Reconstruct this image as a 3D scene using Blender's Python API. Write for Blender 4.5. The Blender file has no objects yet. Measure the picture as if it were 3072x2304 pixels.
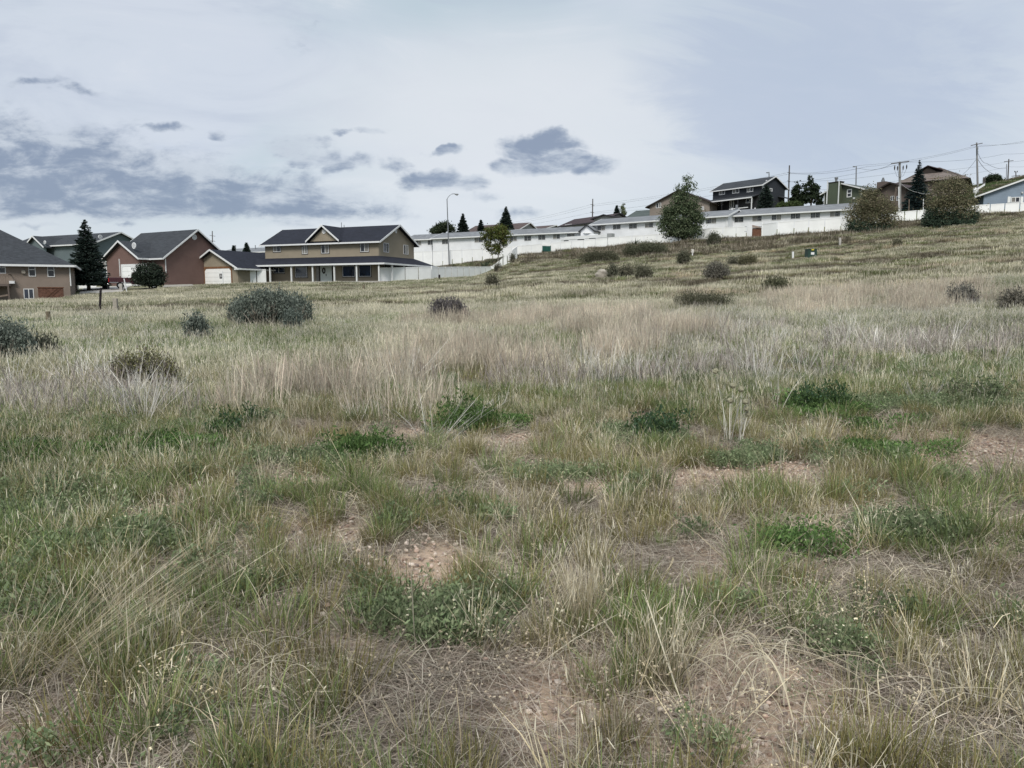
import bpy, math, random
import numpy as np
from mathutils import Vector, Matrix

random.seed(7)
RNG = np.random.default_rng(11)
SC = bpy.context.scene
COL = SC.collection

# ------------------------------------------------------------------ camera
F, CX, CY, HOR = 2250.0, 1536.0, 1152.0, 890.0
PITCH = math.atan((CY - HOR) / F)
EYE = 1.6
cam_d = bpy.data.cameras.new('camera'); cam = bpy.data.objects.new('camera', cam_d); COL.objects.link(cam)
cam_d.sensor_width = 36.0; cam_d.lens = 36.0 * F / 3072.0
cam_d.clip_start = 0.05; cam_d.clip_end = 6000
cam.location = (0, 0, EYE); cam.rotation_euler = (math.pi / 2 - PITCH, 0, 0)
SC.camera = cam

# ------------------------------------------------------------------ sun, exposure
SUN_AZ, SUN_EL = math.radians(189), math.radians(46)      # from behind the camera, to its left
sun_d = bpy.data.lights.new('sun', 'SUN'); sun = bpy.data.objects.new('sun', sun_d); COL.objects.link(sun)
sun_d.energy = 1.5; sun_d.angle = math.radians(20); sun_d.color = (1.0, 0.95, 0.88)
sdir = Vector((math.sin(SUN_AZ) * math.cos(SUN_EL), math.cos(SUN_AZ) * math.cos(SUN_EL), math.sin(SUN_EL)))
sun.rotation_euler = (-sdir).to_track_quat('-Z', 'Y').to_euler()
SC.view_settings.view_transform = 'Standard'; SC.view_settings.look = 'None'
SC.view_settings.exposure = 1.05; SC.view_settings.gamma = 1.0
SC.view_settings.use_curve_mapping = False

ST, CT = math.sin(PITCH), math.cos(PITCH)
def ray(px, py):
    dx, a = px - CX, CY - py
    return Vector((dx, F * CT + a * ST, -F * ST + a * CT))
def P(px, py, Y):
    d = ray(px, py); t = Y / d.y
    return Vector((d.x * t, Y, EYE + d.z * t))
def zat(py, Y): return P(CX, py, Y).z
def uv(px, py):
    d = ray(px, py); return d.x / d.y, d.z / d.y

# ------------------------------------------------------------------ node helper
class N:
    """tiny expression builder on a node tree"""
    def __init__(s, tree): s.t = tree; s.n = tree.nodes; s.l = tree.links
    def new(s, t, **k):
        n = s.n.new(t)
        for a, b in k.items(): setattr(n, a, b)
        return n
    def put(s, sock, v):
        if isinstance(v, bpy.types.NodeSocket): s.l.new(v, sock)
        elif v is not None: sock.default_value = v
    def m(s, op, a, b=None, c=None, clamp=False):
        n = s.new('ShaderNodeMath', operation=op, use_clamp=clamp)
        s.put(n.inputs[0], a); s.put(n.inputs[1], b)
        if c is not None: s.put(n.inputs[2], c)
        return n.outputs[0]
    def mr(s, v, a, b, c=0.0, d=1.0, smooth=True):
        n = s.new('ShaderNodeMapRange', interpolation_type='SMOOTHSTEP' if smooth else 'LINEAR')
        s.put(n.inputs['Value'], v); s.put(n.inputs[1], a); s.put(n.inputs[2], b); s.put(n.inputs[3], c); s.put(n.inputs[4], d)
        return n.outputs[0]
    def mix(s, f, a, b, blend='MIX'):
        n = s.new('ShaderNodeMix', data_type='RGBA', blend_type=blend)
        s.put(n.inputs[0], f)
        for i, v in ((6, a), (7, b)):
            if isinstance(v, tuple) and len(v) == 3: v = v + (1,)
            s.put(n.inputs[i], v)
        return n.outputs[2]
    def noise(s, vec, scale, detail=4, rough=0.55, dist=0.0, out=0):
        n = s.new('ShaderNodeTexNoise'); n.inputs['Scale'].default_value = scale
        n.inputs['Detail'].default_value = detail; n.inputs['Roughness'].default_value = rough
        n.inputs['Distortion'].default_value = dist
        if vec is not None: s.l.new(vec, n.inputs['Vector'])
        return n.outputs[out]
    def xyz(s, a, b, c):
        n = s.new('ShaderNodeCombineXYZ'); s.put(n.inputs[0], a); s.put(n.inputs[1], b); s.put(n.inputs[2], c); return n.outputs[0]

# ------------------------------------------------------------------ sky
W = bpy.data.worlds.new('World'); SC.world = W; W.use_nodes = True
W.node_tree.nodes.clear()
w = N(W.node_tree)
tc = w.new('ShaderNodeTexCoord'); sep = w.new('ShaderNodeSeparateXYZ'); w.l.new(tc.outputs['Generated'], sep.inputs[0])
dx, dy, dz = sep.outputs
nish = w.new('ShaderNodeTexSky', sky_type='NISHITA'); nish.sun_disc = False
nish.sun_elevation = SUN_EL; nish.sun_rotation = SUN_AZ; nish.altitude = 1400
front = w.mr(dy, 0.25, 0.5)
dyc = w.m('MAXIMUM', dy, 0.2)
U = w.m('DIVIDE', dx, dyc); V = w.m('DIVIDE', dz, dyc)
# high thin overcast sheet, projected on a plane overhead
zc = w.m('ADD', w.m('MAXIMUM', dz, 0.0), 0.22)
hp = w.xyz(w.m('DIVIDE', dx, zc), w.m('DIVIDE', dy, zc), 3.1)
n1 = w.noise(hp, 0.62, 5, 0.55, 0.3)
n2 = w.noise(hp, 1.5, 7, 0.62, 0.5)
veil = w.mix(w.mr(n1, 0.36, 0.62), (4.9, 5.85, 6.5), (6.1, 6.6, 7.4))
veil = w.mix(w.m('MULTIPLY', w.mr(n2, 0.5, 0.75), 0.6), veil, (4.6, 5.3, 6.7))
wisp = w.noise(w.xyz(w.m('ADD', U, w.m('MULTIPLY', V, 0.9)), w.m('MULTIPLY', V, 3.2), 4.4), 3.2, 8, 0.62, 0.9)
veil = w.mix(w.m('MULTIPLY', w.m('MULTIPLY', w.mr(wisp, 0.46, 0.68), front), 0.5), veil, (4.7, 5.25, 6.3))
veil = w.mix(w.m('MULTIPLY', w.m('MULTIPLY', w.mr(wisp, 0.3, 0.46, 1.0, 0.0), front), 0.4), veil, (7.1, 7.4, 7.9))
lowglow = w.mr(dz, 0.0, 0.22, 1.0, 0.0)
veil = w.mix(w.m('MULTIPLY', lowglow, 0.75), veil, (7.0, 7.35, 7.6))
u0, v0 = uv(1560, 380)
gl = w.m('ADD', w.m('POWER', w.m('DIVIDE', w.m('SUBTRACT', U, u0), 0.34), 2.0), w.m('POWER', w.m('DIVIDE', w.m('SUBTRACT', V, v0), 0.14), 2.0))
veil = w.mix(w.m('MULTIPLY', w.m('MULTIPLY', w.mr(gl, 0.0, 1.3, 0.7, 0.0), front), 1.0), veil, (7.5, 7.7, 8.0))
ub, vb = uv(2490, 240)
gb = w.m('ADD', w.m('POWER', w.m('DIVIDE', w.m('SUBTRACT', U, ub), 0.24), 2.0), w.m('POWER', w.m('DIVIDE', w.m('SUBTRACT', V, vb), 0.16), 2.0))
gb = w.m('ADD', gb, w.m('MULTIPLY', w.m('SUBTRACT', wisp, 0.5), 4.5))
veil = w.mix(w.m('MULTIPLY', w.mr(gb, 0.0, 1.2, 0.75, 0.0), front), veil, (4.5, 5.15, 6.4))
# lower grey cumulus: a bank low on the left and scattered scraps
cu = w.xyz(w.m('MULTIPLY', U, 1.0), w.m('MULTIPLY', V, 2.1), 0.7)
c1 = w.noise(cu, 8.0, 9, 0.62, 0.5)
c2 = w.noise(cu, 30.0, 8, 0.68, 0.5)
cn = w.m('SUBTRACT', w.m('ADD', w.m('MULTIPLY', c1, 0.75), w.m('MULTIPLY', c2, 0.25)), 0.5)
(ua, va), (uc, vc) = uv(0, 325), uv(1500, 640)
slope = (vc - va) / (uc - ua)
top = w.m('ADD', w.m('MULTIPLY', w.m('SUBTRACT', U, ua), slope), va)
top = w.m('ADD', w.m('MINIMUM', top, va + 0.02), w.m('MULTIPLY', w.m('SUBTRACT', w.noise(w.xyz(U, V, 5.0), 7.0, 5, 0.6), 0.5), 0.09))
bank = w.m('DIVIDE', w.m('SUBTRACT', top, V), 0.06)
bot = uv(600, 672)[1]
bank = w.m('MINIMUM', bank, w.m('DIVIDE', w.m('SUBTRACT', V, bot), 0.022))
bank = w.m('MINIMUM', bank, 1.35)
bank = w.m('SUBTRACT', bank, w.mr(U, uv(1180, 0)[0], uv(1650, 0)[0], 0.0, 1.8))
dens = bank
wn1 = w.noise(w.xyz(U, V, 2.2), 11.0, 4, 0.6); wn2 = w.noise(w.xyz(U, V, 7.7), 11.0, 4, 0.6)
Ue = w.m('ADD', U, w.m('MULTIPLY', w.m('SUBTRACT', wn1, 0.5), 0.11)); Ve = w.m('ADD', V, w.m('MULTIPLY', w.m('SUBTRACT', wn2, 0.5), 0.055))
for (px, py, a, b, s) in ((1640, 436, 160, 42, 1.5), (1690, 495, 215, 46, 1.6), (1570, 500, 110, 26, 1.2), (640, 405, 55, 26, 0.95), (880, 440, 120, 30, 0.9),
                          (950, 470, 90, 24, 0.8), (1035, 485, 80, 22, 0.9), (1265, 535, 90, 34, 1.25), (1390, 556, 110, 26, 0.9), (1030, 400, 55, 13, 0.9), (1140, 400, 60, 13, 0.8),
                          (1345, 450, 52, 13, 1.0), (500, 395, 60, 12, 0.7), (950, 100, 60, 44, 0.42), (235, 272, 60, 14, 0.6), (90, 250, 70, 12, 0.5), (1450, 600, 80, 22, 0.9),
                          (1180, 495, 60, 20, 0.8), (110, 682, 90, 12, 0.8), (400, 676, 60, 9, 0.6), (1560, 640, 120, 18, 0.7)):
    eu, ev = uv(px, py); a, b = (a * 1.25, b * 1.2) if px < 1420 else (a, b)
    r = w.m('ADD', w.m('POWER', w.m('DIVIDE', w.m('SUBTRACT', Ue, eu), a / F), 2.0), w.m('POWER', w.m('DIVIDE', w.m('SUBTRACT', Ve, ev), b / F), 2.0))
    e = w.m('SUBTRACT', s * 0.7, w.m('MULTIPLY', r, 0.8 * s))
    dens = w.m('MAXIMUM', dens, e)
dens = w.m('ADD', w.m('MULTIPLY', dens, 1.05), w.m('MULTIPLY', cn, 3.2))
alpha = w.m('MULTIPLY', w.mr(dens, -0.05, 0.8), front)
body = w.mr(w.m('ADD', w.m('MULTIPLY', dens, 0.6), w.m('MULTIPLY', w.m('SUBTRACT', w.noise(w.xyz(U, w.m('MULTIPLY', V, 2.6), 9.0), 13.0, 7, 0.62, 0.3), 0.45), 4.2)), 0.0, 1.15)
ccol = w.mix(body, (5.3, 5.8, 6.5), (2.2, 2.75, 3.8))
veil = w.mix(w.m('MULTIPLY', alpha, 0.92), veil, ccol)
sky = w.mix(0.93, nish.outputs[0], veil)
# below the horizon: dull ground bounce
sky = w.mix(w.mr(dz, -0.08, -0.01, 1.0, 0.0), sky, (1.2, 1.2, 1.0))
lum = w.mr(dz, 0.45, 1.0, 0.53, 0.85)
sky = w.mix(1.0, sky, w.xyz(lum, lum, lum), 'MULTIPLY')
bg = w.new('ShaderNodeBackground'); w.l.new(sky, bg.inputs[0]); bg.inputs[1].default_value = 0.1
wo = w.new('ShaderNodeOutputWorld'); w.l.new(bg.outputs[0], wo.inputs[0])

# ------------------------------------------------------------------ materials
MATS = {}
def mat(name, col, rough=0.8, spec=0.2, var=0.12, scale=3.0, bump=0.0, metal=0.0, col2=None, bscale=None, stretch=None):
    if name in MATS: return MATS[name]
    m = bpy.data.materials.new(name); m.use_nodes = True; m.node_tree.nodes.clear(); q = N(m.node_tree)
    geo = q.new('ShaderNodeNewGeometry'); pos = geo.outputs['Position']
    if stretch:
        mp = q.new('ShaderNodeMapping'); mp.inputs['Scale'].default_value = stretch; q.l.new(pos, mp.inputs[0]); pos = mp.outputs[0]
    n = q.noise(pos, scale, 5, 0.6)
    c2 = col2 or tuple(max(0, x * (1 - 2.2 * var)) for x in col)
    c = q.mix(q.mr(n, 0.3, 0.7), tuple(col), tuple(c2))
    b = q.new('ShaderNodeBsdfPrincipled'); q.l.new(c, b.inputs['Base Color'])
    b.inputs['Roughness'].default_value = rough; b.inputs['Specular IOR Level'].default_value = spec; b.inputs['Metallic'].default_value = metal
    if bump:
        bp = q.new('ShaderNodeBump'); bp.inputs['Strength'].default_value = bump; bp.inputs['Distance'].default_value = 0.03
        q.l.new(q.noise(pos, bscale or scale * 6, 4), bp.inputs['Height']); q.l.new(bp.outputs[0], b.inputs['Normal'])
    o = q.new('ShaderNodeOutputMaterial'); q.l.new(b.outputs[0], o.inputs[0]); MATS[name] = m
    return m
def lap_siding(name, col, pitch=0.2):
    if name in MATS: return MATS[name]
    m = mat(name, col, 0.7, 0.25, 0.06, 0.6); q = N(m.node_tree)
    b = [n for n in m.node_tree.nodes if n.type == 'BSDF_PRINCIPLED'][0]
    geo = q.new('ShaderNodeNewGeometry'); sp = q.new('ShaderNodeSeparateXYZ'); q.l.new(geo.outputs['Position'], sp.inputs[0])
    f = q.m('FRACT', q.m('DIVIDE', sp.outputs[2], pitch))
    bp = q.new('ShaderNodeBump'); bp.inputs['Strength'].default_value = 0.6; bp.inputs['Distance'].default_value = 0.02
    bp.invert = True; q.l.new(f, bp.inputs['Height']); q.l.new(bp.outputs[0], b.inputs['Normal'])
    return m
def shingle(name, col):
    if name in MATS: return MATS[name]
    m = bpy.data.materials.new(name); m.use_nodes = True; m.node_tree.nodes.clear(); q = N(m.node_tree)
    geo = q.new('ShaderNodeNewGeometry'); sp = q.new('ShaderNodeSeparateXYZ'); q.l.new(geo.outputs['Position'], sp.inputs[0])
    row = q.m('FLOOR', q.m('DIVIDE', sp.outputs[2], 0.075))
    a = q.m('ADD', sp.outputs[0], q.m('MULTIPLY', sp.outputs[1], 0.6))
    tab = q.m('FLOOR', q.m('ADD', q.m('DIVIDE', a, 0.33), q.m('MULTIPLY', row, 0.5)))
    wn = q.new('ShaderNodeTexWhiteNoise'); q.l.new(q.xyz(tab, row, 0.0), wn.inputs[0])
    big = q.noise(geo.outputs['Position'], 0.35, 3)
    v = q.m('ADD', q.m('MULTIPLY', wn.outputs[0], 0.4), q.m('ADD', q.m('MULTIPLY', big, 0.5), 0.55))
    mul = q.mix(1.0, tuple(col), q.xyz(v, v, v), 'MULTIPLY')
    b = q.new('ShaderNodeBsdfPrincipled'); q.l.new(mul, b.inputs['Base Color']); b.inputs['Roughness'].default_value = 0.9
    b.inputs['Specular IOR Level'].default_value = 0.25
    bp = q.new('ShaderNodeBump'); bp.inputs['Strength'].default_value = 0.5; bp.inputs['Distance'].default_value = 0.02
    q.l.new(wn.outputs[0], bp.inputs['Height']); q.l.new(bp.outputs[0], b.inputs['Normal'])
    o = q.new('ShaderNodeOutputMaterial'); q.l.new(b.outputs[0], o.inputs[0]); MATS[name] = m
    return m
def leafmat(name, gain=1.0, transl=0.25, jitter=0.25):
    """reads the colour attribute 'col'; random brightness per scattered clump"""
    if name in MATS: return MATS[name]
    m = bpy.data.materials.new(name); m.use_nodes = True; m.node_tree.nodes.clear(); q = N(m.node_tree)
    at = q.new('ShaderNodeAttribute', attribute_name='col')
    oi = q.new('ShaderNodeObjectInfo')
    geo = q.new('ShaderNodeNewGeometry')
    big = q.noise(geo.outputs['Position'], 0.22, 3)
    v = q.m('MULTIPLY', q.mr(oi.outputs['Random'], 0, 1, gain * (1 - jitter), gain * (1 + jitter), False), q.mr(big, 0.25, 0.75, 0.82, 1.18))
    c = q.mix(1.0, at.outputs['Color'], q.xyz(v, v, v), 'MULTIPLY')
    d = q.new('ShaderNodeBsdfDiffuse'); q.l.new(c, d.inputs[0])
    t = q.new('ShaderNodeBsdfTranslucent'); q.l.new(c, t.inputs[0])
    mx = q.new('ShaderNodeMixShader'); mx.inputs[0].default_value = transl
    q.l.new(d.outputs[0], mx.inputs[1]); q.l.new(t.outputs[0], mx.inputs[2])
    o = q.new('ShaderNodeOutputMaterial'); q.l.new(mx.outputs[0], o.inputs[0]); MATS[name] = m
    return m

WHITE = mat('white_vinyl', (0.8, 0.81, 0.8), 0.5, 0.3, 0.04, 0.8)
TRIM = mat('white_trim', (0.66, 0.67, 0.67), 0.5, 0.3, 0.04, 1.0)
GLASS = mat('window_glass', (0.03, 0.034, 0.042), 0.12, 0.4, 0.3, 0.8)
GLASSC = mat('window_glass_curtain', (0.22, 0.21, 0.19), 0.2, 0.4, 0.2, 1.5)
GLASSB = mat('window_glass_blue', (0.02, 0.035, 0.07), 0.08, 0.7, 0.3, 0.8)
TAN = mat('tan_stucco', (0.27, 0.235, 0.18), 0.9, 0.1, 0.05, 0.8, 0.15)
BROWNW = mat('brown_stucco', (0.225, 0.185, 0.155), 0.9, 0.1, 0.05, 0.8, 0.15)
REDW = mat('red_stucco', (0.16, 0.105, 0.092), 0.9, 0.1, 0.05, 0.8, 0.15)
TEAL = mat('teal_stucco', (0.12, 0.15, 0.158), 0.9, 0.1, 0.05, 0.8)
DGREY = lap_siding('dark_slate_siding', (0.03, 0.034, 0.041))
GREENW = lap_siding('green_siding', (0.072, 0.088, 0.06))
BLUEW = lap_siding('blue_siding', (0.2, 0.25, 0.31), 0.25)
WSIDE = lap_siding('white_siding', (0.72, 0.735, 0.76))
HTAN = mat('taupe_siding', (0.22, 0.19, 0.165), 0.85, 0.1, 0.05, 0.8)
HBROWN = mat('brown_siding', (0.13, 0.105, 0.092), 0.85, 0.1, 0.05, 0.8)
HGREYW = mat('grey_siding', (0.3, 0.31, 0.31), 0.85, 0.1, 0.05, 0.8)
WOODW = mat('weathered_wood', (0.24, 0.19, 0.155), 0.9, 0.1, 0.2, 5, stretch=(4, 4, 0.6))
WOOD = mat('old_post_wood', (0.2, 0.17, 0.12), 0.95, 0.1, 0.2, 9, 0.4, stretch=(5, 5, 1))
WOODR = mat('red_brown_wood', (0.17, 0.085, 0.055), 0.85, 0.15, 0.2, 5, stretch=(4, 4, 0.6))
DARKROOF = shingle('navy_shingles', (0.016, 0.018, 0.027))
GREYROOF = shingle('charcoal_shingles', (0.038, 0.042, 0.048))
LGREYROOF = shingle('light_grey_shingles', (0.17, 0.178, 0.188))
BROWNROOF = shingle('brown_shingles', (0.085, 0.064, 0.06))
PURPROOF = shingle('dark_brown_shingles', (0.05, 0.036, 0.038))
TANROOF = shingle('tan_shingles', (0.16, 0.135, 0.12))
GRNROOF = shingle('green_grey_shingles', (0.07, 0.085, 0.08))
BLACK = mat('black_paint', (0.02, 0.02, 0.022), 0.5, 0.4)
DTRIM = mat('dark_brown_trim', (0.035, 0.028, 0.024), 0.7, 0.2)
BTRIM = mat('brown_trim', (0.2, 0.105, 0.055), 0.7, 0.2)
CONC = mat('concrete', (0.42, 0.4, 0.37), 0.9, 0.1, 0.12, 2.0, 0.2)
STEEL = mat('galvanised_steel', (0.2, 0.21, 0.22), 0.55, 0.4, 0.1, 4, metal=0.3)
RUST = mat('rusty_steel', (0.035, 0.028, 0.03), 0.85, 0.2, 0.3, 9)
POLE = mat('utility_pole_wood', (0.11, 0.1, 0.095), 0.9, 0.1, 0.15, 5, stretch=(4, 4, 0.5))
POLEG = mat('grey_pole_wood', (0.26, 0.26, 0.255), 0.9, 0.1, 0.15, 5, stretch=(4, 4, 0.5))
WIRE = mat('wire', (0.12, 0.125, 0.13), 0.7, 0.2)
MINT = mat('pale_door_paint', (0.55, 0.6, 0.57), 0.5, 0.3, 0.05)
GPAINT = mat('dark_green_enamel', (0.018, 0.05, 0.038), 0.5, 0.4, 0.15, 2)
TARP = mat('green_tarp', (0.01, 0.08, 0.065), 0.6, 0.3, 0.2, 2)
YELLOW = mat('yellow_label', (0.6, 0.5, 0.05), 0.6)
ROCK = mat('pale_rock', (0.36, 0.33, 0.28), 0.95, 0.1, 0.15, 4, 0.6)
ROCKW = mat('white_rock', (0.62, 0.6, 0.55), 0.95, 0.1, 0.12, 8, 0.6)
BARK = mat('bark', (0.1, 0.08, 0.065), 0.95, 0.1, 0.2, 10, 0.5)
BARKP = mat('pale_bark', (0.28, 0.26, 0.22), 0.95, 0.1, 0.2, 10, 0.4)
MAROON = mat('maroon_car_paint', (0.045, 0.006, 0.010), 0.25, 0.5, 0.1, 1)
DKPAINT = mat('dark_car_paint', (0.02, 0.024, 0.034), 0.25, 0.5, 0.1, 1)
CHROME = mat('chrome', (0.6, 0.6, 0.6), 0.2, 0.5, 0.05, 1, metal=0.9)
TYRE = mat('tyre_rubber', (0.018, 0.018, 0.018), 0.9, 0.1)
TAILR = mat('tail_light_red', (0.45, 0.015, 0.02), 0.3, 0.5)
LENS = mat('lamp_lens', (0.55, 0.56, 0.55), 0.3, 0.5)
BRICK = mat('red_brown_block', (0.14, 0.075, 0.055), 0.9, 0.1, 0.2, 4)
LEAF = leafmat('leaf', 1.0, 0.25, 0.08)
GRASS = leafmat('grass_blade', 1.28, 0.28, 0.3)

# ------------------------------------------------------------------ object helpers
class MB:
    def __init__(s): s.v = []; s.f = []
    def hexa(s, p):        # 8 points: bottom 4, top 4
        b = len(s.v); s.v += [tuple(x) for x in p]
        s.f += [(b, b + 3, b + 2, b + 1), (b + 4, b + 5, b + 6, b + 7)] + [(b + i, b + (i + 1) % 4, b + 4 + (i + 1) % 4, b + 4 + i) for i in range(4)]
    def box(s, x0, x1, y0, y1, z0, z1):
        s.hexa([(x0, y0, z0), (x1, y0, z0), (x1, y1, z0), (x0, y1, z0), (x0, y0, z1), (x1, y0, z1), (x1, y1, z1), (x0, y1, z1)])
    def slab(s, pts, t):   # polygon extruded straight down
        n = len(pts); b = len(s.v); s.v += [tuple(p) for p in pts] + [(p[0], p[1], p[2] - t) for p in pts]
        s.f.append(tuple(b + i for i in range(n))); s.f.append(tuple(b + n + i for i in reversed(range(n))))
        for i in range(n): j = (i + 1) % n; s.f.append((b + i, b + n + i, b + n + j, b + j))
    def beam(s, p, q, wd, h, drop=0.0):
        p, q = Vector(p), Vector(q); d = (q - p); hd = Vector((d.x, d.y, 0))
        side = Vector((hd.y, -hd.x, 0)).normalized() * (wd / 2) if hd.length > 1e-4 else Vector((wd / 2, 0, 0))
        if hd.length > 1e-4:
            up = Vector((0, 0, h)); dn = Vector((0, 0, drop))
            s.hexa([p - side - dn, q - side - dn, q + side - dn, p + side - dn, p - side - dn + up, q - side - dn + up, q + side - dn + up, p + side - dn + up])
        else:
            a = Vector((0, h / 2, 0))
            s.hexa([p - side - a, p + side - a, p + side + a, p - side + a, q - side - a, q + side - a, q + side + a, q - side + a])
    def tube(s, pts, rad, n=6, cap=True):
        pts = [Vector(p) for p in pts]; rings = []
        for i, p in enumerate(pts):
            d = (pts[min(i + 1, len(pts) - 1)] - pts[max(i - 1, 0)]).normalized()
            a = d.orthogonal().normalized(); c = d.cross(a)
            r = rad[i] if isinstance(rad, (list, tuple)) else rad
            b = len(s.v); rings.append(b)
            for k in range(n):
                t = 2 * math.pi * k / n; s.v.append(tuple(p + a * (r * math.cos(t)) + c * (r * math.sin(t))))
        for i in range(len(rings) - 1):
            A, B = rings[i], rings[i + 1]
            # align ring starts
            off = min(range(n), key=lambda k: (Vector(s.v[A]) - Vector(s.v[B + k])).length)
            for k in range(n): s.f.append((A + k, A + (k + 1) % n, B + (k + 1 + off) % n, B + (k + off) % n))
        if cap: s.f.append(tuple(rings[0] + k for k in reversed(range(n)))); s.f.append(tuple(rings[-1] + k for k in range(n)))
    def blob(s, c, r, seed=0, seg=10, rings=6, noise=0.15):
        rr = random.Random(seed); b = len(s.v); s.v.append((c[0], c[1], c[2] + r[2]))
        for i in range(1, rings):
            ph = math.pi * i / rings
            for k in range(seg):
                t = 2 * math.pi * k / seg; q = 1 + rr.uniform(-noise, noise)
                s.v.append((c[0] + r[0] * q * math.sin(ph) * math.cos(t), c[1] + r[1] * q * math.sin(ph) * math.sin(t), c[2] + r[2] * q * math.cos(ph)))
        s.v.append((c[0], c[1], c[2] - r[2])); e = len(s.v) - 1
        for k in range(seg): s.f.append((b, b + 1 + k, b + 1 + (k + 1) % seg)); s.f.append((e, b + 1 + (rings - 2) * seg + (k + 1) % seg, b + 1 + (rings - 2) * seg + k))
        for i in range(rings - 2):
            for k in range(seg):
                A = b + 1 + i * seg; B = A + seg; s.f.append((A + k, B + k, B + (k + 1) % seg, A + (k + 1) % seg))
    def build(s, name, m, parent=None, bevel=0.0, label=None, smooth=False):
        me = bpy.data.meshes.new(name); me.from_pydata(s.v, [], s.f); me.update(); me.materials.append(m)
        if smooth:
            for p in me.polygons: p.use_smooth = True
        o = bpy.data.objects.new(name, me); COL.objects.link(o)
        if parent is not None:
            o.parent = parent; o.matrix_parent_inverse = Matrix.Translation(-abs_loc(parent))
        if bevel:
            b = o.modifiers.new('bevel', 'BEVEL'); b.width = bevel; b.segments = 2; b.limit_method = 'ANGLE'
        if label: o['label'] = label
        return o
def abs_loc(o):
    v = Vector(o.location)
    # parents of parents carry an inverse, so world location of mesh children is zero-based
    if o.type != 'EMPTY': return Vector((0, 0, 0))
    return v
def empty(name, loc, label, cat, group=None):
    o = bpy.data.objects.new(name, None); COL.objects.link(o); o.location = loc; o.empty_display_size = 0.3
    o['label'] = label; o['category'] = cat
    if group: o['group'] = group
    return o
def tag(o, label, cat, group=None, kind=None):
    if label: o['label'] = label
    if cat: o['category'] = cat
    if group: o['group'] = group
    if kind: o['kind'] = kind
    return o
def mesh_np(name, V, Q, colr, m, parent=None, link=True):
    V = np.asarray(V, np.float32); Q = np.asarray(Q, np.int32); k = Q.shape[1]
    me = bpy.data.meshes.new(name); me.vertices.add(len(V)); me.vertices.foreach_set('co', V.ravel())
    me.loops.add(Q.size); me.loops.foreach_set('vertex_index', Q.ravel())
    me.polygons.add(len(Q)); me.polygons.foreach_set('loop_start', np.arange(0, Q.size, k, dtype=np.int32))
    me.polygons.foreach_set('loop_total', np.full(len(Q), k, np.int32))
    if colr is not None:
        a = me.attributes.new('col', 'FLOAT_COLOR', 'POINT'); c = np.ones((len(V), 4), np.float32); c[:, :3] = colr; a.data.foreach_set('color', c.ravel())
    me.update(calc_edges=True); me.materials.append(m)
    o = bpy.data.objects.new(name, me)
    if link: COL.objects.link(o)
    if parent is not None: o.parent = parent; o.matrix_parent_inverse = Matrix.Translation(-abs_loc(parent))
    return o

# ------------------------------------------------------------------ numeric noise
def vnoise(x, y, seed=0):
    xi = np.floor(x).astype(np.int64); yi = np.floor(y).astype(np.int64); xf = x - xi; yf = y - yi
    def h(a, b):
        n = (a * 374761393 + b * 668265263 + seed * 982451653) & 0x7fffffff
        n = ((n ^ (n >> 13)) * 1274126177) & 0x7fffffff
        return ((n ^ (n >> 16)) & 0xffff) / 65535.0
    u = xf * xf * (3 - 2 * xf); v = yf * yf * (3 - 2 * yf)
    return (h(xi, yi) * (1 - u) + h(xi + 1, yi) * u) * (1 - v) + (h(xi, yi + 1) * (1 - u) + h(xi + 1, yi + 1) * u) * v
def fbm(x, y, seed=0, o=4):
    t = 0; a = 0.5; s = 0
    for i in range(o): t = t + a * vnoise(x * 2 ** i, y * 2 ** i, seed + i); s += a; a *= 0.55
    return t / s

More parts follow.
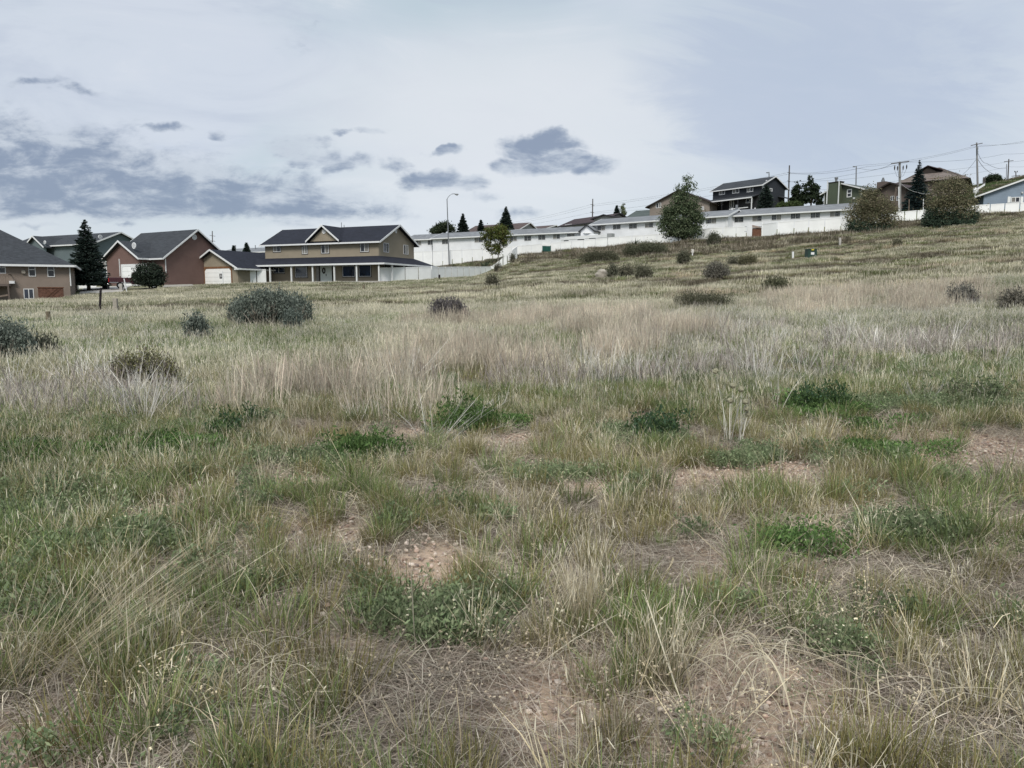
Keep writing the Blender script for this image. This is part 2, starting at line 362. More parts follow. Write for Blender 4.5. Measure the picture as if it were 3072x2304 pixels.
# ------------------------------------------------------------------ terrain
PXC = np.array([-1400, 0, 400, 800, 1150, 1400, 1473, 1560, 1750, 2050, 2330, 2525, 2760, 3072, 4300], float)
YR = np.array([0, 5, 10, 20, 30, 50, 75, 90, 105, 118, 132, 150, 170, 200, 300, 700, 3000], float)
ZT = {   # metres at each depth, per photo column
 -1400: [0, .05, .12, .3, .5, .6, .7, .9, 1.3, 2, 2.4, 3, 3, 3, 3, 3, 3],
 0: [0, .05, .12, .36, .6, .8, 0.95, 2.1, 3.0, 3.6, 4, 4, 4, 4, 4, 4, 4],
 400: [0, .05, .12, .38, .66, .95, 1.5, 2.6, 3.15, 3.5, 4, 4, 4, 4, 4, 4, 4],
 800: [0, .05, .12, .38, .68, 1.2, 2.1, 2.95, 3.55, 3.8, 4.2, 4.5, 5, 5, 5, 5, 5],
 1150: [0, .05, .14, .38, .70, 1.3, 2.3, 3.1, 3.75, 4.3, 4.8, 6, 7, 7, 7, 7, 7],
 1400: [0, .05, .15, .42, .8, 1.55, 2.7, 3.4, 4.0, 4.65, 7.4, 9.7, 11, 12, 13, 13, 13],
 1473: [0, .05, .15, .43, .8, 1.6, 2.8, 3.5, 4.15, 4.85, 8.0, 10, 11.3, 12.5, 13.5, 13.5, 13.5],
 1560: [0, .05, .16, .46, .85, 1.8, 3.3, 4.3, 5.5, 7.2, 9.0, 10.5, 12, 13, 14, 14, 14],
 1750: [0, .06, .18, .5, .92, 2.0, 3.8, 5.3, 7.1, 8.8, 10.2, 12, 14, 16, 17, 17, 17],
 2050: [0, .06, .2, .58, 1.05, 2.4, 4.7, 6.3, 8.8, 10.3, 12, 14.5, 17, 19, 20, 20, 20],
 2330: [0, .08, .22, .68, 1.2, 2.8, 5.5, 7.6, 10.4, 12, 14, 17, 19, 21, 22, 22, 22],
 2525: [0, .08, .24, .75, 1.35, 3.1, 6.1, 8.8, 11.3, 12.6, 15, 18, 20, 23, 24, 24, 24],
 2760: [0, .1, .28, .85, 1.55, 3.5, 7.2, 9.4, 12.0, 14, 17.5, 21, 24, 28, 29, 29, 29],
 3072: [0, .1, .32, 1.0, 1.9, 4.2, 8.2, 10.8, 13.2, 15, 18, 22, 27, 33.4, 36, 36, 36],
 4300: [0, .12, .4, 1.3, 2.5, 5.4, 10.5, 13.8, 16.5, 19, 23, 28, 34, 42, 46, 46, 46]}
ZA = np.array([ZT[int(c)] for c in PXC])
UC = (PXC - CX) / (F * 1.0)
# resample smoothly (cubic in depth via monotone-ish Catmull, then smoothing in u)
def _resample():
    yy = np.concatenate([np.arange(0, 220, 2.0), [240, 300, 400, 700, 1500, 3000]])
    uu = np.linspace(UC[0], UC[-1], 190)
    A = np.array([np.interp(yy, YR, z) for z in ZA])
    k = np.array([1, 3, 4, 3, 1.]); k /= k.sum()
    B = A.copy()
    for _ in range(2):
        for i in range(len(B)): B[i, 2:110] = np.convolve(B[i], k, 'same')[2:110]
    C = np.array([np.interp(uu, UC, B[:, j]) for j in range(len(yy))]).T
    for _ in range(2):
        D = C.copy(); D[1:-1] = (C[:-2] + 2 * C[1:-1] + C[2:]) / 4; C = D
    return uu, yy, C
UU, YY, ZZ = _resample()
def hgt(X, Y):
    X = np.asarray(X, float); Y = np.asarray(Y, float)
    yc = np.clip(Y, 0, 3000); u = np.clip(X / np.maximum(Y, 6.0), UU[0], UU[-1])
    fi = np.interp(u, UU, np.arange(len(UU))); fj = np.interp(yc, YY, np.arange(len(YY)))
    i0 = np.minimum(fi.astype(int), len(UU) - 2); j0 = np.minimum(fj.astype(int), len(YY) - 2); a = fi - i0; b = fj - j0
    z = (ZZ[i0, j0] * (1 - a) + ZZ[i0 + 1, j0] * a) * (1 - b) + (ZZ[i0, j0 + 1] * (1 - a) + ZZ[i0 + 1, j0 + 1] * a) * b
    n = (fbm(X * 0.8, Y * 0.8, 5) - 0.5) * 0.10 + (fbm(X * 0.16, Y * 0.16, 9) - 0.5) * 0.35 * np.clip((Y - 8) / 25, 0, 1)
    n = n * np.clip(Y, 0, 4) / 4 * np.clip((400 - Y) / 300, 0, 1)
    return z + n
def gz(x, y): return float(hgt(np.array([x]), np.array([y]))[0])
def ghit(px, py):
    d = ray(px, py); t0 = 0.5
    ys = np.geomspace(1.0, 240, 1500); X = d.x / d.y * ys; Zr = EYE + d.z / d.y * ys
    b = Zr < hgt(X, ys); i = int(np.argmax(b)) if b.any() else len(ys) - 1
    return Vector((X[i], ys[i], float(hgt(X[i:i + 1], ys[i:i + 1])[0])))
def gat(px, Y, sink=0.0):
    z = gz((px - CX) / F * Y, Y)
    for _ in range(3):
        py = 1152 - F * math.tan(math.atan2(z - EYE, Y) + PITCH); x = P(px, py, Y).x; z = gz(x, Y)
    return Vector((x, Y, z - sink))

BARE = []   # (x, y, rx, ry) trodden or bare soil patches
for px, py, rx, ry in ((850, 1462, .5, .35), (390, 1560, .42, .34), (610, 1900, .26, .2), (1750, 2080, .42, .42), (80, 2240, .35, .22), (2900, 1385, .6, .5),
                       (2700, 1300, .8, .5), (2040, 1440, .3, .3), (980, 1590, .3, .25), (2110, 1690, .2, .3), (1180, 1310, .5, .4), (1000, 1960, .2, .15), (2960, 1330, .7, .4),
                       (1560, 1330, .5, .3), (2400, 1420, .35, .3), (1330, 1500, .22, .2), (560, 1480, .3, .25), (700, 1640, .22, .2), (1250, 1760, .2, .16), (2500, 1700, .2, .18)):
    p = ghit(px, py); BARE.append((p.x, p.y, rx, ry))
def bareness(X, Y):
    r = np.zeros_like(X)
    wob = (fbm(X * 3, Y * 3, 77) - 0.5) * 1.3
    for bx, by, rx, ry in BARE:
        r = np.maximum(r, np.clip(1.4 - np.sqrt(((X - bx) / rx) ** 2 + ((Y - by) / ry) ** 2) + wob, 0, 1))
    spots = np.clip((fbm(X * 1.7 + 3, Y * 1.7, 88) - .585) * 9, 0, 1) * np.clip((11 - Y) / 2, 0, 1) * np.clip((X / np.maximum(Y, 1) + .42) * 5, 0, 1)
    return np.maximum(r, spots)

def make_ground():
    rows = np.concatenate([np.arange(-8, 2, 0.5), np.geomspace(2, 260, 330), np.geomspace(275, 2800, 26)])
    cols = np.linspace(-1.5, 1.5, 331); cols = np.sign(cols) * np.abs(cols) ** 1.15
    X = np.outer(rows * 0 + 1, cols) * (np.maximum(rows, 0)[:, None] + 9); Y = np.repeat(rows[:, None], len(cols), 1)
    Z = hgt(X.ravel(), Y.ravel()).reshape(X.shape)
    n, m_ = X.shape; V = np.stack([X.ravel(), Y.ravel(), Z.ravel()], 1)
    i = np.arange(n - 1)[:, None] * m_ + np.arange(m_ - 1)[None]
    Q = np.stack([i, i + 1, i + m_ + 1, i + m_], -1).reshape(-1, 4)
    b = bareness(X.ravel(), Y.ravel())
    # green lawn factor: front yards and yard between the white fences, and the hill behind the blue house
    pxv = CX + F * V[:, 0] / np.maximum(V[:, 1], 1)
    lawn = np.zeros(len(V)); yv = V[:, 1]
    lawn = np.maximum(lawn, ((pxv > 640) & (pxv < 1140) & (yv > 88) & (yv < 104)) * 0.8)
    lawn = np.maximum(lawn, ((pxv > 1230) & (pxv < 1560) & (yv > 112) & (yv < 140)) * 0.75)
    lawn = np.maximum(lawn, ((pxv > 2700) & (yv > 118)) * 0.95)
    col = np.stack([b, lawn, np.clip((yv - 25) / 40, 0, 1)], 1)
    m = bpy.data.materials.new('dry_soil_and_thatch'); m.use_nodes = True; m.node_tree.nodes.clear(); q = N(m.node_tree)
    at = q.new('ShaderNodeAttribute', attribute_name='col'); s3 = q.new('ShaderNodeSeparateXYZ'); q.l.new(at.outputs['Vector'], s3.inputs[0])
    geo = q.new('ShaderNodeNewGeometry'); pos = geo.outputs['Position']
    nA = q.noise(pos, 1.3, 6, 0.6); nB = q.noise(pos, 11, 6, 0.65); nC = q.noise(pos, 60, 5, 0.7); nF = q.noise(pos, 0.16, 5, 0.6)
    vor = q.new('ShaderNodeTexVoronoi'); vor.inputs['Scale'].default_value = 38; q.l.new(pos, vor.inputs[0])
    soil = q.mix(q.mr(nB, 0.35, 0.65), (0.46, 0.35, 0.26), (0.34, 0.26, 0.2))
    peb = q.mr(vor.outputs['Distance'], 0.12, 0.3, 1.0, 0.0)
    wn = q.m('GREATER_THAN', q.new('ShaderNodeSeparateColor').outputs[0], 0.5)
    sc_ = q.new('ShaderNodeSeparateColor'); q.l.new(vor.outputs['Color'], sc_.inputs[0])
    pebsel = q.m('MULTIPLY', peb, q.m('GREATER_THAN', sc_.outputs[0], 0.55))
    soil = q.mix(q.m('MULTIPLY', pebsel, 0.75), soil, q.mix(sc_.outputs[1], (0.42, 0.35, 0.29), (0.3, 0.23, 0.2)))
    thatch = q.mix(q.mr(nC, 0.3, 0.7), (0.13, 0.11, 0.08), (0.3, 0.26, 0.2))
    thatch = q.mix(q.mr(nA, 0.4, 0.65, 0.0, 0.5), thatch, (0.09, 0.095, 0.05))
    near = q.mix(q.mr(s3.outputs[0], 0.05, 0.75), thatch, soil)
    far = q.mix(q.mr(nF, 0.35, 0.65), (0.13, 0.145, 0.075), (0.2, 0.185, 0.12))
    c = q.mix(s3.outputs[2], near, far)
    c = q.mix(s3.outputs[1], c, q.mix(q.mr(nA, 0.35, 0.65), (0.055, 0.085, 0.035), (0.1, 0.11, 0.055)))
    b_ = q.new('ShaderNodeBsdfPrincipled'); q.l.new(c, b_.inputs['Base Color']); b_.inputs['Roughness'].default_value = 0.95; b_.inputs['Specular IOR Level'].default_value = 0.1
    bp = q.new('ShaderNodeBump'); bp.inputs['Strength'].default_value = 0.7; bp.inputs['Distance'].default_value = 0.02
    q.l.new(q.m('ADD', q.m('ADD', q.m('MULTIPLY', nB, 0.8), q.m('MULTIPLY', nC, 0.5)), q.m('MULTIPLY', pebsel, 0.35)), bp.inputs['Height']); q.l.new(bp.outputs[0], b_.inputs['Normal'])
    o_ = q.new('ShaderNodeOutputMaterial'); q.l.new(b_.outputs[0], o_.inputs[0])
    g = mesh_np('ground', V, Q, col, m); g['kind'] = 'structure'
    for p in g.data.polygons: p.use_smooth = True
    return g
make_ground()
def patch_sheet(name, corners, m, lift=0.03, n=14):
    """a paved sheet draped over the ground between four plan corners"""
    a, b, c, d = [Vector((p[0], p[1], 0)) for p in corners]; mb = MB(); mb.v = []; 
    for i in range(n + 1):
        for j in range(n + 1):
            u, v = i / n, j / n; p = (a * (1 - u) + b * u) * (1 - v) + (d * (1 - u) + c * u) * v
            mb.v.append((p.x, p.y, gz(p.x, p.y) + lift))
    for i in range(n):
        for j in range(n): k = i * (n + 1) + j; mb.f.append((k, k + n + 1, k + n + 2, k + 1))
    o = mb.build(name, m); o['kind'] = 'structure'; return o

# ------------------------------------------------------------------ building kit
class Fr:
    """building frame: O front-left corner on plan, e along the front, n into the depth"""
    def __init__(s, O, e):
        s.O = Vector((O[0], O[1], 0)); s.e = Vector((e[0], e[1], 0)).normalized(); s.n = Vector((-s.e.y, s.e.x, 0))
    def w(s, a, d, z): p = s.O + s.e * a + s.n * d; return Vector((p.x, p.y, z))
    def right(s, L):   # frame of the right-hand end wall seen from the front
        return Fr(s.w(L, 0, 0), s.n)
    def left(s, D):    # frame of the left-hand end wall
        return Fr(s.w(0, D, 0), -s.n)
    def at(s, px, py, off=0.0):   # photo pixel to (along, z) on the wall plane
        d = ray(px, py); o = Vector((0, 0, EYE)); q = s.O + s.n * off
        t = (q - o).dot(s.n) / d.dot(s.n); h = o + d * t
        return (Vector((h.x, h.y, 0)) - s.O).dot(s.e), h.z
    def box(s, mb, a0, a1, d0, d1, z0, z1):
        mb.hexa([s.w(a0, d0, z0), s.w(a1, d0, z0), s.w(a1, d1, z0), s.w(a0, d1, z0), s.w(a0, d0, z1), s.w(a1, d0, z1), s.w(a1, d1, z1), s.w(a0, d1, z1)])
def frame2(pxl, Yl, pxr, Yr, py=800):
    a, b = P(pxl, py, Yl), P(pxr, py, Yr); f = Fr(a, (b.x - a.x, b.y - a.y)); return f, (Vector((b.x, b.y)) - Vector((a.x, a.y))).length

def walls(fr, L, D, zb, ze, m, parent, zr=None, gl=True, grt=True, name='wall'):
    mb = MB(); fr.box(mb, 0, L, 0, D, zb, ze)
    if zr:
        t = 0.12
        for on, a in ((gl, 0.0), (grt, L - t)):
            if on:
                b = len(mb.v); k = ze - 0.002
                mb.v += [tuple(fr.w(a + x, y, z)) for x in (0, t) for y, z in ((0.0, k), (D, k), (D / 2, zr - 0.12))]
                mb.f += [(b, b + 1, b + 2), (b + 3, b + 5, b + 4), (b, b + 3, b + 4, b + 1), (b + 1, b + 4, b + 5, b + 2), (b + 2, b + 5, b + 3, b)]
    return mb.build(name, m, parent)

def roof(fr, L, D, ze, zr, m, parent, o=0.5, r=0.45, hl=0, hr=0, trim=TRIM, th=0.16, fas=0.2, rake=None):
    rake = rake or trim
    k = (zr - ze) / (D / 2); zo = ze - o * k
    xl, xr = (-o if hl else -r), (L + o if hr else L + r)
    A, B, C, E = fr.w(xl, -o, zo), fr.w(xr, -o, zo), fr.w(xr, D + o, zo), fr.w(xl, D + o, zo)
    R1, R2 = fr.w(hl if hl else xl, D / 2, zr), fr.w(L - hr if hr else xr, D / 2, zr)
    up = Vector((0, 0, 0.1)); mb = MB()
    mb.slab([A + up, B + up, R2 + up, R1 + up], th); mb.slab([C + up, E + up, R1 + up, R2 + up], th)
    if hl: mb.slab([E + up, A + up, R1 + up], th)
    if hr: mb.slab([B + up, C + up, R2 + up], th)
    ro = mb.build('roof', m, parent)
    g = MB(); dn = 0.09
    segs = [(A, B), (C, E)] + ([(E, A)] if hl else []) + ([(B, C)] if hr else [])
    for p, q in segs:
        mid = (p + q) / 2; cen = fr.w(L / 2, D / 2, 0); out = Vector((mid.x - cen.x, mid.y - cen.y, 0))
        nn = Vector((-(q - p).y, (q - p).x, 0)).normalized(); nn = nn if nn.dot(out) > 0 else -nn
        g = MB(); g.beam(p + nn * 0.065, q + nn * 0.065, 0.12, fas, dn); g.build('gutter', trim, parent)
    if not (hl and hr):
        for hh, x, R, ends in ((hl, xl, R1, (A, E)), (hr, xr, R2, (B, C))):
            if not hh:
                sg = fr.e * (-0.04 if x < L / 2 else 0.04)
                for p in ends: g = MB(); g.beam(p + sg, R + sg, 0.06, 0.24, 0.1); g.build('rake_board', rake, parent)
    return ro

def window(fr, px, parent, off=0.0, frame=TRIM, trim=None, glass=(GLASS, GLASS), split='v', fw=0.06, tw=0.09, grid=False, name='window', curtain=None):
    x0, y0, x1, y1 = px; xm, ym = (x0 + x1) / 2, (y0 + y1) / 2
    a0, a1 = fr.at(x0, ym, off)[0], fr.at(x1, ym, off)[0]; z1, z0 = fr.at(xm, y0, off)[1], fr.at(xm, y1, off)[1]
    mb = MB(); d = off - 0.05
    B = lambda a, b, c, e, o0, o1: fr.box(mb, a, b, o0, o1, c, e)
    B(a0, a1, z0, z0 + fw, d, off + 0.02); B(a0, a1, z1 - fw, z1, d, off + 0.02)
    B(a0, a0 + fw, z0 + fw, z1 - fw, d, off + 0.02); B(a1 - fw, a1, z0 + fw, z1 - fw, d, off + 0.02)
    am, zm = (a0 + a1) / 2, (z0 + z1) / 2; h = fw * 0.5
    if split == 'v': B(am - h, am + h, z0 + fw, z1 - fw, d + 0.003, off + 0.02); cells = [(a0 + fw, am - h, z0 + fw, z1 - fw), (am + h, a1 - fw, z0 + fw, z1 - fw)]
    elif split == 'h': B(a0 + fw, a1 - fw, zm - h, zm + h, d + 0.003, off + 0.02); cells = [(a0 + fw, a1 - fw, z0 + fw, zm - h), (a0 + fw, a1 - fw, zm + h, z1 - fw)]
    else: cells = [(a0 + fw, a1 - fw, z0 + fw, z1 - fw)]
    if grid:
        for c in cells:
            cx = (c[0] + c[1]) / 2
            for cx in (c[0] + (c[1] - c[0]) / 3, c[0] + 2 * (c[1] - c[0]) / 3): B(cx - 0.008, cx + 0.008, c[2], c[3], off - 0.022, off - 0.012)
            cz = (c[2] + c[3]) / 2; B(c[0], c[1], cz - 0.008, cz + 0.008, off - 0.024, off - 0.014)
    wo_ = mb.build(name, frame, parent)
    for i, c in enumerate(cells):
        g = MB(); fr.box(g, c[0], c[1], off - 0.01, off + 0.02, c[2], c[3]); g.build('pane', glass[i % len(glass)], wo_)
    if trim:
        g = MB()
        fr.box(g, a0 - tw, a1 + tw, off - 0.035, off + 0.02, z1, z1 + tw); fr.box(g, a0 - tw, a1 + tw, off - 0.035, off + 0.02, z0 - tw, z0)
        fr.box(g, a0 - tw, a0, off - 0.035, off + 0.02, z0, z1); fr.box(g, a1, a1 + tw, off - 0.035, off + 0.02, z0, z1)
        g.build('trim', trim, wo_)
    return wo_
def vent(fr, px, py, r, parent, off=0.0):
    a, z = fr.at(px, py, off); mb = MB(); n = 16; b = 0
    for k in range(n): t = 2 * math.pi * k / n; mb.v.append(tuple(fr.w(a + r * math.cos(t), off - 0.07, z + r * math.sin(t))))
    for k in range(n): t = 2 * math.pi * k / n; mb.v.append(tuple(fr.w(a + r * math.cos(t), off + 0.02, z + r * math.sin(t))))
    mb.f = [tuple(range(n))] + [(k, k + n, (k + 1) % n + n, (k + 1) % n) for k in range(n)]
    o = mb.build('gable_vent', TRIM, parent); g = MB()
    for k in range(5):
        zz = z + r * (-0.6 + 0.3 * k); hw = math.sqrt(max(0, r * r * 0.6 - (zz - z) ** 2)); fr.box(g, a - hw, a + hw, off - 0.085, off - 0.068, zz - 0.012, zz + 0.012)
    g.build('louvre', STEEL, o)
def garage_door(fr, px, parent, off=0.0, trim=TRIM, tw=0.12, rows=4):
    x0, y0, x1, y1 = px; a0 = fr.at(x0, y1, off)[0]; a1 = fr.at(x1, y1, off)[0]; z1 = fr.at((x0 + x1) / 2, y0, off)[1]; z0 = fr.at((x0 + x1) / 2, y1, off)[1]
    root = MB(); fr.box(root, a0, a1, off - 0.02, off + 0.03, z0 - 0.3, z1); d = root.build('garage_door', TRIM, parent)
    h = (z1 - z0 + 0.3) / rows
    for k in range(rows): g = MB(); fr.box(g, a0 + 0.01, a1 - 0.01, off - 0.05, off - 0.018, z0 - 0.3 + k * h + 0.015, z0 - 0.3 + (k + 1) * h - 0.015); g.build('door_panel', WHITE, d)
    g = MB(); fr.box(g, a0 - tw, a0, off - 0.07, off + 0.02, z0 - 0.3, z1); fr.box(g, a1, a1 + tw, off - 0.07, off + 0.02, z0 - 0.3, z1); fr.box(g, a0 - tw, a1 + tw, off - 0.07, off + 0.02, z1, z1 + tw * 1.4)
    for s_, a in ((1, a0), (-1, a1)):    # clipped upper corners
        b = len(g.v); k = 0.32
        for o_ in (off - 0.065, off - 0.03): g.v += [tuple(fr.w(a, o_, z1)), tuple(fr.w(a + s_ * k, o_, z1)), tuple(fr.w(a, o_, z1 - k))]
        g.f += [(b, b + 1, b + 2), (b + 3, b + 5, b + 4), (b, b + 3, b + 4, b + 1), (b + 1, b + 4, b + 5, b + 2), (b + 2, b + 5, b + 3, b)]
    g.build('door_trim', trim, parent)
def pipe(fr, px, y0, y1, off, parent, r=0.05, m=TRIM, name='downspout'):
    a, z1 = fr.at(px, y0, off); _, z0 = fr.at(px, y1, off); mb = MB(); fr.box(mb, a - r, a + r, off - 2 * r - 0.01, off - 0.01, z0, z1); return mb.build(name, m, parent)
def base_of(fr, L, z): return fr.w(L / 2, 0, z)

# ================================================================== houses
# ---- two-storey tan house with wrap-around porch
fr, L = frame2(797, 107.5, 1137, 100.0); D = 9.0; zb = 3.0; ze = zat(721, 100); zr = zat(677, 104.2)
H = empty('house', base_of(fr, L, 3.5), 'two-storey tan stucco house with navy roof, wrap-around porch and pale front door', 'house')
walls(fr, L, D, zb, ze, TAN, H, zr)
roof(fr, L, D, ze, zr, DARKROOF, H, o=0.5, r=0.55)
gr = fr.right(L)
# cross gable on the front
gx0, gx1 = fr.at(924, 719)[0], fr.at(1018, 716)[0]; gc = (gx0 + gx1) / 2 + .3; hw = (gx1 - gx0) / 2 + 0.15; gz1 = zat(680, 103) + 0.1; gzb = ze + 0.12
mb = MB()
for a in (-0.28, -0.16): mb.v += [tuple(fr.w(gc - hw + 0.35, a, gzb)), tuple(fr.w(gc + hw - 0.35, a, gzb)), tuple(fr.w(gc, a, gz1 - 0.18))]
mb.f = [(0, 1, 2), (3, 5, 4), (0, 3, 4, 1), (1, 4, 5, 2), (2, 5, 3, 0)]; mb.build('gable_wall', TAN, H)
mb = MB(); k = Vector((0, 0, 0.12))
for s_ in (-1, 1): mb.slab([fr.w(gc + s_ * hw, -0.75, gzb - 0.1) + k, fr.w(gc, -0.75, gz1) + k, fr.w(gc, 4.4, gz1) + k, fr.w(gc + s_ * hw, 4.4, gzb - 0.1) + k], 0.14)
mb.build('dormer_roof', DARKROOF, H)
mb = MB()
for s_ in (-1, 1): mb.beam(fr.w(gc + s_ * hw, -0.79, gzb - 0.1), fr.w(gc, -0.79, gz1), 0.06, 0.24, 0.08)
mb.build('rake_board', TRIM, H); vent(fr, 972, 695, 0.3, H, off=-0.28)
for px_, hh in ((966, .9), (974, .55)):
    mb = MB(); a = fr.at(px_, 680)[0]; mb.tube([fr.w(a, 4.4, gz1), fr.w(a, 4.4, gz1 + hh)], 0.05); mb.build('vent_pipe', STEEL, H)
for r_, g_ in (((820, 737, 842, 756), (GLASSC, GLASS)), ((906.5, 734, 922.5, 762), (GLASSC, GLASSC)), ((964, 731.5, 987, 760), (GLASS, GLASSC)), ((1081.5, 728, 1106, 755.5), (GLASS, GLASSC))):
    window(fr, r_, H, trim=DTRIM, glass=g_, tw=0.08)
window(gr, (1150, 729, 1166, 757), H, glass=(GLASSB, GLASS)); window(gr, (1210, 735, 1224, 763), H, glass=(GLASS, GLASSC)); vent(gr, 1187, 693, 0.3, H)
# porch roof: front strip from the garage to the corner, mitred round the right end
pd = 2.2; z_hi = zat(768, 100.5); z_lo = zat(789, 98); xL = fr.at(713, 796, -pd)[0]; up = Vector((0, 0, 0.1)); Dp = D + 2.2
mb = MB()
mb.slab([fr.w(xL, -pd, z_lo), fr.w(L + pd, -pd, z_lo), fr.w(L + 0.02, 0.0, z_hi), fr.w(xL, 0.0, z_hi)], 0.14)
mb.slab([fr.w(L + pd, -pd, z_lo), fr.w(L + pd, Dp + .4, z_lo), fr.w(L + 0.02, Dp - pd, z_hi), fr.w(L + 0.02, 0.0, z_hi)], 0.14)
mb.slab([fr.w(L + pd, Dp + .4, z_lo), fr.w(L - 3, Dp + .4, z_lo), fr.w(L - 3, Dp - pd, z_hi), fr.w(L + 0.02, Dp - pd, z_hi)], 0.14)
mb.build('porch_roof', DARKROOF, H)
mb = MB(); mb.beam(fr.w(xL, -pd - 0.07, z_lo - 0.2), fr.w(L + pd + .1, -pd - 0.07, z_lo - 0.2), 0.12, 0.22); mb.beam(fr.w(L + pd + 0.07, -pd, z_lo - 0.2), fr.w(L + pd + 0.07, Dp + .4, z_lo - 0.2), 0.12, 0.22)
mb.build('porch_gutter', TRIM, H)
for px_ in (810, 874, 938, 1003, 1070, 1137):
    a = fr.at(px_, 800, -pd + 0.2)[0]; mb = MB(); fr.box(mb, a - .09, a + .09, -pd + .1, -pd + .28, 3.2, z_lo - 0.2); mb.build('porch_post', TRIM, H)
for px_ in (1176, 1211, 1244):
    g2 = gr; a = g2.at(px_, 800, -pd + 0.2)[0]; mb = MB(); g2.box(mb, a - .09, a + .09, -pd + .1, -pd + .28, 3.2, z_lo - 0.2); mb.build('porch_post', TRIM, H)
mb = MB(); fr.box(mb, -0.5, L + pd - .1, -pd + .05, -0.01, 2.9, 3.62); mb.build('porch_floor', CONC, H)
for r_, g_ in (((820, 802, 853.5, 819.5), (GLASSB, GLASSB)),):
    window(fr, r_, H, trim=DTRIM, glass=g_, tw=.1)
for r_ in ((886, 800, 922, 832), (1028, 797, 1065, 830), (1077, 795, 1113, 829.5)): window(fr, r_, H, trim=DTRIM, glass=(GLASSB,), split=None, tw=.1)
for r_ in ((1153, 795, 1172, 806), (1180, 796, 1200, 806), (1214, 796, 1236, 806)): window(gr, r_, H, trim=DTRIM, glass=(GLASS,), split=None, tw=.05)
x0, z0 = fr.at(962, 838); x1, z1 = fr.at(996, 796.5)
mb = MB(); fr.box(mb, x0, x1, -.05, .02, 3.6, z1); dr = mb.build('front_door', MINT, H)
mb = MB(); fr.box(mb, x0 - .16, x0, -.08, .02, 3.6, z1 + .1); fr.box(mb, x1, x1 + .16, -.08, .02, 3.6, z1 + .1); fr.box(mb, x0, x1, -.08, .02, z1, z1 + .1); mb.build('door_frame', DTRIM, H)
mb = MB(); a, z = fr.at(971, 812, -.1); pts = [fr.w(a + .2 * math.cos(t), -.1, z + .33 * math.sin(t)) for t in np.linspace(0, 2 * math.pi, 15)]; mb.tube(pts, .085, 6)
wre = mb.build('wreath', DTRIM); tag(wre, 'dark oval wreath hung on the pale front door of the two-storey house', 'wreath')
mb = MB(); a, z = fr.at(978, 823, -.1); mb.blob(fr.w(a, -.09, z - .1), (.05, .05, .15)); mb.build('handle', BLACK, dr)
x0, z0 = fr.at(949, 838); x1, z1 = fr.at(957, 798); mb = MB(); fr.box(mb, x0, x1, -.04, .02, 3.65, z1); mb.build('sidelight', GLASSC, H)

# ---- its garage, gable to the street
gf, gL = frame2(574.4, 106.5, 712.7, 102.0); gD = 12.5; ge = zat(800, 102); gr_ = zat(751, 104.3)
G = empty('garage', base_of(gf, gL, 3.6), 'tan garage with white door in brown trim, left of the two-storey house', 'garage')
side = Fr(gf.w(gL, 0, 0), gf.n)
walls(side, gD, gL, 3.0, ge, TAN, G, gr_)
roof(side, gD, gL, ge, gr_, DARKROOF, G, o=0.7, r=0.6)
garage_door(gf, (617, 806, 695, 850), G, trim=BTRIM, tw=.2)
mb = MB(); a, z = gf.at(691, 793, -.1); gf.box(mb, a - .1, a + .1, -.25, -.01, z - .08, z + .08); mb.build('wall_lamp', LENS, G)
for s_, px_ in ((-1, 0), (1, gL)):   # boxed eave returns
    mb = MB(); gf.box(mb, px_ - (.75 if s_ < 0 else -0.02), px_ + (.75 if s_ > 0 else -0.02), -.6, -.02, ge - .45, ge - .2); mb.build('eave_box', TRIM, G)
wf = Fr(fr.w(-7.2, 0.3, 0), fr.e); WG = empty('house_wing', wf.w(3, 0, 3.6), 'low navy-roofed wing joining the garage to the two-storey tan house', 'house wing')
walls(wf, 7.15, 7, 3.0, ge, TAN, WG); roof(wf, 7.1, 7, ge, zat(759, 112), DARKROOF, WG, o=.1, r=.0)

# ---- red house
rf, rL = frame2(336, 106.0, 493, 100.0); rD = 10.0; re_ = zat(768.5, 100); rr = zat(691, 104.6)
R = empty('house', base_of(rf, rL, 3.6), 'red-brown stucco house with steep charcoal roof and front-facing garage gable', 'house')
walls(rf, rL, rD, 2.6, re_, REDW, R, rr); roof(rf, rL, rD, re_, rr, GREYROOF, R, o=.5, r=.5)
rg = rf.right(rL); vent(rg, 582.5, 711, .38, R)
# projecting garage gable
ax0, ax1 = rf.at(349, 772)[0], rf.at(459, 769)[0]; pj = 1.6
gfr = Fr(rf.w(ax0 + .3, -pj, 0), rf.e); gw = ax1 - ax0 - .9; gsd = Fr(gfr.w(gw, 0, 0), gfr.n); gpk = zat(724, 101.5)
walls(gsd, 5.5, gw, 2.6, re_ - .05, REDW, R, gpk - .05, grt=False); roof(gsd, 5.5, gw, re_ - .05, gpk, GREYROOF, R, o=.55, r=.5)
vent(gfr, 402.5, 737, .42, R); garage_door(gfr, (370, 799, 440, 850), R, tw=.22)
pipe(gfr, 359, 777, 829, 0, R, .05)
pipe(rg, 495, 776, 818, -0.0, R, .05)
mb = MB(); a0 = rf.at(302, 800)[0]; rf.box(mb, a0, ax0 - .02, 1.2, 5, 2.6, re_); mb.build('porch_wall', HBROWN, R)
mb = MB(); a = rf.at(321, 800)[0]; rf.box(mb, a - .1, a + .1, -.1, .1, 3, re_ - .1); mb.build('porch_post', TRIM, R)
window(rf, (306, 786, 317, 806), R, off=1.2, glass=(GLASSC,), split=None)
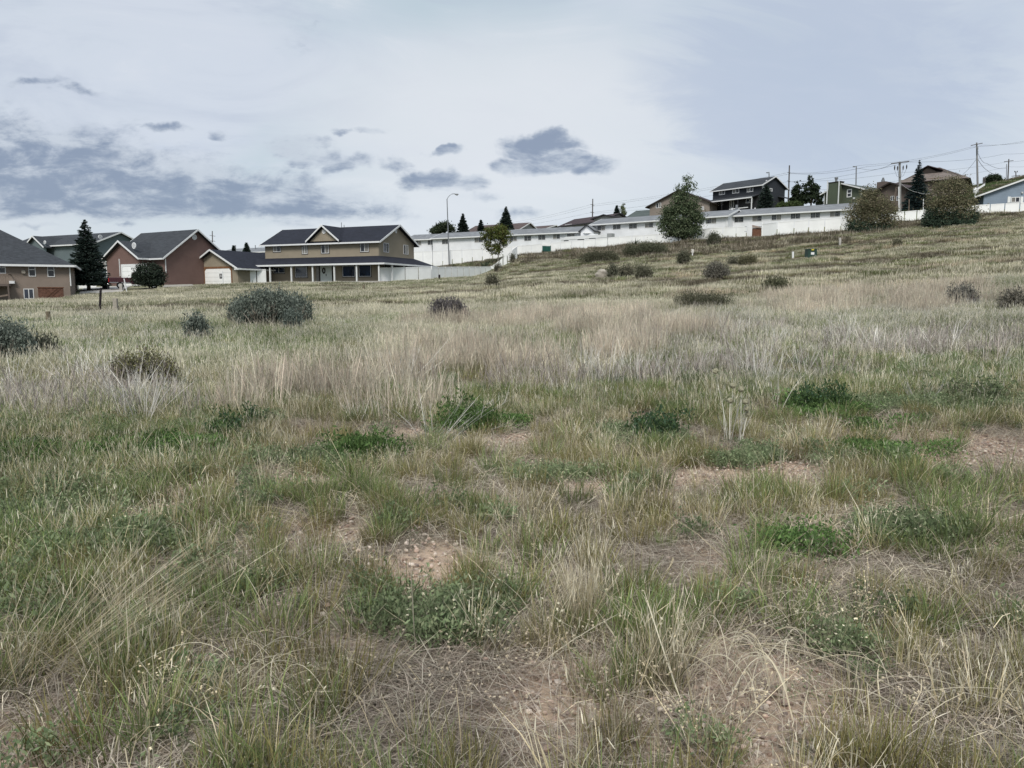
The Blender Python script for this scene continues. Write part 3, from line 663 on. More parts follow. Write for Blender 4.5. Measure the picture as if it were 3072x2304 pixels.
# low porch roof to the left
mb = MB(); mb.slab([rf.w(a0 - .4, -.5, re_ - .2), rf.w(ax0 + .6, -.5, re_ - .2), rf.w(ax0 + .6, 3.4, re_ + 2.6), rf.w(a0 + 2.2, 3.4, re_ + 2.6)], .14); mb.build('porch_roof', GREYROOF, R)
mb = MB(); mb.beam(rf.w(a0 - .4, -.57, re_ - .42), rf.w(ax0 + .6, -.57, re_ - .42), .12, .2); mb.build('porch_gutter', TRIM, R)
for px_, py_ in ((355, 728),):
    q_ = P(px_, py_ + 8, 108.5); mb = MB(); mb.tube([q_, q_ + Vector((0, 0, .45))], .07); mb.tube([q_ + Vector((-.2, 0, .45)), q_ + Vector((.2, 0, .45))], .09); mb.build('vent_pipe', TRIM, R)

# ---- teal house behind
tf, tL = frame2(26, 136, 281, 125.5); tD = 10; te = zat(730, 126); tr = zat(697, 129.5)
T = empty('house', base_of(tf, tL, 4), 'teal house with long charcoal roof and small front gable, behind the spruce', 'house')
walls(tf, tL, tD, 3.5, te, TEAL, T, tr); roof(tf, tL, tD, te, tr, GREYROOF, T, o=.5, r=.5)
tg = tf.right(tL); vent(tg, 300.5, 711, .36, T)
c0 = tf.at(133, 745)[0]; hw = 2.6; tz = zat(711, 131); tzb = zat(744, 131)
mb = MB()
for a in (-1.4, -1.25): mb.v += [tuple(tf.w(c0 - hw, a, tzb - 3)), tuple(tf.w(c0 + hw, a, tzb - 3)), tuple(tf.w(c0 + hw, a, tzb + .3)), tuple(tf.w(c0, a, tz - .1)), tuple(tf.w(c0 - hw, a, tzb + .3))]
mb.f = [(0, 1, 2, 3, 4), (5, 9, 8, 7, 6)] + [(i, i + 5, (i + 1) % 5 + 5, (i + 1) % 5) for i in range(5)]; mb.build('gable_wall', TEAL, T)
mb = MB(); g = MB()
for s_ in (-1, 1):
    mb.slab([tf.w(c0 + s_ * (hw + .3), -1.9, tzb), tf.w(c0, -1.9, tz + .1), tf.w(c0, 5, tz + .1), tf.w(c0 + s_ * (hw + .3), 5, tzb)], .14)
    g.beam(tf.w(c0 + s_ * (hw + .3), -1.95, tzb - .2), tf.w(c0, -1.95, tz - .1), .06, .24)
mb.build('dormer_roof', GREYROOF, T); g.build('rake_board', TRIM, T); vent(tf, 135, 727, .3, T, off=-1.4)

# ---- brown house at the left edge, with walk-out basement
right_c = P(209, 840, 76.5); left_c = P(0, 840, 73.8); e_ = (right_c - left_c); e_ = Vector((e_.x, e_.y, 0)).normalized(); bL = 22.0; bD = 15.0
bf = Fr(Vector((right_c.x, right_c.y, 0)) - e_ * bL, e_); be = zat(790, 76.5); brz = zat(695, 80) + .6
B = empty('house', bf.w(bL - 4, 0, 1), 'brown stucco house with charcoal hip roof and walk-out basement at the left edge', 'house')
walls(bf, bL, bD, 0.2, be, BROWNW, B); roof(bf, bL, bD, be, be + 4.1, GREYROOF, B, o=.55, hl=7.4, hr=7.4)
window(bf, (85, 788.5, 107, 829.5), B, split='h', fw=.07); window(bf, (141.5, 790.5, 163.5, 831), B, split='h', fw=.07); window(bf, (-4, 785, 17, 820.5), B, split='h', fw=.07)
window(bf, (71, 866, 102, 897), B, split='v', fw=.07, glass=(GLASSB,))
mb = MB(); a, z = bf.at(71, 815.5); bf.box(mb, a - .16, a + .16, -.22, .02, z - .16, z + .16); mb.build('wall_vent', ROCK, B)
pipe(bf, 208, 790, 858, 0, B, .05)
a1, _ = bf.at(26, 850, -2.4); zt, zf = zat(822, 73), zat(852, 73)
DK = empty('deck', bf.w(a1 - 1, -1, 1), 'raised wooden deck with railing on the brown house at the left edge', 'deck')
mb = MB(); bf.box(mb, a1 - 6, a1, -2.4, -.01, zf - .22, zf); mb.build('deck_floor', HBROWN, DK)
mb = MB(); bf.box(mb, a1 - 6, a1, -2.42, -2.34, zt - .08, zt); bf.box(mb, a1 - .08, a1, -2.34, -.02, zt - .08, zt); mb.build('handrail', WOODW, DK)
bal = MB(); bal2 = []
for k in range(34):
    m1 = MB(); a = a1 - .05 - k * .15; bf.box(m1, a - .05, a, -2.395, -2.365, zf + .002, zt - .082); m1.build('baluster', WOODW, DK)
for k in (0, 1.9): mb = MB(); bf.box(mb, a1 - .12 - k, a1 - k, -2.4, -2.28, 0.4, zf - .222); mb.build('deck_post', HBROWN, DK)
mb = MB(); mb.beam(bf.w(a1 - 3, -2.34, 1.1), bf.w(a1 - .1, -2.34, 1.7), .08, .14); mb.beam(bf.w(a1 - 3, -2.34, .8), bf.w(a1 - .1, -2.34, .9), .08, .14); mb.build('brace', WOODW, DK)
# white pipe/lamp beside the deck
mb = MB(); a, z = bf.at(35, 847, -.3); bf.box(mb, a - .2, a + .25, -.4, -.02, z - .12, z + .14); mb.beam(bf.w(a - .35, -.2, z - .5), bf.w(a - .1, -.2, z - .1), .08, .08); mb.build('downspout_elbow', TRIM, B)
# block planter wall with lattice
pf = Fr(bf.w(bf.at(118, 880)[0], -1.2, 0), bf.e); pz1 = zat(861, 74.5); pl = bf.at(193, 880)[0] - bf.at(118, 880)[0]
PW = empty('retaining_wall', pf.w(1, 0, 1), 'low red-brown retaining wall with diamond lattice beside the basement window', 'retaining wall')
mb = MB(); pf.box(mb, 0, pl, 0, .25, .4, pz1 - .08); mb.build('wall_face', BRICK, PW)
mb = MB(); pf.box(mb, -.05, pl + .05, -.06, .32, pz1 - .08, pz1); mb.build('coping', WOODR, PW)
mb = MB(); h_ = pz1 - .1 - 1.15
for k in range(-4, 14):
    x = k * .32
    for s_ in (1, -1):
        p0, p1 = (x, 1.15), (x + s_ * h_, pz1 - .1)
        if min(p0[0], p1[0]) > 0 and max(p0[0], p1[0]) < pl: mb.beam(pf.w(p0[0], -.03 - .02 * (s_ > 0), p0[1]), pf.w(p1[0], -.03 - .02 * (s_ > 0), p1[1]), .02, .04)
lat = mb.build('lattice', WOODR, PW)

# ---- long white terrace of units stepping up the hill
def unit(pxl, yl, Yl, pxr, yr, Yr, yrl, label, wins, D=8.0, hl=0, ridge_px=None, glassset=None):
    f, L = frame2(pxl, Yl, pxr, Yr, 690); ze = (zat(yl, Yl) + zat(yr, Yr)) / 2; zr = ze + 1.2
    root = empty('terrace_unit', f.w(L / 2, 0, ze - 4), label, 'building', 'white terraced units on the hill')
    walls(f, L, D, ze - 5, ze, WSIDE, root, zr, gl=not hl); roof(f, L, D, ze, zr, LGREYROOF, root, o=.5, r=.25, hl=hl)
    for i, w_ in enumerate(wins):
        g_ = [(GLASSC, GLASS), (GLASS, GLASS), (GLASS, GLASS), (GLASS, GLASSC)][(i * 7 + int(pxl)) % 4]; w_ = (w_[0] - 1, w_[1] - .6, w_[2] + 1, w_[3] + .9)
        window(f, w_, root, glass=g_, grid=True, fw=.05)
    return root, f, L, ze, zr
UA = unit(1215, 719, 153.5, 1295, 717, 151, 0, 'leftmost white terrace unit, mostly hidden by the tan house gable', [(1248, 721.5, 1263, 735), (1284, 720, 1301, 734)])
UB = unit(1297.5, 715, 150, 1769, 693.5, 134, 0, 'long white terrace unit behind the street lamp and small yard tree', [(1327, 719, 1344.6, 731.6), (1424.5, 712.5, 1448, 726.5), (1530, 709.7, 1550, 722.6), (1573.8, 707.5, 1593, 722), (1615.6, 705, 1635.6, 719), (1660, 703.4, 1679.5, 716.3), (1702, 700.5, 1723.6, 710.5)])
f_ = UB[1]; gx = f_.at(1742, 695, -1.5)[0]; gx2 = f_.at(1781, 693, -1.5)[0]; gm = Fr(f_.w(gx, -1.5, 0), f_.e); gsd = Fr(gm.w(gx2 - gx, 0, 0), gm.n)
walls(gsd, 6, gx2 - gx, UB[3] - 5, UB[3], WSIDE, UB[0], UB[3] + .9, grt=False); roof(gsd, 5, gx2 - gx, UB[3], UB[3] + .9, LGREYROOF, UB[0], o=.25, r=.25, trim=BLACK)
UCC = unit(1775, 673.6, 135, 2182, 647, 120, 0, 'middle white terrace unit behind the tall two-tier tree', [(1793, 676.8, 1815, 690.6), (1839.7, 674.2, 1861.4, 687.5), (1888, 671.2, 1910.6, 685.5), (1935.6, 669, 1959, 682.5), (2119, 655.5, 2148.6, 670)])
UD = unit(2193, 647, 122, 2549, 627, 112.7, 0, 'rightmost and highest white terrace unit, with six gridded windows', [(2204, 651.5, 2230, 666.6), (2258, 647.8, 2284.8, 663.3), (2315.8, 644.3, 2343, 659.6), (2372.6, 640.8, 2400, 656), (2432.6, 638, 2459.6, 653.4), (2490.7, 634, 2519.6, 649.5)])
pipe(UD[1], 2186, 648, 680, 0, UD[0], .06); pipe(UCC[1], 2180, 648, 680, 0, UCC[0], .06)
mb = MB(); q_ = P(2210, 628, 124.5); mb.tube([q_ - Vector((0, 0, .3)), q_ + Vector((0, 0, .7))], .22, 8); mb.build('roof_vent', STEEL, UD[0])
for px_, py_ in ((2196, 629), (2265, 628)):
    q_ = P(px_, py_, 126); mb = MB(); mb.tube([q_ - Vector((0, 0, .4)), q_ + Vector((0, 0, .25))], .12, 8); mb.build('vent_pipe', TRIM, UD[0])

# ---- long grey shed roof far behind the garage
sf, sL = frame2(640, 178, 815, 168, 750); SH = empty('house', base_of(sf, sL, 6), 'long light grey roof of a white building far behind the tan garage', 'building')
sz = zat(757, 172); walls(sf, sL, 12, 4, sz, WSIDE, SH, sz + 1.4); roof(sf, sL, 12, sz, sz + 1.4, LGREYROOF, SH)
for px_ in (707, 766, 800):
    q_ = P(px_, 742, 176); mb = MB(); mb.tube([q_ - Vector((0, 0, .6)), q_ + Vector((0, 0, .5))], .1, 6); mb.build('vent_pipe', STEEL, SH)

# ---- small houses peeping over the terrace roofs, left to right
def farhouse(label, pl, Yl, pr, Yr, ye, yr_, D, wm, rm, base=6, hl=0, hr=0, trim=TRIM, o=.5, gable_front=False, wins=(), glass=(GLASS, GLASSC)):
    f, L = frame2(pl, Yl, pr, Yr, 640); ze = zat(ye, (Yl + Yr) / 2); root = empty('house', base_of(f, L, ze - base / 2), label, 'house')
    if gable_front:
        zr = zat(yr_, (Yl + Yr) / 2); s_ = Fr(f.w(L, 0, 0), f.n); walls(s_, D, L, ze - base, ze, wm, root, zr); roof(s_, D, L, ze, zr, rm, root, o=o, r=.5, trim=trim)
    else:
        zr = zat(yr_, (Yl + Yr) / 2 + D / 2 * .9); walls(f, L, D, ze - base, ze, wm, root, zr, gl=not hl, grt=not hr); roof(f, L, D, ze, zr, rm, root, o=o, r=.5, hl=hl, hr=hr, trim=trim)
    for w_ in wins: window(f, w_, root, glass=glass, fw=.09)
    return root, f, L, ze, zr
farhouse('long low brown-roofed house behind the yard tree and spruces', 1400, 186, 1556, 178, 692, 674, 9, HGREYW, BROWNROOF)
farhouse('small brown-roofed house right of the low brown roof', 1568, 190, 1632, 186, 689, 679, 9, HGREYW, BROWNROOF)
h1 = farhouse('grey house with dark plum roof behind the terrace, right of the brown roofs', 1682, 172, 1806, 160, 671, 652, 9, HGREYW, PURPROOF, trim=BLACK, wins=((1695, 673, 1715, 681), (1752, 671, 1764, 679)))
h1b = farhouse('small dark gabled roof end beside the plum-roofed house', 1783, 158, 1846, 155, 654, 645, 6, HGREYW, PURPROOF, gable_front=True, trim=BLACK)
farhouse('green-grey hip roof between the small spruces and the taupe house', 1882, 168, 1960, 164, 652, 631, 10, HTAN, GRNROOF, trim=BLACK)
h3 = farhouse('taupe house with a wide dark gable, behind the tall two-tier tree', 1949, 160, 2128, 153, 612, 571, 12, HTAN, PURPROOF, base=9, gable_front=True, trim=DTRIM, o=.7, wins=((1968, 608.5, 1983.5, 624), (2104, 620, 2112, 630)))

# ---- dark slate two-storey house
df, dL = frame2(2138, 158, 2284, 149, 600); dD = 8; de = zat(560, 152); dr_ = zat(540, 155.5)
DH = empty('house', base_of(df, dL, de - 6), 'dark slate two-storey house with white trimmed windows and deep shaded porch', 'house')
walls(df, dL, dD, de - 9, de, DGREY, DH, dr_); roof(df, dL, dD, de, dr_, GREYROOF, DH, o=.5, r=.4)
for r_ in ((2157.5, 569, 2175, 584.5), (2197, 564.5, 2218, 580), (2241, 560, 2260, 576)): window(df, r_, DH, glass=(GLASSC, GLASS), fw=.12)
dg = df.right(dL); window(dg, (2309, 565, 2317, 574), DH, fw=.1); window(dg, (2286, 556, 2292, 566), DH, fw=.1); vent(dg, 2300, 545, .3, DH)
zph, zpl = zat(589, 153), zat(597, 152)
mb = MB(); pd2 = 2.2; mb.slab([df.w(-.6, -pd2, zpl), df.w(dL - .6, -pd2, zpl), df.w(dL - .6, -.01, zph), df.w(.4, -.01, zph)], .14); mb.build('porch_roof', GREYROOF, DH)
mb = MB(); mb.beam(df.w(-.6, -pd2 - .06, zpl - .25), df.w(dL - .6, -pd2 - .06, zpl - .25), .1, .22); mb.build('porch_gutter', TRIM, DH)
mb = MB(); df.box(mb, 0, dL, -.06, -.01, de - 9, zph - .3); mb.build('porch_shade_sheet', BLACK, DH)  # black sheet over the siding paints in the deep shade under the porch
for k in (0.1, dL * .33, dL * .66, dL - .8): mb = MB(); df.box(mb, k, k + .16, -pd2, -pd2 + .16, de - 9, zpl - .25); mb.build('porch_post', BLACK if 0 < k < dL - 1 else TRIM, DH)
for r_ in ((2155, 604, 2168, 617), (2238, 595.5, 2259, 609)): window(df, r_, DH, off=-.06, frame=TRIM, glass=(GLASSB, GLASS), fw=.09)
window(df, (2189, 600, 2202, 623), DH, off=-.06, split='v', glass=(GLASSC, GLASS), fw=.12, name='porch_door')
mb = MB(); df.box(mb, -.6, dL - .6, -pd2, -.07, de - 7.1, de - 6.9); mb.build('porch_floor', DTRIM, DH)
q_ = df.w(dL - 3.2, -pd2 - .3, zat(622, 150)); mb = MB(); df.box(mb, dL - 5.5, dL - 1.2, -pd2 - .4, -pd2 - .3, zat(626, 150), zat(623.5, 150)); mb.build('deck_rail', TRIM, DH)
mb = MB(); df.box(mb, dL * .42, dL * .42 + 1.2, -1.6, -.6, de - 6.9, de - 5.8); tag(mb.build('grill_cover', HTAN, bevel=.1), 'pale covered grill standing on the porch of the dark slate house', 'grill')
mb = MB(); mb.slab([dg.w(5.5, -2.2, zpl), dg.w(8.5, -2.2, zpl), dg.w(8.5, 0, zph), dg.w(5.5, 0, zph)], .14); mb.build('side_porch_roof', GREYROOF, DH)
mb = MB(); dg.box(mb, 7.6, 7.8, -2.0, -1.8, de - 9, zpl - .15); mb.build('side_porch_post', BLACK, DH)

# ---- green house with broad chimney
ef, eL = frame2(2474, 139, 2586, 133, 600); eD = 10; ee = zat(572, 137); 
EH = empty('house', base_of(ef, eL, ee - 4), 'dark green house with a broad boxed chimney and one white sash window', 'house')
zpk = zat(547, 135); a_pk = ef.at(2530, 550)[0]; zrt = zat(563, 133)
mb = MB(); pts = [(0, ee - 7), (eL, ee - 7), (eL, zrt - .15), (a_pk, zpk - .15), (0, ee - .1)]
for d_ in (0, eD): mb.v += [tuple(ef.w(x, d_, z)) for x, z in pts]
mb.f = [(0, 1, 2, 3, 4), (5, 9, 8, 7, 6)] + [(i, i + 5, (i + 1) % 5 + 5, (i + 1) % 5) for i in range(5)]; mb.build('wall', GREENW, EH)
mb = MB(); mb.slab([ef.w(-.7, -.5, ee - .35), ef.w(a_pk, -.5, zpk), ef.w(a_pk, eD + .5, zpk), ef.w(-.7, eD + .5, ee - .35)], .14)
xr_ = ef.at(2610, 565)[0]; mb.slab([ef.w(a_pk, -.5, zpk), ef.w(xr_, -.5, zrt - .5), ef.w(xr_, eD + .5, zrt - .5), ef.w(a_pk, eD + .5, zpk)], .14); mb.build('roof', GRNROOF, EH)
mb = MB(); mb.beam(ef.w(-.7, -.54, ee - .55), ef.w(a_pk, -.54, zpk - .2), .06, .22); mb.beam(ef.w(a_pk, -.54, zpk - .2), ef.w(xr_, -.54, zrt - .7), .06, .22); mb.build('rake_board', TRIM, EH)
c0, c1 = ef.at(2485, 560, -.9)[0], ef.at(2519, 560, -.9)[0]; cz = zat(541, 134)
mb = MB(); ef.box(mb, c0, c1, -.9, .3, ee - 7, cz); ch = mb.build('chimney', GREENW, EH)
mb = MB(); ef.box(mb, c0 - .08, c1 + .08, -.98, .38, cz, cz + .14); mb.build('chimney_cap', DTRIM, ch)
mb = MB(); q_ = ef.w((c0 + c1) / 2, -.3, cz + .14); mb.tube([q_, q_ + Vector((0, 0, .55))], .22, 8); mb.tube([q_ + Vector((0, 0, .55)), q_ + Vector((0, 0, .8))], .33, 8); mb.build('chimney_pot', STEEL, ch)
for px_ in (2484, 2518.5): pipe(ef, px_, 543, 612, -.93, EH, .07, name='corner_board')
pipe(ef, 2475, 572, 612, -.01, EH, .07, name='corner_board'); pipe(ef, 2585, 563, 590, -.01, EH, .05)
window(ef, (2541, 567.6, 2555.6, 591.7), EH, split='h', fw=.14, glass=(GLASS,))
mb = MB(); a, z = ef.at(2563, 595); ef.box(mb, a - .15, a + .15, -.2, 0, z - .15, z + .15); mb.build('wall_lamp', LENS, EH)

# ---- brown house with block chimney
kf, kL = frame2(2632, 133, 2716, 129, 600)
kz = zat(568, 131); KH = empty('house', base_of(kf, kL, kz - 4), 'brown gabled house with square block chimney, left of the thick grey pole', 'house')
ks = Fr(kf.w(kL, 0, 0), kf.n); walls(ks, 9, kL, kz - 8, kz, HBROWN, KH, zat(549, 131)); roof(ks, 9, kL, kz, zat(549, 131), PURPROOF, KH, o=.5, r=.7, trim=DTRIM)
mb = MB(); a0, a1 = kf.at(2630, 560, 1)[0], kf.at(2655, 560, 1)[0]; kf.box(mb, a0, a1, 1, 2.3, kz - 3, zat(543.5, 133)); ch = mb.build('chimney', HBROWN, KH)
mb = MB(); q_ = kf.w((a0 + a1) / 2, 1.6, zat(543.5, 133)); mb.tube([q_, q_ + Vector((0, 0, .4))], .3, 8); mb.blob(q_ + Vector((0, 0, .55)), (.18, .18, .25)); mb.build('chimney_pot', STEEL, ch)
window(kf, (2672, 588, 2684, 602), KH, glass=(GLASSB, GLASS)); window(kf, (2690, 588, 2700, 602), KH, glass=(GLASSB, GLASS))
mb = MB(); mb.beam(P(2688, 562, 126), P(2680, 606, 126), .12, .12); mb.beam(P(2692, 562, 126), P(2684, 606, 126), .12, .12)
for k in range(9): mb.beam(P(2688 - k * .9, 564 + k * 4.8, 126), P(2692 - k * .9, 564 + k * 4.8, 126), .06, .06)
tag(mb.build('ladder', WOODW), 'tall wooden ladder leaning against the brown gabled house by the grey pole', 'ladder')

# ---- large brown house with dark upper gable over a hipped roof
mf, mL = frame2(2702, 154, 2892, 148, 560); mz = zat(533, 151)
MH = empty('house', base_of(mf, mL, mz - 4), 'large brown house with dark upper gable above a wide tan hipped roof', 'house')
walls(mf, mL, 12, mz - 8, mz, HTAN, MH); roof(mf, mL, 12, mz - .3, zat(507, 157), TANROOF, MH, o=.9, hl=6.2, hr=7.5, trim=DTRIM)
a0, a1, ap = mf.at(2748, 513, 3)[0], mf.at(2828, 510, 3)[0], mf.at(2784, 496, 3)[0]; z0, zp = zat(513, 154), zat(496, 154)
mb = MB()
for d_ in (3, 3.15): mb.v += [tuple(mf.w(a0 + .6, d_, z0 - .6)), tuple(mf.w(a1 - .6, d_, z0 - .6)), tuple(mf.w(ap, d_, zp - .2))]
mb.f = [(0, 1, 2), (3, 5, 4), (0, 3, 4, 1), (1, 4, 5, 2), (2, 5, 3, 0)]; mb.build('gable_wall', DTRIM, MH)
mb = MB(); mb.slab([mf.w(a0, 2.6, z0), mf.w(ap, 2.6, zp), mf.w(ap, 9.5, zp), mf.w(a0, 9.5, z0)], .15); mb.slab([mf.w(ap, 2.6, zp), mf.w(a1, 2.6, z0 + .1), mf.w(a1, 9.5, z0 + .1), mf.w(ap, 9.5, zp)], .15); mb.build('upper_roof', PURPROOF, MH)
x0, z0 = mf.at(2787, 565, -.02); x1, z1 = mf.at(2824, 532, -.02); mb = MB()
for k in range(12): t = (x1 - x0) / 12; mf.box(mb, x0 + k * t + .01, x0 + (k + 1) * t - .01, -.1 - .02 * (k % 2), 0, z0, z1)
mb.build('board_screen', WOODW, MH); window(mf, (2707, 544, 2723, 553), MH, glass=(GLASSC,)); window(mf, (2745, 543, 2760, 552), MH, glass=(GLASSB,))

# ---- blue house at the right edge
ux = P(2948, 640, 121); uf = Fr(ux, (.96, -.28)); uL = 20.; uk = uf
UH = empty('house', uf.w(4, 0, 14), 'pale blue house with white rake and shuttered window at the right edge', 'house')
zl = zat(592, 119.5); al, zl = uf.at(2921, 591, -.5); ar, zrr = uf.at(3080, 534, -.5); sl = (zrr - zl) / (ar - al); apk = al + 14.5; zpk = zl + sl * 14.5
mb = MB(); pts = [(0, 10), (uL + 1, 10), (uL + 1, zl + sl * (2 * apk - al * 2 - uL - 1) - .1 if False else zl + .8), (apk, zpk - .12), (0, zl + sl * (0 - al) - .12)]
for d_ in (0, 10): mb.v += [tuple(uf.w(x, d_, z)) for x, z in pts]
mb.f = [(0, 1, 2, 3, 4), (5, 9, 8, 7, 6)] + [(i, i + 5, (i + 1) % 5 + 5, (i + 1) % 5) for i in range(5)]; mb.build('wall', BLUEW, UH)
mb = MB(); mb.slab([uf.w(al, -.5, zl), uf.w(apk, -.5, zpk), uf.w(apk, 10.5, zpk), uf.w(al, 10.5, zl)], .12); mb.slab([uf.w(apk, -.5, zpk), uf.w(2 * apk - al, -.5, zl), uf.w(2 * apk - al, 10.5, zl), uf.w(apk, 10.5, zpk)], .12); mb.build('roof', LGREYROOF, UH)
mb = MB(); mb.beam(uf.w(al, -.55, zl - .22), uf.w(apk, -.55, zpk - .22), .07, .24); mb.beam(uf.w(apk, -.55, zpk - .22), uf.w(2 * apk - al, -.55, zl - .22), .07, .24); mb.build('rake_board', TRIM, UH)
window(uf, (3033, 591, 3059.5, 607.5), UH, fw=.1, glass=(GLASSC, GLASS))
for x0_, x1_ in ((3022, 3032), (3060.5, 3070)):
    a0, zz0 = uf.at(x0_, 608.5); a1, zz1 = uf.at(x1_, 590); mb = MB(); uf.box(mb, a0, a1, -.06, .01, zz0, zz1)
    for k in range(8): t = (zz1 - zz0) / 8; uf.box(mb, a0 + .05, a1 - .05, -.085, -.058, zz0 + k * t + .02, zz0 + (k + 1) * t - .03)
    mb.build('shutter', WHITE, UH)
mb = MB(); a, z = uf.at(3066, 578); uf.box(mb, a - .12, a + .12, -.2, 0, z - .12, z + .12); mb.build('wall_lamp', LENS, UH)
q_ = P(2926, 572, 119); mb = MB(); mb.blob(q_, (.35, .25, .5), 3, noise=.1); mb.beam(q_ + Vector((.3, 0, .1)), q_ + Vector((1.4, 0, .8)), .12, .3); mb.tube([q_ - Vector((0, 0, 1.3)), q_], .04)
tag(mb.build('satellite_dish', TRIM), 'small pale antenna dish beside the left eave of the blue house', 'satellite dish')

# ================================================================== white vinyl fences
def fence(label, posts, H=1.8, gate=None, group='white vinyl fences', pw=0.13):
    tops = [P(px, py, Y) for px, py, Y in posts]; c = tops[len(tops) // 2]
    root = empty('vinyl_fence', (c.x, c.y, gz(c.x, c.y)), label, 'fence', group); pm = None; cm = None
    for t in tops:
        if pm is None:
            m1 = MB(); m1.box(-pw / 2, pw / 2, -pw / 2, pw / 2, -H - .9, .06)
            m1.box(-pw / 2 - .012, pw / 2 + .012, -pw / 2 - .012, pw / 2 + .012, .06, .09)
            b = len(m1.v); h = pw / 2
            m1.v += [(-h, -h, .09), (h, -h, .09), (h, h, .09), (-h, h, .09), (0, 0, .17)]; m1.f += [(b, b + 1, b + 4), (b + 1, b + 2, b + 4), (b + 2, b + 3, b + 4), (b + 3, b, b + 4)]
            p = m1.build('post', WHITE, root); pm = p; p.location = t
        else:
            p = pm.copy(); COL.objects.link(p); p.location = t; p.parent = root
    for i, (a, b) in enumerate(zip(tops[:-1], tops[1:])):
        if gate and i in gate: continue
        d = (b - a); L = Vector((d.x, d.y, 0)).length; dd = Vector((d.x, d.y, 0)) / L; n = Vector((-dd.y, dd.x, 0)) * .02
        e = dd * (pw / 2 + .002); za, zb_ = a.z, b.z; bo = Vector((0, 0, -H - .8)); tp = Vector((0, 0, -.09))
        mb = MB(); mb.hexa([a + e - n + bo, b - e - n + bo, b - e + n + bo, a + e + n + bo, a + e - n + tp, b - e - n + tp, b - e + n + tp, a + e + n + tp])
        pn = mb.build('panel', WHITE, root); g = MB(); g.beam(a + e + Vector((0, 0, -.09)), b - e + Vector((0, 0, -.09)), .09, .11); g.build('rail', WHITE, pn)
    return root, tops
def lerp_posts(pts, keys):
    k = sorted(keys); X = [q[0] for q in k]; return [(px, float(np.interp(px, X, [q[1] for q in k])), float(np.interp(px, X, [q[2] for q in k]))) for px in pts]
fence('white fence right of the porch with five wide-spaced posts', lerp_posts([1137, 1176, 1215, 1255, 1294], [(1137, 803, 98), (1294, 801, 105.5)]), 1.6)
fence('white fence running away from the porch fence towards the slope, posts closely spaced', lerp_posts([1294.5, 1315, 1335, 1354, 1373, 1391, 1408, 1425, 1441, 1457, 1473], [(1294.5, 801, 105.8), (1473, 800, 121)]), 1.6)
fence('white fence climbing the bank in a curve up to the long fence', [(1473.5, 800, 121.3), (1485, 792, 121.5), (1497, 783, 121.6), (1509, 773, 121.7), (1522, 762, 121.9), (1536, 750, 122.3), (1552, 739, 124)], 1.8)
fence('long white fence behind the yard tree, left stretch', lerp_posts([1213, 1241, 1269, 1298, 1328, 1357, 1386, 1417, 1447, 1478, 1509, 1535, 1565], [(1213, 757, 137), (1300, 753, 135), (1447, 746, 132), (1565, 737, 131)]), 1.9)
fence('long white fence below the trailers with a gap at its left end', lerp_posts([1565.5, 1594, 1626, 1652, 1682, 1715, 1750, 1786, 1823, 1858.6], [(1565.5, 737, 131), (1652, 729.5, 127), (1859, 710, 119.5)]), 1.8, gate=(2,))
fence('long white fence passing behind the tall two-tier tree', lerp_posts([1859, 1896, 1932, 1971, 2008, 2048, 2090, 2132, 2169, 2209, 2240], [(1859, 710, 119.5), (2008, 700, 114.5), (2132, 684, 110), (2240, 679, 107)]), 1.8)
fence('white fence right of the brown wooden hutch, taller and nearer', lerp_posts([2287, 2332, 2383, 2427, 2475, 2524, 2572, 2622, 2674], [(2287, 672, 104), (2332, 666, 102), (2524, 653, 98.5), (2674, 638, 104)]), 1.9)
fence('white fence below the blue spruce between the two big bushes', lerp_posts([2676, 2714, 2751, 2787, 2830, 2872], [(2676, 637.5, 108), (2787, 628.5, 108), (2872, 620, 109)]), 1.8)
fence('white fence in front of the blue house at the right edge', lerp_posts([2880, 2925, 2971, 3015, 3060, 3105, 3150, 3200, 3250], [(2880, 618, 110), (2971, 613, 110), (3072, 607.5, 109), (3250, 596, 108)]), 1.9)
fence('white fence between the red house and the tan garage', lerp_posts([491, 520, 548, 570], [(491, 818, 103), (570, 817, 106)]), 1.6)
fence('white fence between the tan garage and the porch', lerp_posts([714, 744, 769, 799], [(714, 809, 103), (799, 808, 105)]), 1.6)
fence('white fence behind the trunk of the left spruce', lerp_posts([206, 233, 262, 290], [(206, 846, 95), (290, 845, 96)]), 1.2)

# white gate at the gap, green covered trailer behind it
a, b = P(1626, 729, 127.6), P(1652, 729, 126.6); g = MB(); g.beam(a + Vector((0, 0, .1)), b + Vector((0, 0, .1)), .09, .12); g.beam(a + Vector((0, 0, -.45)), b + Vector((0, 0, -.45)), .09, .35); g.beam(a + Vector((.12, 0, -.5)), b + Vector((-.12, 0, -.5)), .05, .5)
tag(g.build('gate_header', WHITE), 'open white gate frame bridging the gap in the long fence', 'gate')
c = P(1640, 757, 130); mb = MB(); mb.slab([c + Vector((-.75, -1, 1.1)), c + Vector((.85, -1, 1.1)), c + Vector((.95, 1.4, 1.15)), c + Vector((-.7, 1.4, 1.15))], 1.0)
t_ = empty('covered_cart', c, 'small cart under a dark green tarp seen through the fence gap', 'cart'); mb.build('tarp', TARP, t_)
mb = MB(); mb.tube([c + Vector((-.6, -1.05, -.15)), c + Vector((-.6, -.85, -.15))], .3, 12); mb.tube([c + Vector((.7, -1.05, -.15)), c + Vector((.7, -.85, -.15))], .3, 12); mb.build('wheel', TYRE, t_)

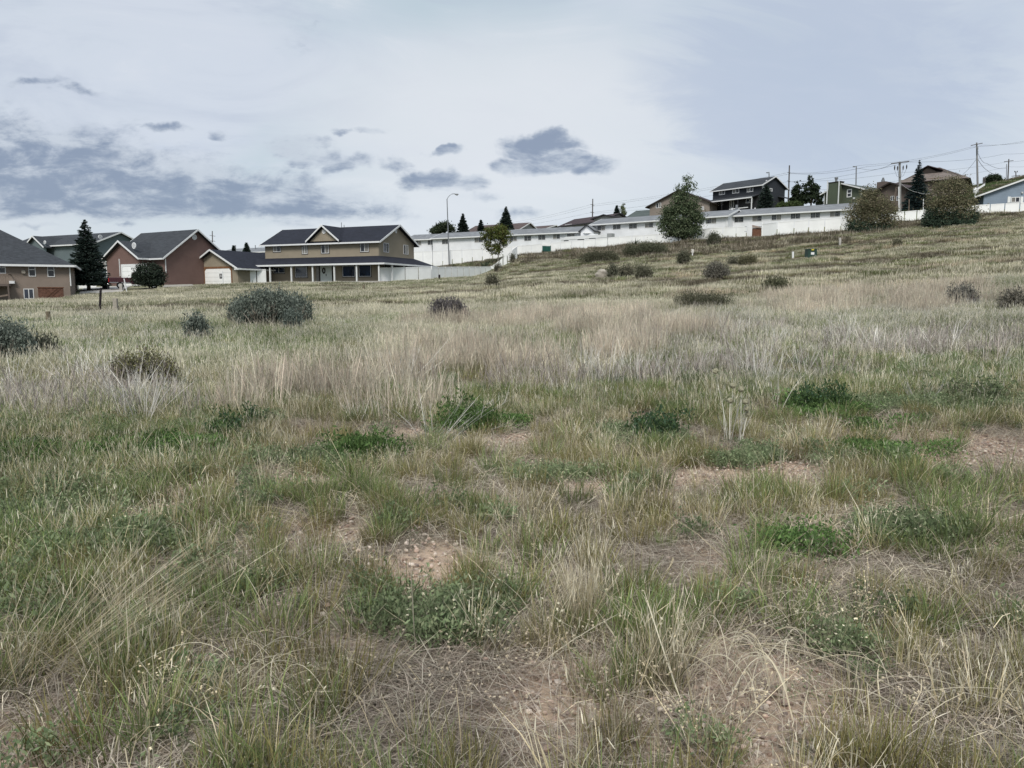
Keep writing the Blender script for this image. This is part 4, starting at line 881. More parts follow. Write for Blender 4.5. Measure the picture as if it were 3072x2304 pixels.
# wooden hutch and white door panel at the fence
hf = Fr(P(2257, 700, 104.5), (1, -.25)); HU = empty('wooden_hutch', hf.w(.6, 0, 10), 'brown weathered wooden hutch with slanted roof standing against the white fence', 'hutch')
a0, a1 = 0, hf.at(2284, 690)[0]; z0, z1 = hf.at(2270, 712)[1] - .4, hf.at(2270, 684)[1]
for k in range(6): t = (a1 - a0) / 6; mb = MB(); hf.box(mb, a0 + k * t + .006, a0 + (k + 1) * t - .006, 0, .05, z0, z1); mb.build('plank', WOODR, HU)
mb = MB(); hf.box(mb, a0, a1, .06, .75, z0, z1); mb.build('hutch_body', WOODR, HU)
mb = MB(); zt = hf.at(2270, 675)[1]; mb.slab([hf.w(-.05, -.15, z1 + .12), hf.w(a1 + .08, -.15, z1 - .02), hf.w(a1 * .72, .8, zt - .1), hf.w(-.02, .8, zt + .1)], .07); mb.build('slanted_roof', WOODW, HU)
mb = MB(); mb.beam(hf.w(a1 * .7, .2, zt - .25), hf.w(a1 + .75, .2, zt - .22), .06, .07); mb.beam(hf.w(a1 + .05, .1, z0 + 1.15), hf.w(a1 + .45, .1, z0 + 1.15), .06, .06); mb.build('rail', STEEL, HU)
dfp = Fr(P(2240.5, 700, 104.2), (1, -.1)); mb = MB(); aa = dfp.at(2256, 700)[0]; dfp.box(mb, 0, aa, 0, .08, dfp.at(2248, 711)[1] - .3, dfp.at(2248, 679)[1])
GP = empty('white_gate_panel', dfp.w(aa / 2, 0, 10), 'narrow white gate panel left of the brown wooden hutch', 'gate'); mb.build('panel', TRIM, GP)
for py_ in (680.5, 695): mb = MB(); z = dfp.at(2240, py_)[1]; dfp.box(mb, -.32, -.01, -.03, 0, z, z + .05); mb.build('hinge', STEEL, GP)

# ---- white trailers parked behind the fence
def trailer(label, x0, x1, Y0, Y1, ytop0, ytop1, slits, ac=None):
    f, L = frame2(x0, Y0, x1, Y1, 715); zt = (zat(ytop0, Y0) + zat(ytop1, Y1)) / 2
    root = empty('travel_trailer', f.w(L / 2, 0, zt - 2.8), label, 'trailer')
    mb = MB(); pts = [(0, zt - 2.2), (L, zt - 2.2), (L, zt - .15), (L - .25, zt), (.9, zt), (0, zt - .7)]
    for d_ in (0, 2.4): mb.v += [tuple(f.w(x, d_, z)) for x, z in pts]
    k = len(pts); mb.f = [tuple(range(k)), tuple(range(2 * k - 1, k - 1, -1))] + [(i, i + k, (i + 1) % k + k, (i + 1) % k) for i in range(k)]; mb.build('body', TRIM, root)
    mb = MB(); f.box(mb, 0.02, L - .02, -.012, -.001, zt - .55, zt - .5); mb.build('stripe', STEEL, root)
    for s_ in slits: window(f, s_, root, split=None, fw=.05, glass=(GLASS,))
    for d_ in (.6,): mb = MB(); f.box(mb, L * .6, L * .6 + .9, .8, 1.7, zt + .002, zt + .25); mb.build('roof_unit', TRIM, root)
    for q_ in (L * .4, L * .55): mb = MB(); mb.tube([f.w(q_, -.05, zt - 2.3), f.w(q_, .15, zt - 2.3)], .36, 12); mb.build('wheel', TYRE, root)
trailer('long white travel trailer showing over the fence with dark slit windows', 1682, 1822, 132, 126, 712, 702, [(1691, 719.5, 1707, 724), (1731.6, 716.3, 1754, 721), (1766, 713, 1788.5, 717.5)])
f, L = frame2(1820.6, 124, 1834.7, 123.4, 706); mb = MB(); f.box(mb, 0, L, 0, .9, zat(718, 124), zat(700.5, 124)); tag(mb.build('grey_cabinet', HGREYW, bevel=.02), 'grey box cabinet rising above the fence beside the long white trailer', 'cabinet')
q_ = P(1766, 700, 133); mb = MB(); mb.blob(q_, (1.0, .8, .22), 5, 14, 6, .03); tag(mb.build('camper_roof', TRIM, smooth=True), 'rounded white camper roof behind the long trailer under the small gable', 'camper')

# ================================================================== poles, lamps, wires
def pole(name, label, top, bot, r0, r1, m, Y, cat, group=None, arms=(), armm=None):
    a, b = P(top[0], top[1], Y), P(bot[0], bot[1], Y); b = Vector((b.x, b.y, b.z)); b = b + (b - a).normalized() * 2.5
    root = empty(name, b, label, cat, group); mb = MB(); mb.tube([b, a], [r0, r1], 10); mb.build('shaft', m, root)
    for (p, q, wd) in arms:
        mb = MB(); mb.beam(P(p[0], p[1], Y - .25), P(q[0], q[1], Y - .25), .12, wd); mb.build('crossarm', armm or m, root)
    return root
UP = 'utility poles along the ridge'
p1 = pole('utility_pole', 'thick light grey utility pole with crossarm and hanging fuse cutouts', (2699, 486), (2700, 636), .2, .15, POLEG, 116, 'utility pole', UP, [((2673.5, 492.8), (2727, 485.5), .14)], POLE)
for px_, py_ in ((2684, 503), (2692.5, 504), (2709.5, 503), (2720, 500)):
    mb = MB(); a = P(px_, py_, 115.7); mb.tube([a + Vector((0, 0, .3)), a, a - Vector((0, 0, .35))], [.05, .1, .05], 6); mb.build('fuse_cutout', DTRIM, p1)
    mb = MB(); e2 = P(2700, 533, 115.8); s_ = a - Vector((0, 0, .3)); mb.tube([s_, s_.lerp(e2, .35) - Vector((-.1 if px_ < 2700 else .1, 0, .55)), e2], .022, 4); mb.build('jumper', WIRE, p1)
mb = MB(); mb.tube([P(2696.4, 560, 115.5), P(2697, 636, 115.5)], .09, 6); mb.build('conduit', TRIM, p1)
p2 = pole('utility_pole', 'tall grey pole with slanted crossarm and guy cables right of the big brown house', (2930, 427.6), (2932.8, 548), .2, .13, POLEG, 152, 'utility pole', UP, [((2912.8, 437.5), (2947.5, 430.5), .13)], POLE)
for k in (442, 452): mb = MB(); a = P(2933, k, 151.6); mb.tube([a, a - Vector((0, 0, .5))], .12, 6); mb.build('transformer_can' if k > 450 else 'insulator', STEEL, p2)
p3 = pole('utility_pole', 'thin pole with straight crossarm standing on the green hill', (3026.5, 477), (3023.5, 540), .17, .11, POLE, 185, 'utility pole', UP, [((3012, 486), (3040, 482.5), .13)])
p3b = pole('utility_pole', 'bare thin mast just left of the hilltop crossarm pole', (3020, 492), (3018.6, 540), .07, .06, POLE, 188, 'utility pole', UP)
p4 = pole('utility_pole', 'short far pole at the right edge whose lower crossarm clears the hill', (3047.6, 514), (3048, 560), .17, .12, POLE, 215, 'utility pole', UP, [((3035, 529.5), (3061, 526.5), .15)])
for px_ in (3044, 3052): mb = MB(); a = P(px_, 517, 214.8); mb.tube([a, a + Vector((0, 0, .4))], .1, 6); mb.build('insulator', DTRIM, p4)
p5 = pole('utility_pole', 'dark slender line pole behind the pine, three small arms', (2368.3, 496), (2364.5, 625), .2, .13, POLE, 172, 'utility pole', UP, [((2363, 518), (2372, 519.5), .1), ((2362, 543), (2371, 545.5), .1), ((2361, 569), (2370, 571), .1)])
p7 = pole('utility_pole', 'dark line pole with two short arms above the plum-roofed house', (1778.3, 596.5), (1777, 668), .22, .14, POLE, 215, 'utility pole', UP, [((1771.5, 614), (1783, 617), .13), ((1771, 637), (1782, 638.8), .13)])
p8 = pole('utility_pole', 'far line pole with three short arms between the red house and tan garage', (636.8, 693), (638, 760), .2, .13, POLE, 240, 'utility pole', UP, [((629, 706.5), (646, 709.5), .13), ((629.5, 722.5), (645.5, 724.5), .13), ((636, 738.5), (646, 739.5), .1)])
for lab, tx, ty, bx, by, Y, s_ in (('small street light behind the dark slate house', 2307, 516, 2307.6, 556, 165, -6.5), ('small street light behind the green house', 2569, 498, 2567.5, 575, 150, -8.5)):
    l_ = pole('street_light', lab, (tx, ty), (bx, by), .13, .1, STEEL, Y, 'street light')
    mb = MB(); mb.tube([P(tx, ty + 2, Y), P(tx + s_ * .6, ty + 1, Y)], .05, 5); mb.build('arm', STEEL, l_)
    mb = MB(); a = P(tx + s_ * .8, ty + 2, Y); mb.blob(a, (.28, .16, .12), 1, 8, 5, 0); mb.build('lamp_head', STEEL, l_)
ls = pole('street_lamp', 'tall grey street lamp with curved arm behind the white fence', (1341, 597), (1346.2, 753), .12, .075, STEEL, 133, 'street lamp')
mb = MB(); pts = [P(x, y, 133) for x, y in ((1341, 598), (1344, 592), (1350, 585.5), (1356, 582), (1362, 581.2), (1366, 581.6))]; mb.tube(pts, .05, 6); mb.build('arm', STEEL, ls)
mb = MB(); a = P(1370, 583, 133); mb.blob(a, (.36, .17, .13), 2, 10, 6, 0); lh = mb.build('lamp_head', STEEL, ls, smooth=True)
mb = MB(); mb.blob(a - Vector((-.05, 0, .1)), (.2, .12, .12), 2, 10, 6, 0); mb.build('lens', LENS, lh, smooth=True)

def wire(pts, label, sag=.5, r=.022, m=None):
    mb = MB(); P3 = []
    for (x0, y0, Y0), (x1, y1, Y1) in zip(pts[:-1], pts[1:]):
        a, b = P(x0, y0, Y0), P(x1, y1, Y1)
        for k in range(0, 13):
            t = k / 12; P3.append(a.lerp(b, t) - Vector((0, 0, 4 * sag * t * (1 - t))))
    Q3 = [P3[0]] + [p for i, p in enumerate(P3[1:]) if (p - P3[i]).length > .01]
    mb.tube(Q3, r, 4); return tag(mb.build('power_line', m or WIRE), label, 'power line', 'power lines over the hill')
wire([(1500, 672, 300), (1771.5, 614, 215), (2363, 518, 172), (2580, 496, 160), (2913, 441, 152), (3200, 393, 150)], 'topmost thin power line running over all the hill houses', .6)
wire([(1500, 677, 300), (1783, 618, 215), (2372, 521, 172), (2600, 500, 158), (2947, 435.5, 152), (3200, 401, 150)], 'second power line just under the topmost one', .6)
wire([(1500, 684, 300), (1771, 638, 215), (2362, 545, 172), (2700, 517, 160), (3012, 487, 185), (3200, 452, 170)], 'power line passing the middle arm of the pole behind the pine', .5)
wire([(1782, 640, 215), (2361, 571, 172), (2700, 541, 160), (3024, 500, 185), (3200, 478, 170)], 'lowest power line passing the lowest arm of the pole behind the pine', .6)
wire([(2372, 546, 172), (2727, 486, 117), (3012, 462, 185), (3200, 438, 170)], 'power line attached to the right tip of the thick grey pole', .5)
wire([(2673.5, 493, 117), (2580, 505, 130), (2372, 519, 172)], 'power line leaving the left tip of the thick grey pole', .5)
wire([(2934, 460, 152), (2960, 490, 155), (3020, 504, 187)], 'guy cable sloping right from the tall pole by the brown house', .5, .03)
wire([(2934, 478, 152), (2955, 506, 150), (2985, 523, 150)], 'thick drooping service cable right of the tall pole', .15, .04)
wire([(2930, 476, 152), (2888, 524, 149)], 'guy cable sloping left from the tall pole to the brown house', .2, .03)
wire([(2700, 548, 116), (2755, 577, 122), (2800, 575, 120)], 'pale service line crossing in front of the blue spruce', .3, .02, TRIM)

# ================================================================== things in the field and yards
def stake(px, ytop, ybot, wpx, m, label, cat, name, lean=0, round_=True, group=None, tall=None):
    g = ghit(px, ybot); Y = g.y; t = P(px + lean, ytop, Y); r = wpx / F * Y / 2; mb = MB(); g = Vector((g.x, g.y, g.z - .4))
    if round_: mb.tube([g, g.lerp(t, .5) + Vector((r * .1, 0, 0)), t], [r * 1.05, r, r * .95], 10)
    else: d = Vector((0, r * .7, 0)); s_ = Vector((r, 0, 0)); mb.hexa([g - s_ - d, g + s_ - d, g + s_ + d, g - s_ + d, t - s_ - d, t + s_ - d, t + s_ + d, t - s_ + d])
    o = mb.build(name, m, bevel=0.01); return tag(o, label, cat, group)
stake(295.5, 863, 943, 7, RUST, 'thin dark rusty steel post leaning slightly right in the left field', 'post', 'steel_post', 7)
stake(145, 934, 978, 14, WOOD, 'squat wooden post left of the dark steel post', 'post', 'wooden_post', -2)
stake(349, 895, 940, 12, ROCK, 'pale grey-tan post right of the dark steel post', 'post', 'wooden_post', -4, False)
stake(837, 861, 896, 9, WOOD, 'wooden post standing behind the big sagebrush', 'post', 'wooden_post', 0)
stake(1091, 855, 874, 7, WOOD, 'short brown post in the grass below the porch fence', 'post', 'wooden_post', 0)
stake(1318, 824, 842, 6, RUST, 'short dark post in front of the closely spaced white fence', 'post', 'wooden_post', 0)
stake(2520, 713, 736, 6, CONC, 'pale square marker post left of the first big brown bush', 'marker post', 'marker_post', 0, False)
stake(2379, 755, 777, 5, TRIM, 'thin white marker stake left of the green utility box', 'marker post', 'marker_post', 0, False)
stake(363, 851, 872, 8, CONC, 'pale stub post beside the parked truck', 'marker post', 'marker_post', 0, False)
stake(726.5, 0, 0, 1, TRIM, 'x', 'x', 'x') if False else None
g = gat(1088, 60); mb = MB(); mb.blob((g.x, g.y, g.z), (.2, .2, .16), 2)
# white survey marker on the bank
g = ghit(2077, 768); s_ = g.y / F; mb = MB(); mb.box(g.x - 1.5 * s_, g.x + 1.5 * s_, g.y - .03, g.y + .03, g.z - .3, P(2077, 755, g.y).z); mk = empty('marker_sign', g, 'small pale marker sign on a thin stake below the bank', 'sign'); mb.build('stake', TRIM, mk)
mb = MB(); mb.box(g.x - 4 * s_, g.x + 4 * s_, g.y - .06, g.y - .031, P(2077, 758, g.y).z, P(2077, 748, g.y).z); mb.build('sign_face', ROCKW, mk)
# post bracket left of the garage fence gap: metal pole in front of breezeway
stake(750, 803, 845, 3.5, STEEL, 'slim grey pole in front of the short fence between garage and porch', 'pole', 'slim_pole', 0)

# transformer box
g = ghit(2437, 772); s_ = g.y / F; wd, hh = 13 * s_, P(2437, 746.5, g.y).z - g.z
TB = empty('utility_box', g, 'dark green metal utility box with yellow sticker and white label', 'utility box')
mb = MB(); mb.box(g.x - wd, g.x + wd, g.y, g.y + .8, g.z - .2, g.z + hh - .06); mb.build('body', GPAINT, TB, .01)
mb = MB(); mb.box(g.x - wd - .03, g.x + wd + .03, g.y - .05, g.y + .84, g.z + hh - .058, g.z + hh); mb.build('lid', GPAINT, TB, .01)
mb = MB(); z = g.z + hh; mb.box(g.x - .13, g.x + .1, g.y - .06, g.y - .052, z - .13, z - .035) ; mb.build('warning_sticker', YELLOW, TB)
mb = MB(); mb.box(g.x - .14, g.x + .16, g.y - .012, g.y - .002, z - .52, z - .3); mb.build('label_plate', TRIM, TB)
mb = MB(); mb.box(g.x - .008, g.x + .008, g.y - .006, g.y - .001, g.z, g.z + hh - .07); mb.build('door_seam', BLACK, TB)
g = ghit(2268, 771); mb = MB(); mb.slab([g + Vector((-.9, -.4, .14)), g + Vector((.9, -.4, .14)), g + Vector((.9, .5, .14)), g + Vector((-.9, .5, .14))], .5); tag(mb.build('concrete_pad', CONC), 'low flat concrete pad in the grass behind the olive shrub', 'concrete pad')
# boulders
def rock(px, yb, wpx, hpx, m, label, seed, tilt=.1):
    g = ghit(px, yb); s_ = g.y / F; mb = MB(); mb.blob((g.x, g.y, g.z + hpx * s_ * .35), (wpx * s_ / 2, wpx * s_ / 2.4, hpx * s_ * .65), seed, 9, 6, .17)
    o = mb.build('rock', m, bevel=.01 if g.y < 12 else .04); return tag(o, label, 'rock')
rock(1805, 833, 40, 26, ROCK, 'pale grey boulder with slanted top on the slope left of the dark shrubs', 4)
rock(2930, 1470, 34, 18, ROCKW, 'smooth white stone on bare soil near the right edge', 5)
rock(2245, 1688, 12, 8, ROCKW, 'small pale pebble right of the dry seed-head grass', 6)
rock(2745, 1200, 12, 7, ROCK, 'small stone beside the dark shrub on the right', 8)
rock(2170, 744, 10, 6, ROCKW, 'small white stone on the bank below the fence', 9)
# kerb-like strips: driveway and pale gravel
patch_sheet('driveway', [gat(236, 82), gat(360, 82), gat(400, 101), gat(255, 96)], CONC, .05)
patch_sheet('gravel_strip', [gat(486, 90), gat(590, 90), gat(572, 104), gat(495, 101)], mat('pale_gravel', (.34, .32, .28), .95, .1, .15, 12, .4), .06)
# yard sign
g = gat(669, 97); YS = empty('yard_sign', g, 'black estate sign with white emblem hanging from a white post before the garage', 'sign')
s_ = 97 / F; zt = P(669, 817, 97).z; mb = MB(); mb.box(g.x - .05, g.x + .05, g.y - .05, g.y + .05, g.z - .3, zt + .12); mb.box(P(657, 817, 97).x, g.x - .052, g.y - .04, g.y + .04, zt - .1, zt - .01); mb.build('sign_post', TRIM, YS)
x0, x1 = P(658.5, 825, 97).x, P(667, 825, 97).x; z0, z1 = P(663, 836, 97).z, P(663, 821, 97).z
mb = MB(); mb.box(x0, x1, g.y - .02, g.y + .02, z0, z1); pb = mb.build('sign_panel', BLACK, YS)
mb = MB(); xm = (x0 + x1) / 2; mb.blob((xm, g.y - .03, z1 - .17), (.055, .01, .055)); mb.v += [(xm - .1, g.y - .03, z1 - .33), (xm + .1, g.y - .03, z1 - .33), (xm, g.y - .03, z1 - .2)]; k = len(mb.v); mb.f.append((k - 3, k - 2, k - 1)); mb.box(x0 + .04, x1 - .04, g.y - .03, g.y - .022, z0 + .2, z0 + .24); mb.build('emblem', TRIM, pb)

# ---- pickup truck
def truck():
    o = gat(345, 87.5); ang = math.radians(26); e = Vector((math.cos(ang), math.sin(ang), 0)); fr = Fr(o, e)
    z0 = P(345, 866, 87.5).z; root = empty('pickup_truck', o, 'dark maroon pickup truck parked behind the round bush, tailgate to the left', 'truck')
    Lt, Wd = 5.7, 1.95; fr = Fr(P(326, 850, 87), e); B_ = fr.box
    def prof(name, pts, d0, d1, m, par=root, bev=.04):
        mb = MB(); k = len(pts)
        for d_ in (d0, d1): mb.v += [tuple(fr.w(x, d_, z0 + z)) for x, z in pts]
        mb.f = [tuple(range(k)), tuple(range(2 * k - 1, k - 1, -1))] + [(i, i + k, (i + 1) % k + k, (i + 1) % k) for i in range(k)]
        return mb.build(name, m, par, bev)
    prof('bed', [(0.06, .62), (2.3, .62), (2.3, 1.28), (0.06, 1.28)], 0, Wd, MAROON)
    prof('cab_lower', [(2.32, .5), (Lt - .1, .5), (Lt, .7), (Lt - .02, 1.05), (Lt - 1.4, 1.22), (2.32, 1.26)], 0, Wd, MAROON)
    cab = prof('cab', [(2.34, 1.262), (4.35, 1.262), (3.75, 1.86), (2.5, 1.9)], .12, Wd - .12, MAROON)
    prof('side_window', [(2.5, 1.3), (3.2, 1.3), (3.2, 1.76), (2.6, 1.78)], .105, .118, GLASS, cab, 0); prof('side_window', [(3.28, 1.3), (4.15, 1.3), (3.7, 1.75), (3.28, 1.76)], .105, .118, GLASS, cab, 0)
    mb = MB(); B_(mb, 2.325, 2.336, .3, Wd - .3, z0 + 1.35, z0 + 1.78); mb.build('rear_window', GLASS, cab)
    mb = MB(); B_(mb, 0, .055, .08, Wd - .08, z0 + .66, z0 + 1.28); tg_ = mb.build('tailgate', DKPAINT, root, .02)
    mb = MB(); B_(mb, -.14, -.01, 0, Wd, z0 + .45, z0 + .6); mb.build('rear_bumper', CHROME, root, .03)
    for d_ in (.0, Wd - .16): mb = MB(); B_(mb, -.01, .058, d_ - .01, d_ + .075, z0 + .75, z0 + 1.2); mb.build('tail_light', TAILR, root, .01)
    mb = MB(); B_(mb, .1, 2.28, -.012, -.002, z0 + .7, z0 + .74); mb.build('side_moulding', CHROME, root)
    for x in (1.15, 4.7):
        for d_ in (-.02, Wd - .22):
            mb = MB(); mb.tube([fr.w(x, d_, z0 + .38), fr.w(x, d_ + .24, z0 + .38)], .38, 16); wh = mb.build('wheel', TYRE, root)
            mb = MB(); mb.tube([fr.w(x, d_ - .012, z0 + .38), fr.w(x, d_ + .02, z0 + .38)], .2, 12); mb.build('rim', CHROME, wh)
truck()
mb = MB(); a, b = P(372, 836, 83.5), gat(381, 83.5); mb.tube([a, b - Vector((0, 0, .1))], .06, 6); tag(mb.build('white_prop', TRIM), 'white pole leaning beside the parked truck', 'pole')
mb = MB(); c = gat(318, 89.5); mb.box(c.x - .3, c.x + .3, c.y - .3, c.y + .3, c.z - .1, c.z + 1.1); mb.box(c.x - .34, c.x + .34, c.y - .36, c.y + .34, c.z + 1.102, c.z + 1.18); tag(mb.build('wheelie_bin', BLACK, bevel=.03), 'dark wheelie bin between the spruce and the truck', 'bin')
mb = MB(); c = gat(218, 91); mb.box(c.x - .5, c.x + .5, c.y, c.y + .5, c.z - .2, c.z + .5); mb.tube([c + Vector((0, .2, .5)), c + Vector((0, .2, .9))], .15, 8); tag(mb.build('electric_pedestal', ROCKW, bevel=.05), 'whitish utility pedestal at the corner of the brown house', 'utility pedestal')

# ================================================================== vegetation builders
def quads_at(C, size, rng, aspect=1.0, up=0.0):
    """randomly turned leaf quads at centres C (N,3)"""
    n = len(C); a = rng.normal(size=(n, 3)); a[:, 2] += up; a /= np.linalg.norm(a, axis=1)[:, None]
    b = rng.normal(size=(n, 3)); b -= (b * a).sum(1)[:, None] * a; b /= np.linalg.norm(b, axis=1)[:, None]
    s = (size * rng.uniform(.6, 1.35, n))[:, None]; A = a * s * .5 * aspect; B_ = b * s * .5
    V = np.stack([C - A, C - B_ * .7 + A * .1, C + A, C + B_ * .7 + A * .1], 1).reshape(-1, 3)
    return V, np.arange(4 * n).reshape(-1, 4)
def colr(n, per, cols, rng, w=None, v=.22):
    cols = np.array(cols, float); k = rng.choice(len(cols), n, p=w); c = cols[k] * rng.uniform(1 - v, 1 + v, (n, 1)); return np.repeat(c, per, 0)
def ellips(n, c, r, rng, shell=.55):
    d = rng.normal(size=(n, 3)); d /= np.linalg.norm(d, axis=1)[:, None]; q = rng.uniform(shell ** 3, 1, n) ** (1 / 3.0); return np.array(c) + d * q[:, None] * np.array(r)
def leaf_tree(label, base, blobs, n, leaf, cols, seed, trunk_h, trunk_r, bark=BARK, cat='tree', name='deciduous_tree', group=None, clump=.5, shell=.45, w=None, limbs=True):
    """blobs: (dx,dy,z,rx,ry,rz) crown volumes in metres above the base"""
    rng = np.random.default_rng(seed); root = empty(name, base, label, cat, group); base = np.array(base)
    vol = np.array([b[3] * b[4] * b[5] for b in blobs]) ** .8; vol /= vol.sum(); C = []
    for b, f in zip(blobs, vol):
        m = max(4, int(n * f / 26)); cc = ellips(m, base + np.array(b[:3]), np.array(b[3:]) * .92, rng, shell)
        for q in cc:
            k = 26; C.append(q + rng.normal(size=(k, 3)) * clump * np.array([1, 1, .75]) * rng.uniform(.5, 1.1))
    C = np.concatenate(C); V, Q = quads_at(C, leaf, rng, 1.3); mesh_np('crown', V, Q, colr(len(Q), 4, cols, rng, w), LEAF, root)
    mb = MB(); tb = Vector(base) - Vector((0, 0, .3)); tt = Vector(base) + Vector((0, 0, trunk_h)); mb.tube([tb, tb.lerp(tt, .5) + Vector((.06, 0, 0)), tt], [trunk_r * 1.3, trunk_r, trunk_r * .6], 8); tr_ = mb.build('trunk', bark, root)
    if limbs:
        rr = random.Random(seed)
        for i in range(12):
            b = blobs[i % len(blobs)]; e = Vector(base) + Vector((b[0] + rr.uniform(-.7, .7) * b[3], b[1] + rr.uniform(-.7, .7) * b[4], b[2] + rr.uniform(-.5, .7) * b[5])); s_ = tb.lerp(tt, rr.uniform(.35, 1))
            mb = MB(); mb.tube([s_, s_.lerp(e, .5) + Vector((0, 0, .15)), e], [trunk_r * .42, trunk_r * .25, trunk_r * .1], 5); mb.build('limb', bark, tr_)
    return root
def conifer(label, base, H, R, cols, seed, levels=26, density=1.0, low=.08, group=None, name='spruce_tree', droop=.12, power=.85, nl=.3, skirt=0):
    rng = np.random.default_rng(seed); root = empty(name, base, label, 'tree', group); base = np.array(base, float)
    mb = MB(); mb.tube([tuple(base - [0, 0, .3]), tuple(base + [0, 0, H * .97])], [H * .022 + .05, .02], 7); mb.build('trunk', BARK, root); C = []; D = []
    for i in range(levels):
        t = i / (levels - 1); z = H * (low + (1 - low) * t * .985); Lr = R * (1 - t) ** power * rng.uniform(.85, 1.1) + .06 * H * .3 * (1 - t) + .05
        nb = max(5, int((13 - 7 * t) * density))
        for k in range(nb):
            a = rng.uniform(0, 2 * np.pi); L = Lr * rng.uniform(.72, 1.12); ns = max(3, int(L / .1 * density))
            s = rng.uniform(.08, 1, ns) ** .75; side = rng.normal(size=ns) * .13 * L * (1.15 - s)
            d = np.array([np.cos(a), np.sin(a)]); pr = np.array([-d[1], d[0]])
            xy = s[:, None] * L * d + side[:, None] * pr; zz = z - droop * L * s * 1.6 + .22 * L * s ** 2.2 * .6 + rng.normal(size=ns) * .04
            C.append(base + np.c_[xy, zz]); D.append(np.c_[np.repeat(d[None], ns, 0) + rng.normal(size=(ns, 2)) * .5, rng.uniform(-.25, .35, ns)])
    C = np.concatenate(C); D = np.concatenate(D); D /= np.linalg.norm(D, axis=1)[:, None]; n = len(C)
    b = np.cross(D, rng.normal(size=(n, 3))); b /= np.linalg.norm(b, axis=1)[:, None]; s = (nl * rng.uniform(.6, 1.3, n))[:, None]
    V = np.stack([C - D * s * .5, C - b * s * .2, C + D * s * .6, C + b * s * .2], 1).reshape(-1, 3)
    mesh_np('crown', V, np.arange(4 * n).reshape(-1, 4), colr(n, 4, cols, rng, None, .3), LEAF, root); return root

def ribbons(path, width, cols, rng, side=None):
    """path (N,K,3) centre lines, width (N,K), cols (N,K,3) -> V,Q,C"""
    n, k, _ = path.shape
    if side is None:
        a = rng.uniform(0, np.pi, n); side = np.c_[np.cos(a), np.sin(a), rng.uniform(-.15, .15, n)]
    off = side[:, None, :] * width[:, :, None] * .5
    V = np.stack([path - off, path + off], 2).reshape(-1, 3); C = np.repeat(cols, 2, 1).reshape(-1, 3)
    b = (np.arange(n) * 2 * k)[:, None] + 2 * np.arange(k - 1)[None]
    Q = np.stack([b, b + 1, b + 3, b + 2], -1).reshape(-1, 4); return V, Q, C
def cat_(parts):
    V, Q, C = [], [], []; o = 0
    for v, q, c in parts: V.append(v); Q.append(q + o); C.append(c); o += len(v)
    return np.concatenate(V), np.concatenate(Q), np.concatenate(C)
def blades(rng, n, R, h, lean, droop, w, cb, ct, K=4, fan=.5, bias=(0, 0)):
    a = rng.uniform(0, 2 * np.pi, n); r = R * np.sqrt(rng.uniform(0, 1, n)); root = np.c_[r * np.cos(a), r * np.sin(a), np.full(n, -.02)]
    a2 = a + rng.normal(size=n) * .9; d = np.c_[np.cos(a2), np.sin(a2)] * fan + rng.normal(size=(n, 2)) * .35 + np.array(bias)
    H = rng.uniform(*h, n) * (1 - .35 * r / max(R, 1e-6)); ln = rng.uniform(*lean, n); dr = rng.uniform(*droop, n)
    t = np.linspace(0, 1, K)[None, :]
    hor = (ln[:, None] * t + dr[:, None] * t ** 2.2) * H[:, None]; z = H[:, None] * (t - .45 * dr[:, None] * t ** 2.5)
    path = np.stack([root[:, :1] + hor * d[:, :1], root[:, 1:2] + hor * d[:, 1:2], root[:, 2:] + z], -1)
    W_ = rng.uniform(*w, n)[:, None] * np.array([.8] + [1.] * (K - 2) + [.18])[None]
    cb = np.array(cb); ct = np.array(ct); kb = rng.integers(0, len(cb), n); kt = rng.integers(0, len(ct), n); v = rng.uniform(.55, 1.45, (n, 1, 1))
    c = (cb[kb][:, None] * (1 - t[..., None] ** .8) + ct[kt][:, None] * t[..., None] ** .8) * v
    return ribbons(path, W_, c, rng), path
def heads(rng, tips, L, w, col):
    n = len(tips); d = rng.normal(size=(n, 3)) * .25; d[:, 2] += 1; d /= np.linalg.norm(d, axis=1)[:, None]
    t = np.linspace(0, 1, 3)[None, :, None]; path = (tips - d * L * .4)[:, None] + d[:, None] * t * L * rng.uniform(.7, 1.3, (n, 1, 1))
    c = np.array(col)[rng.integers(0, len(col), n)][:, None] * rng.uniform(.8, 1.2, (n, 1, 1)) * np.ones((1, 3, 1)); return ribbons(path, np.full((n, 3), w) * np.array([.5, 1, .3]), c, rng)
def litter(rng, n, R, L, w, cols, zh=.03, arch=.05, K=4):
    p = rng.normal(size=(n, 2)) * R * .5; a = rng.uniform(0, 2 * np.pi, n); ln = rng.uniform(*L, n); t = np.linspace(-.5, .5, K)[None]
    cv = rng.normal(size=n)[:, None] * .5 * (t ** 2) * ln[:, None]
    x = p[:, :1] + np.cos(a)[:, None] * t * ln[:, None] - np.sin(a)[:, None] * cv; y = p[:, 1:] + np.sin(a)[:, None] * t * ln[:, None] + np.cos(a)[:, None] * cv
    z = rng.uniform(0, zh, n)[:, None] + rng.uniform(0, arch, n)[:, None] * (1 - 4 * t ** 2) + rng.normal(size=(n, 1)) * .1 * t * ln[:, None]
    c = np.array(cols)[rng.integers(0, len(cols), n)][:, None] * rng.uniform(.7, 1.3, (n, 1, 1)) * np.ones((1, K, 1))
    return ribbons(np.stack([x, y, z], -1), rng.uniform(*w, n)[:, None] * np.ones((1, K)), c, rng)
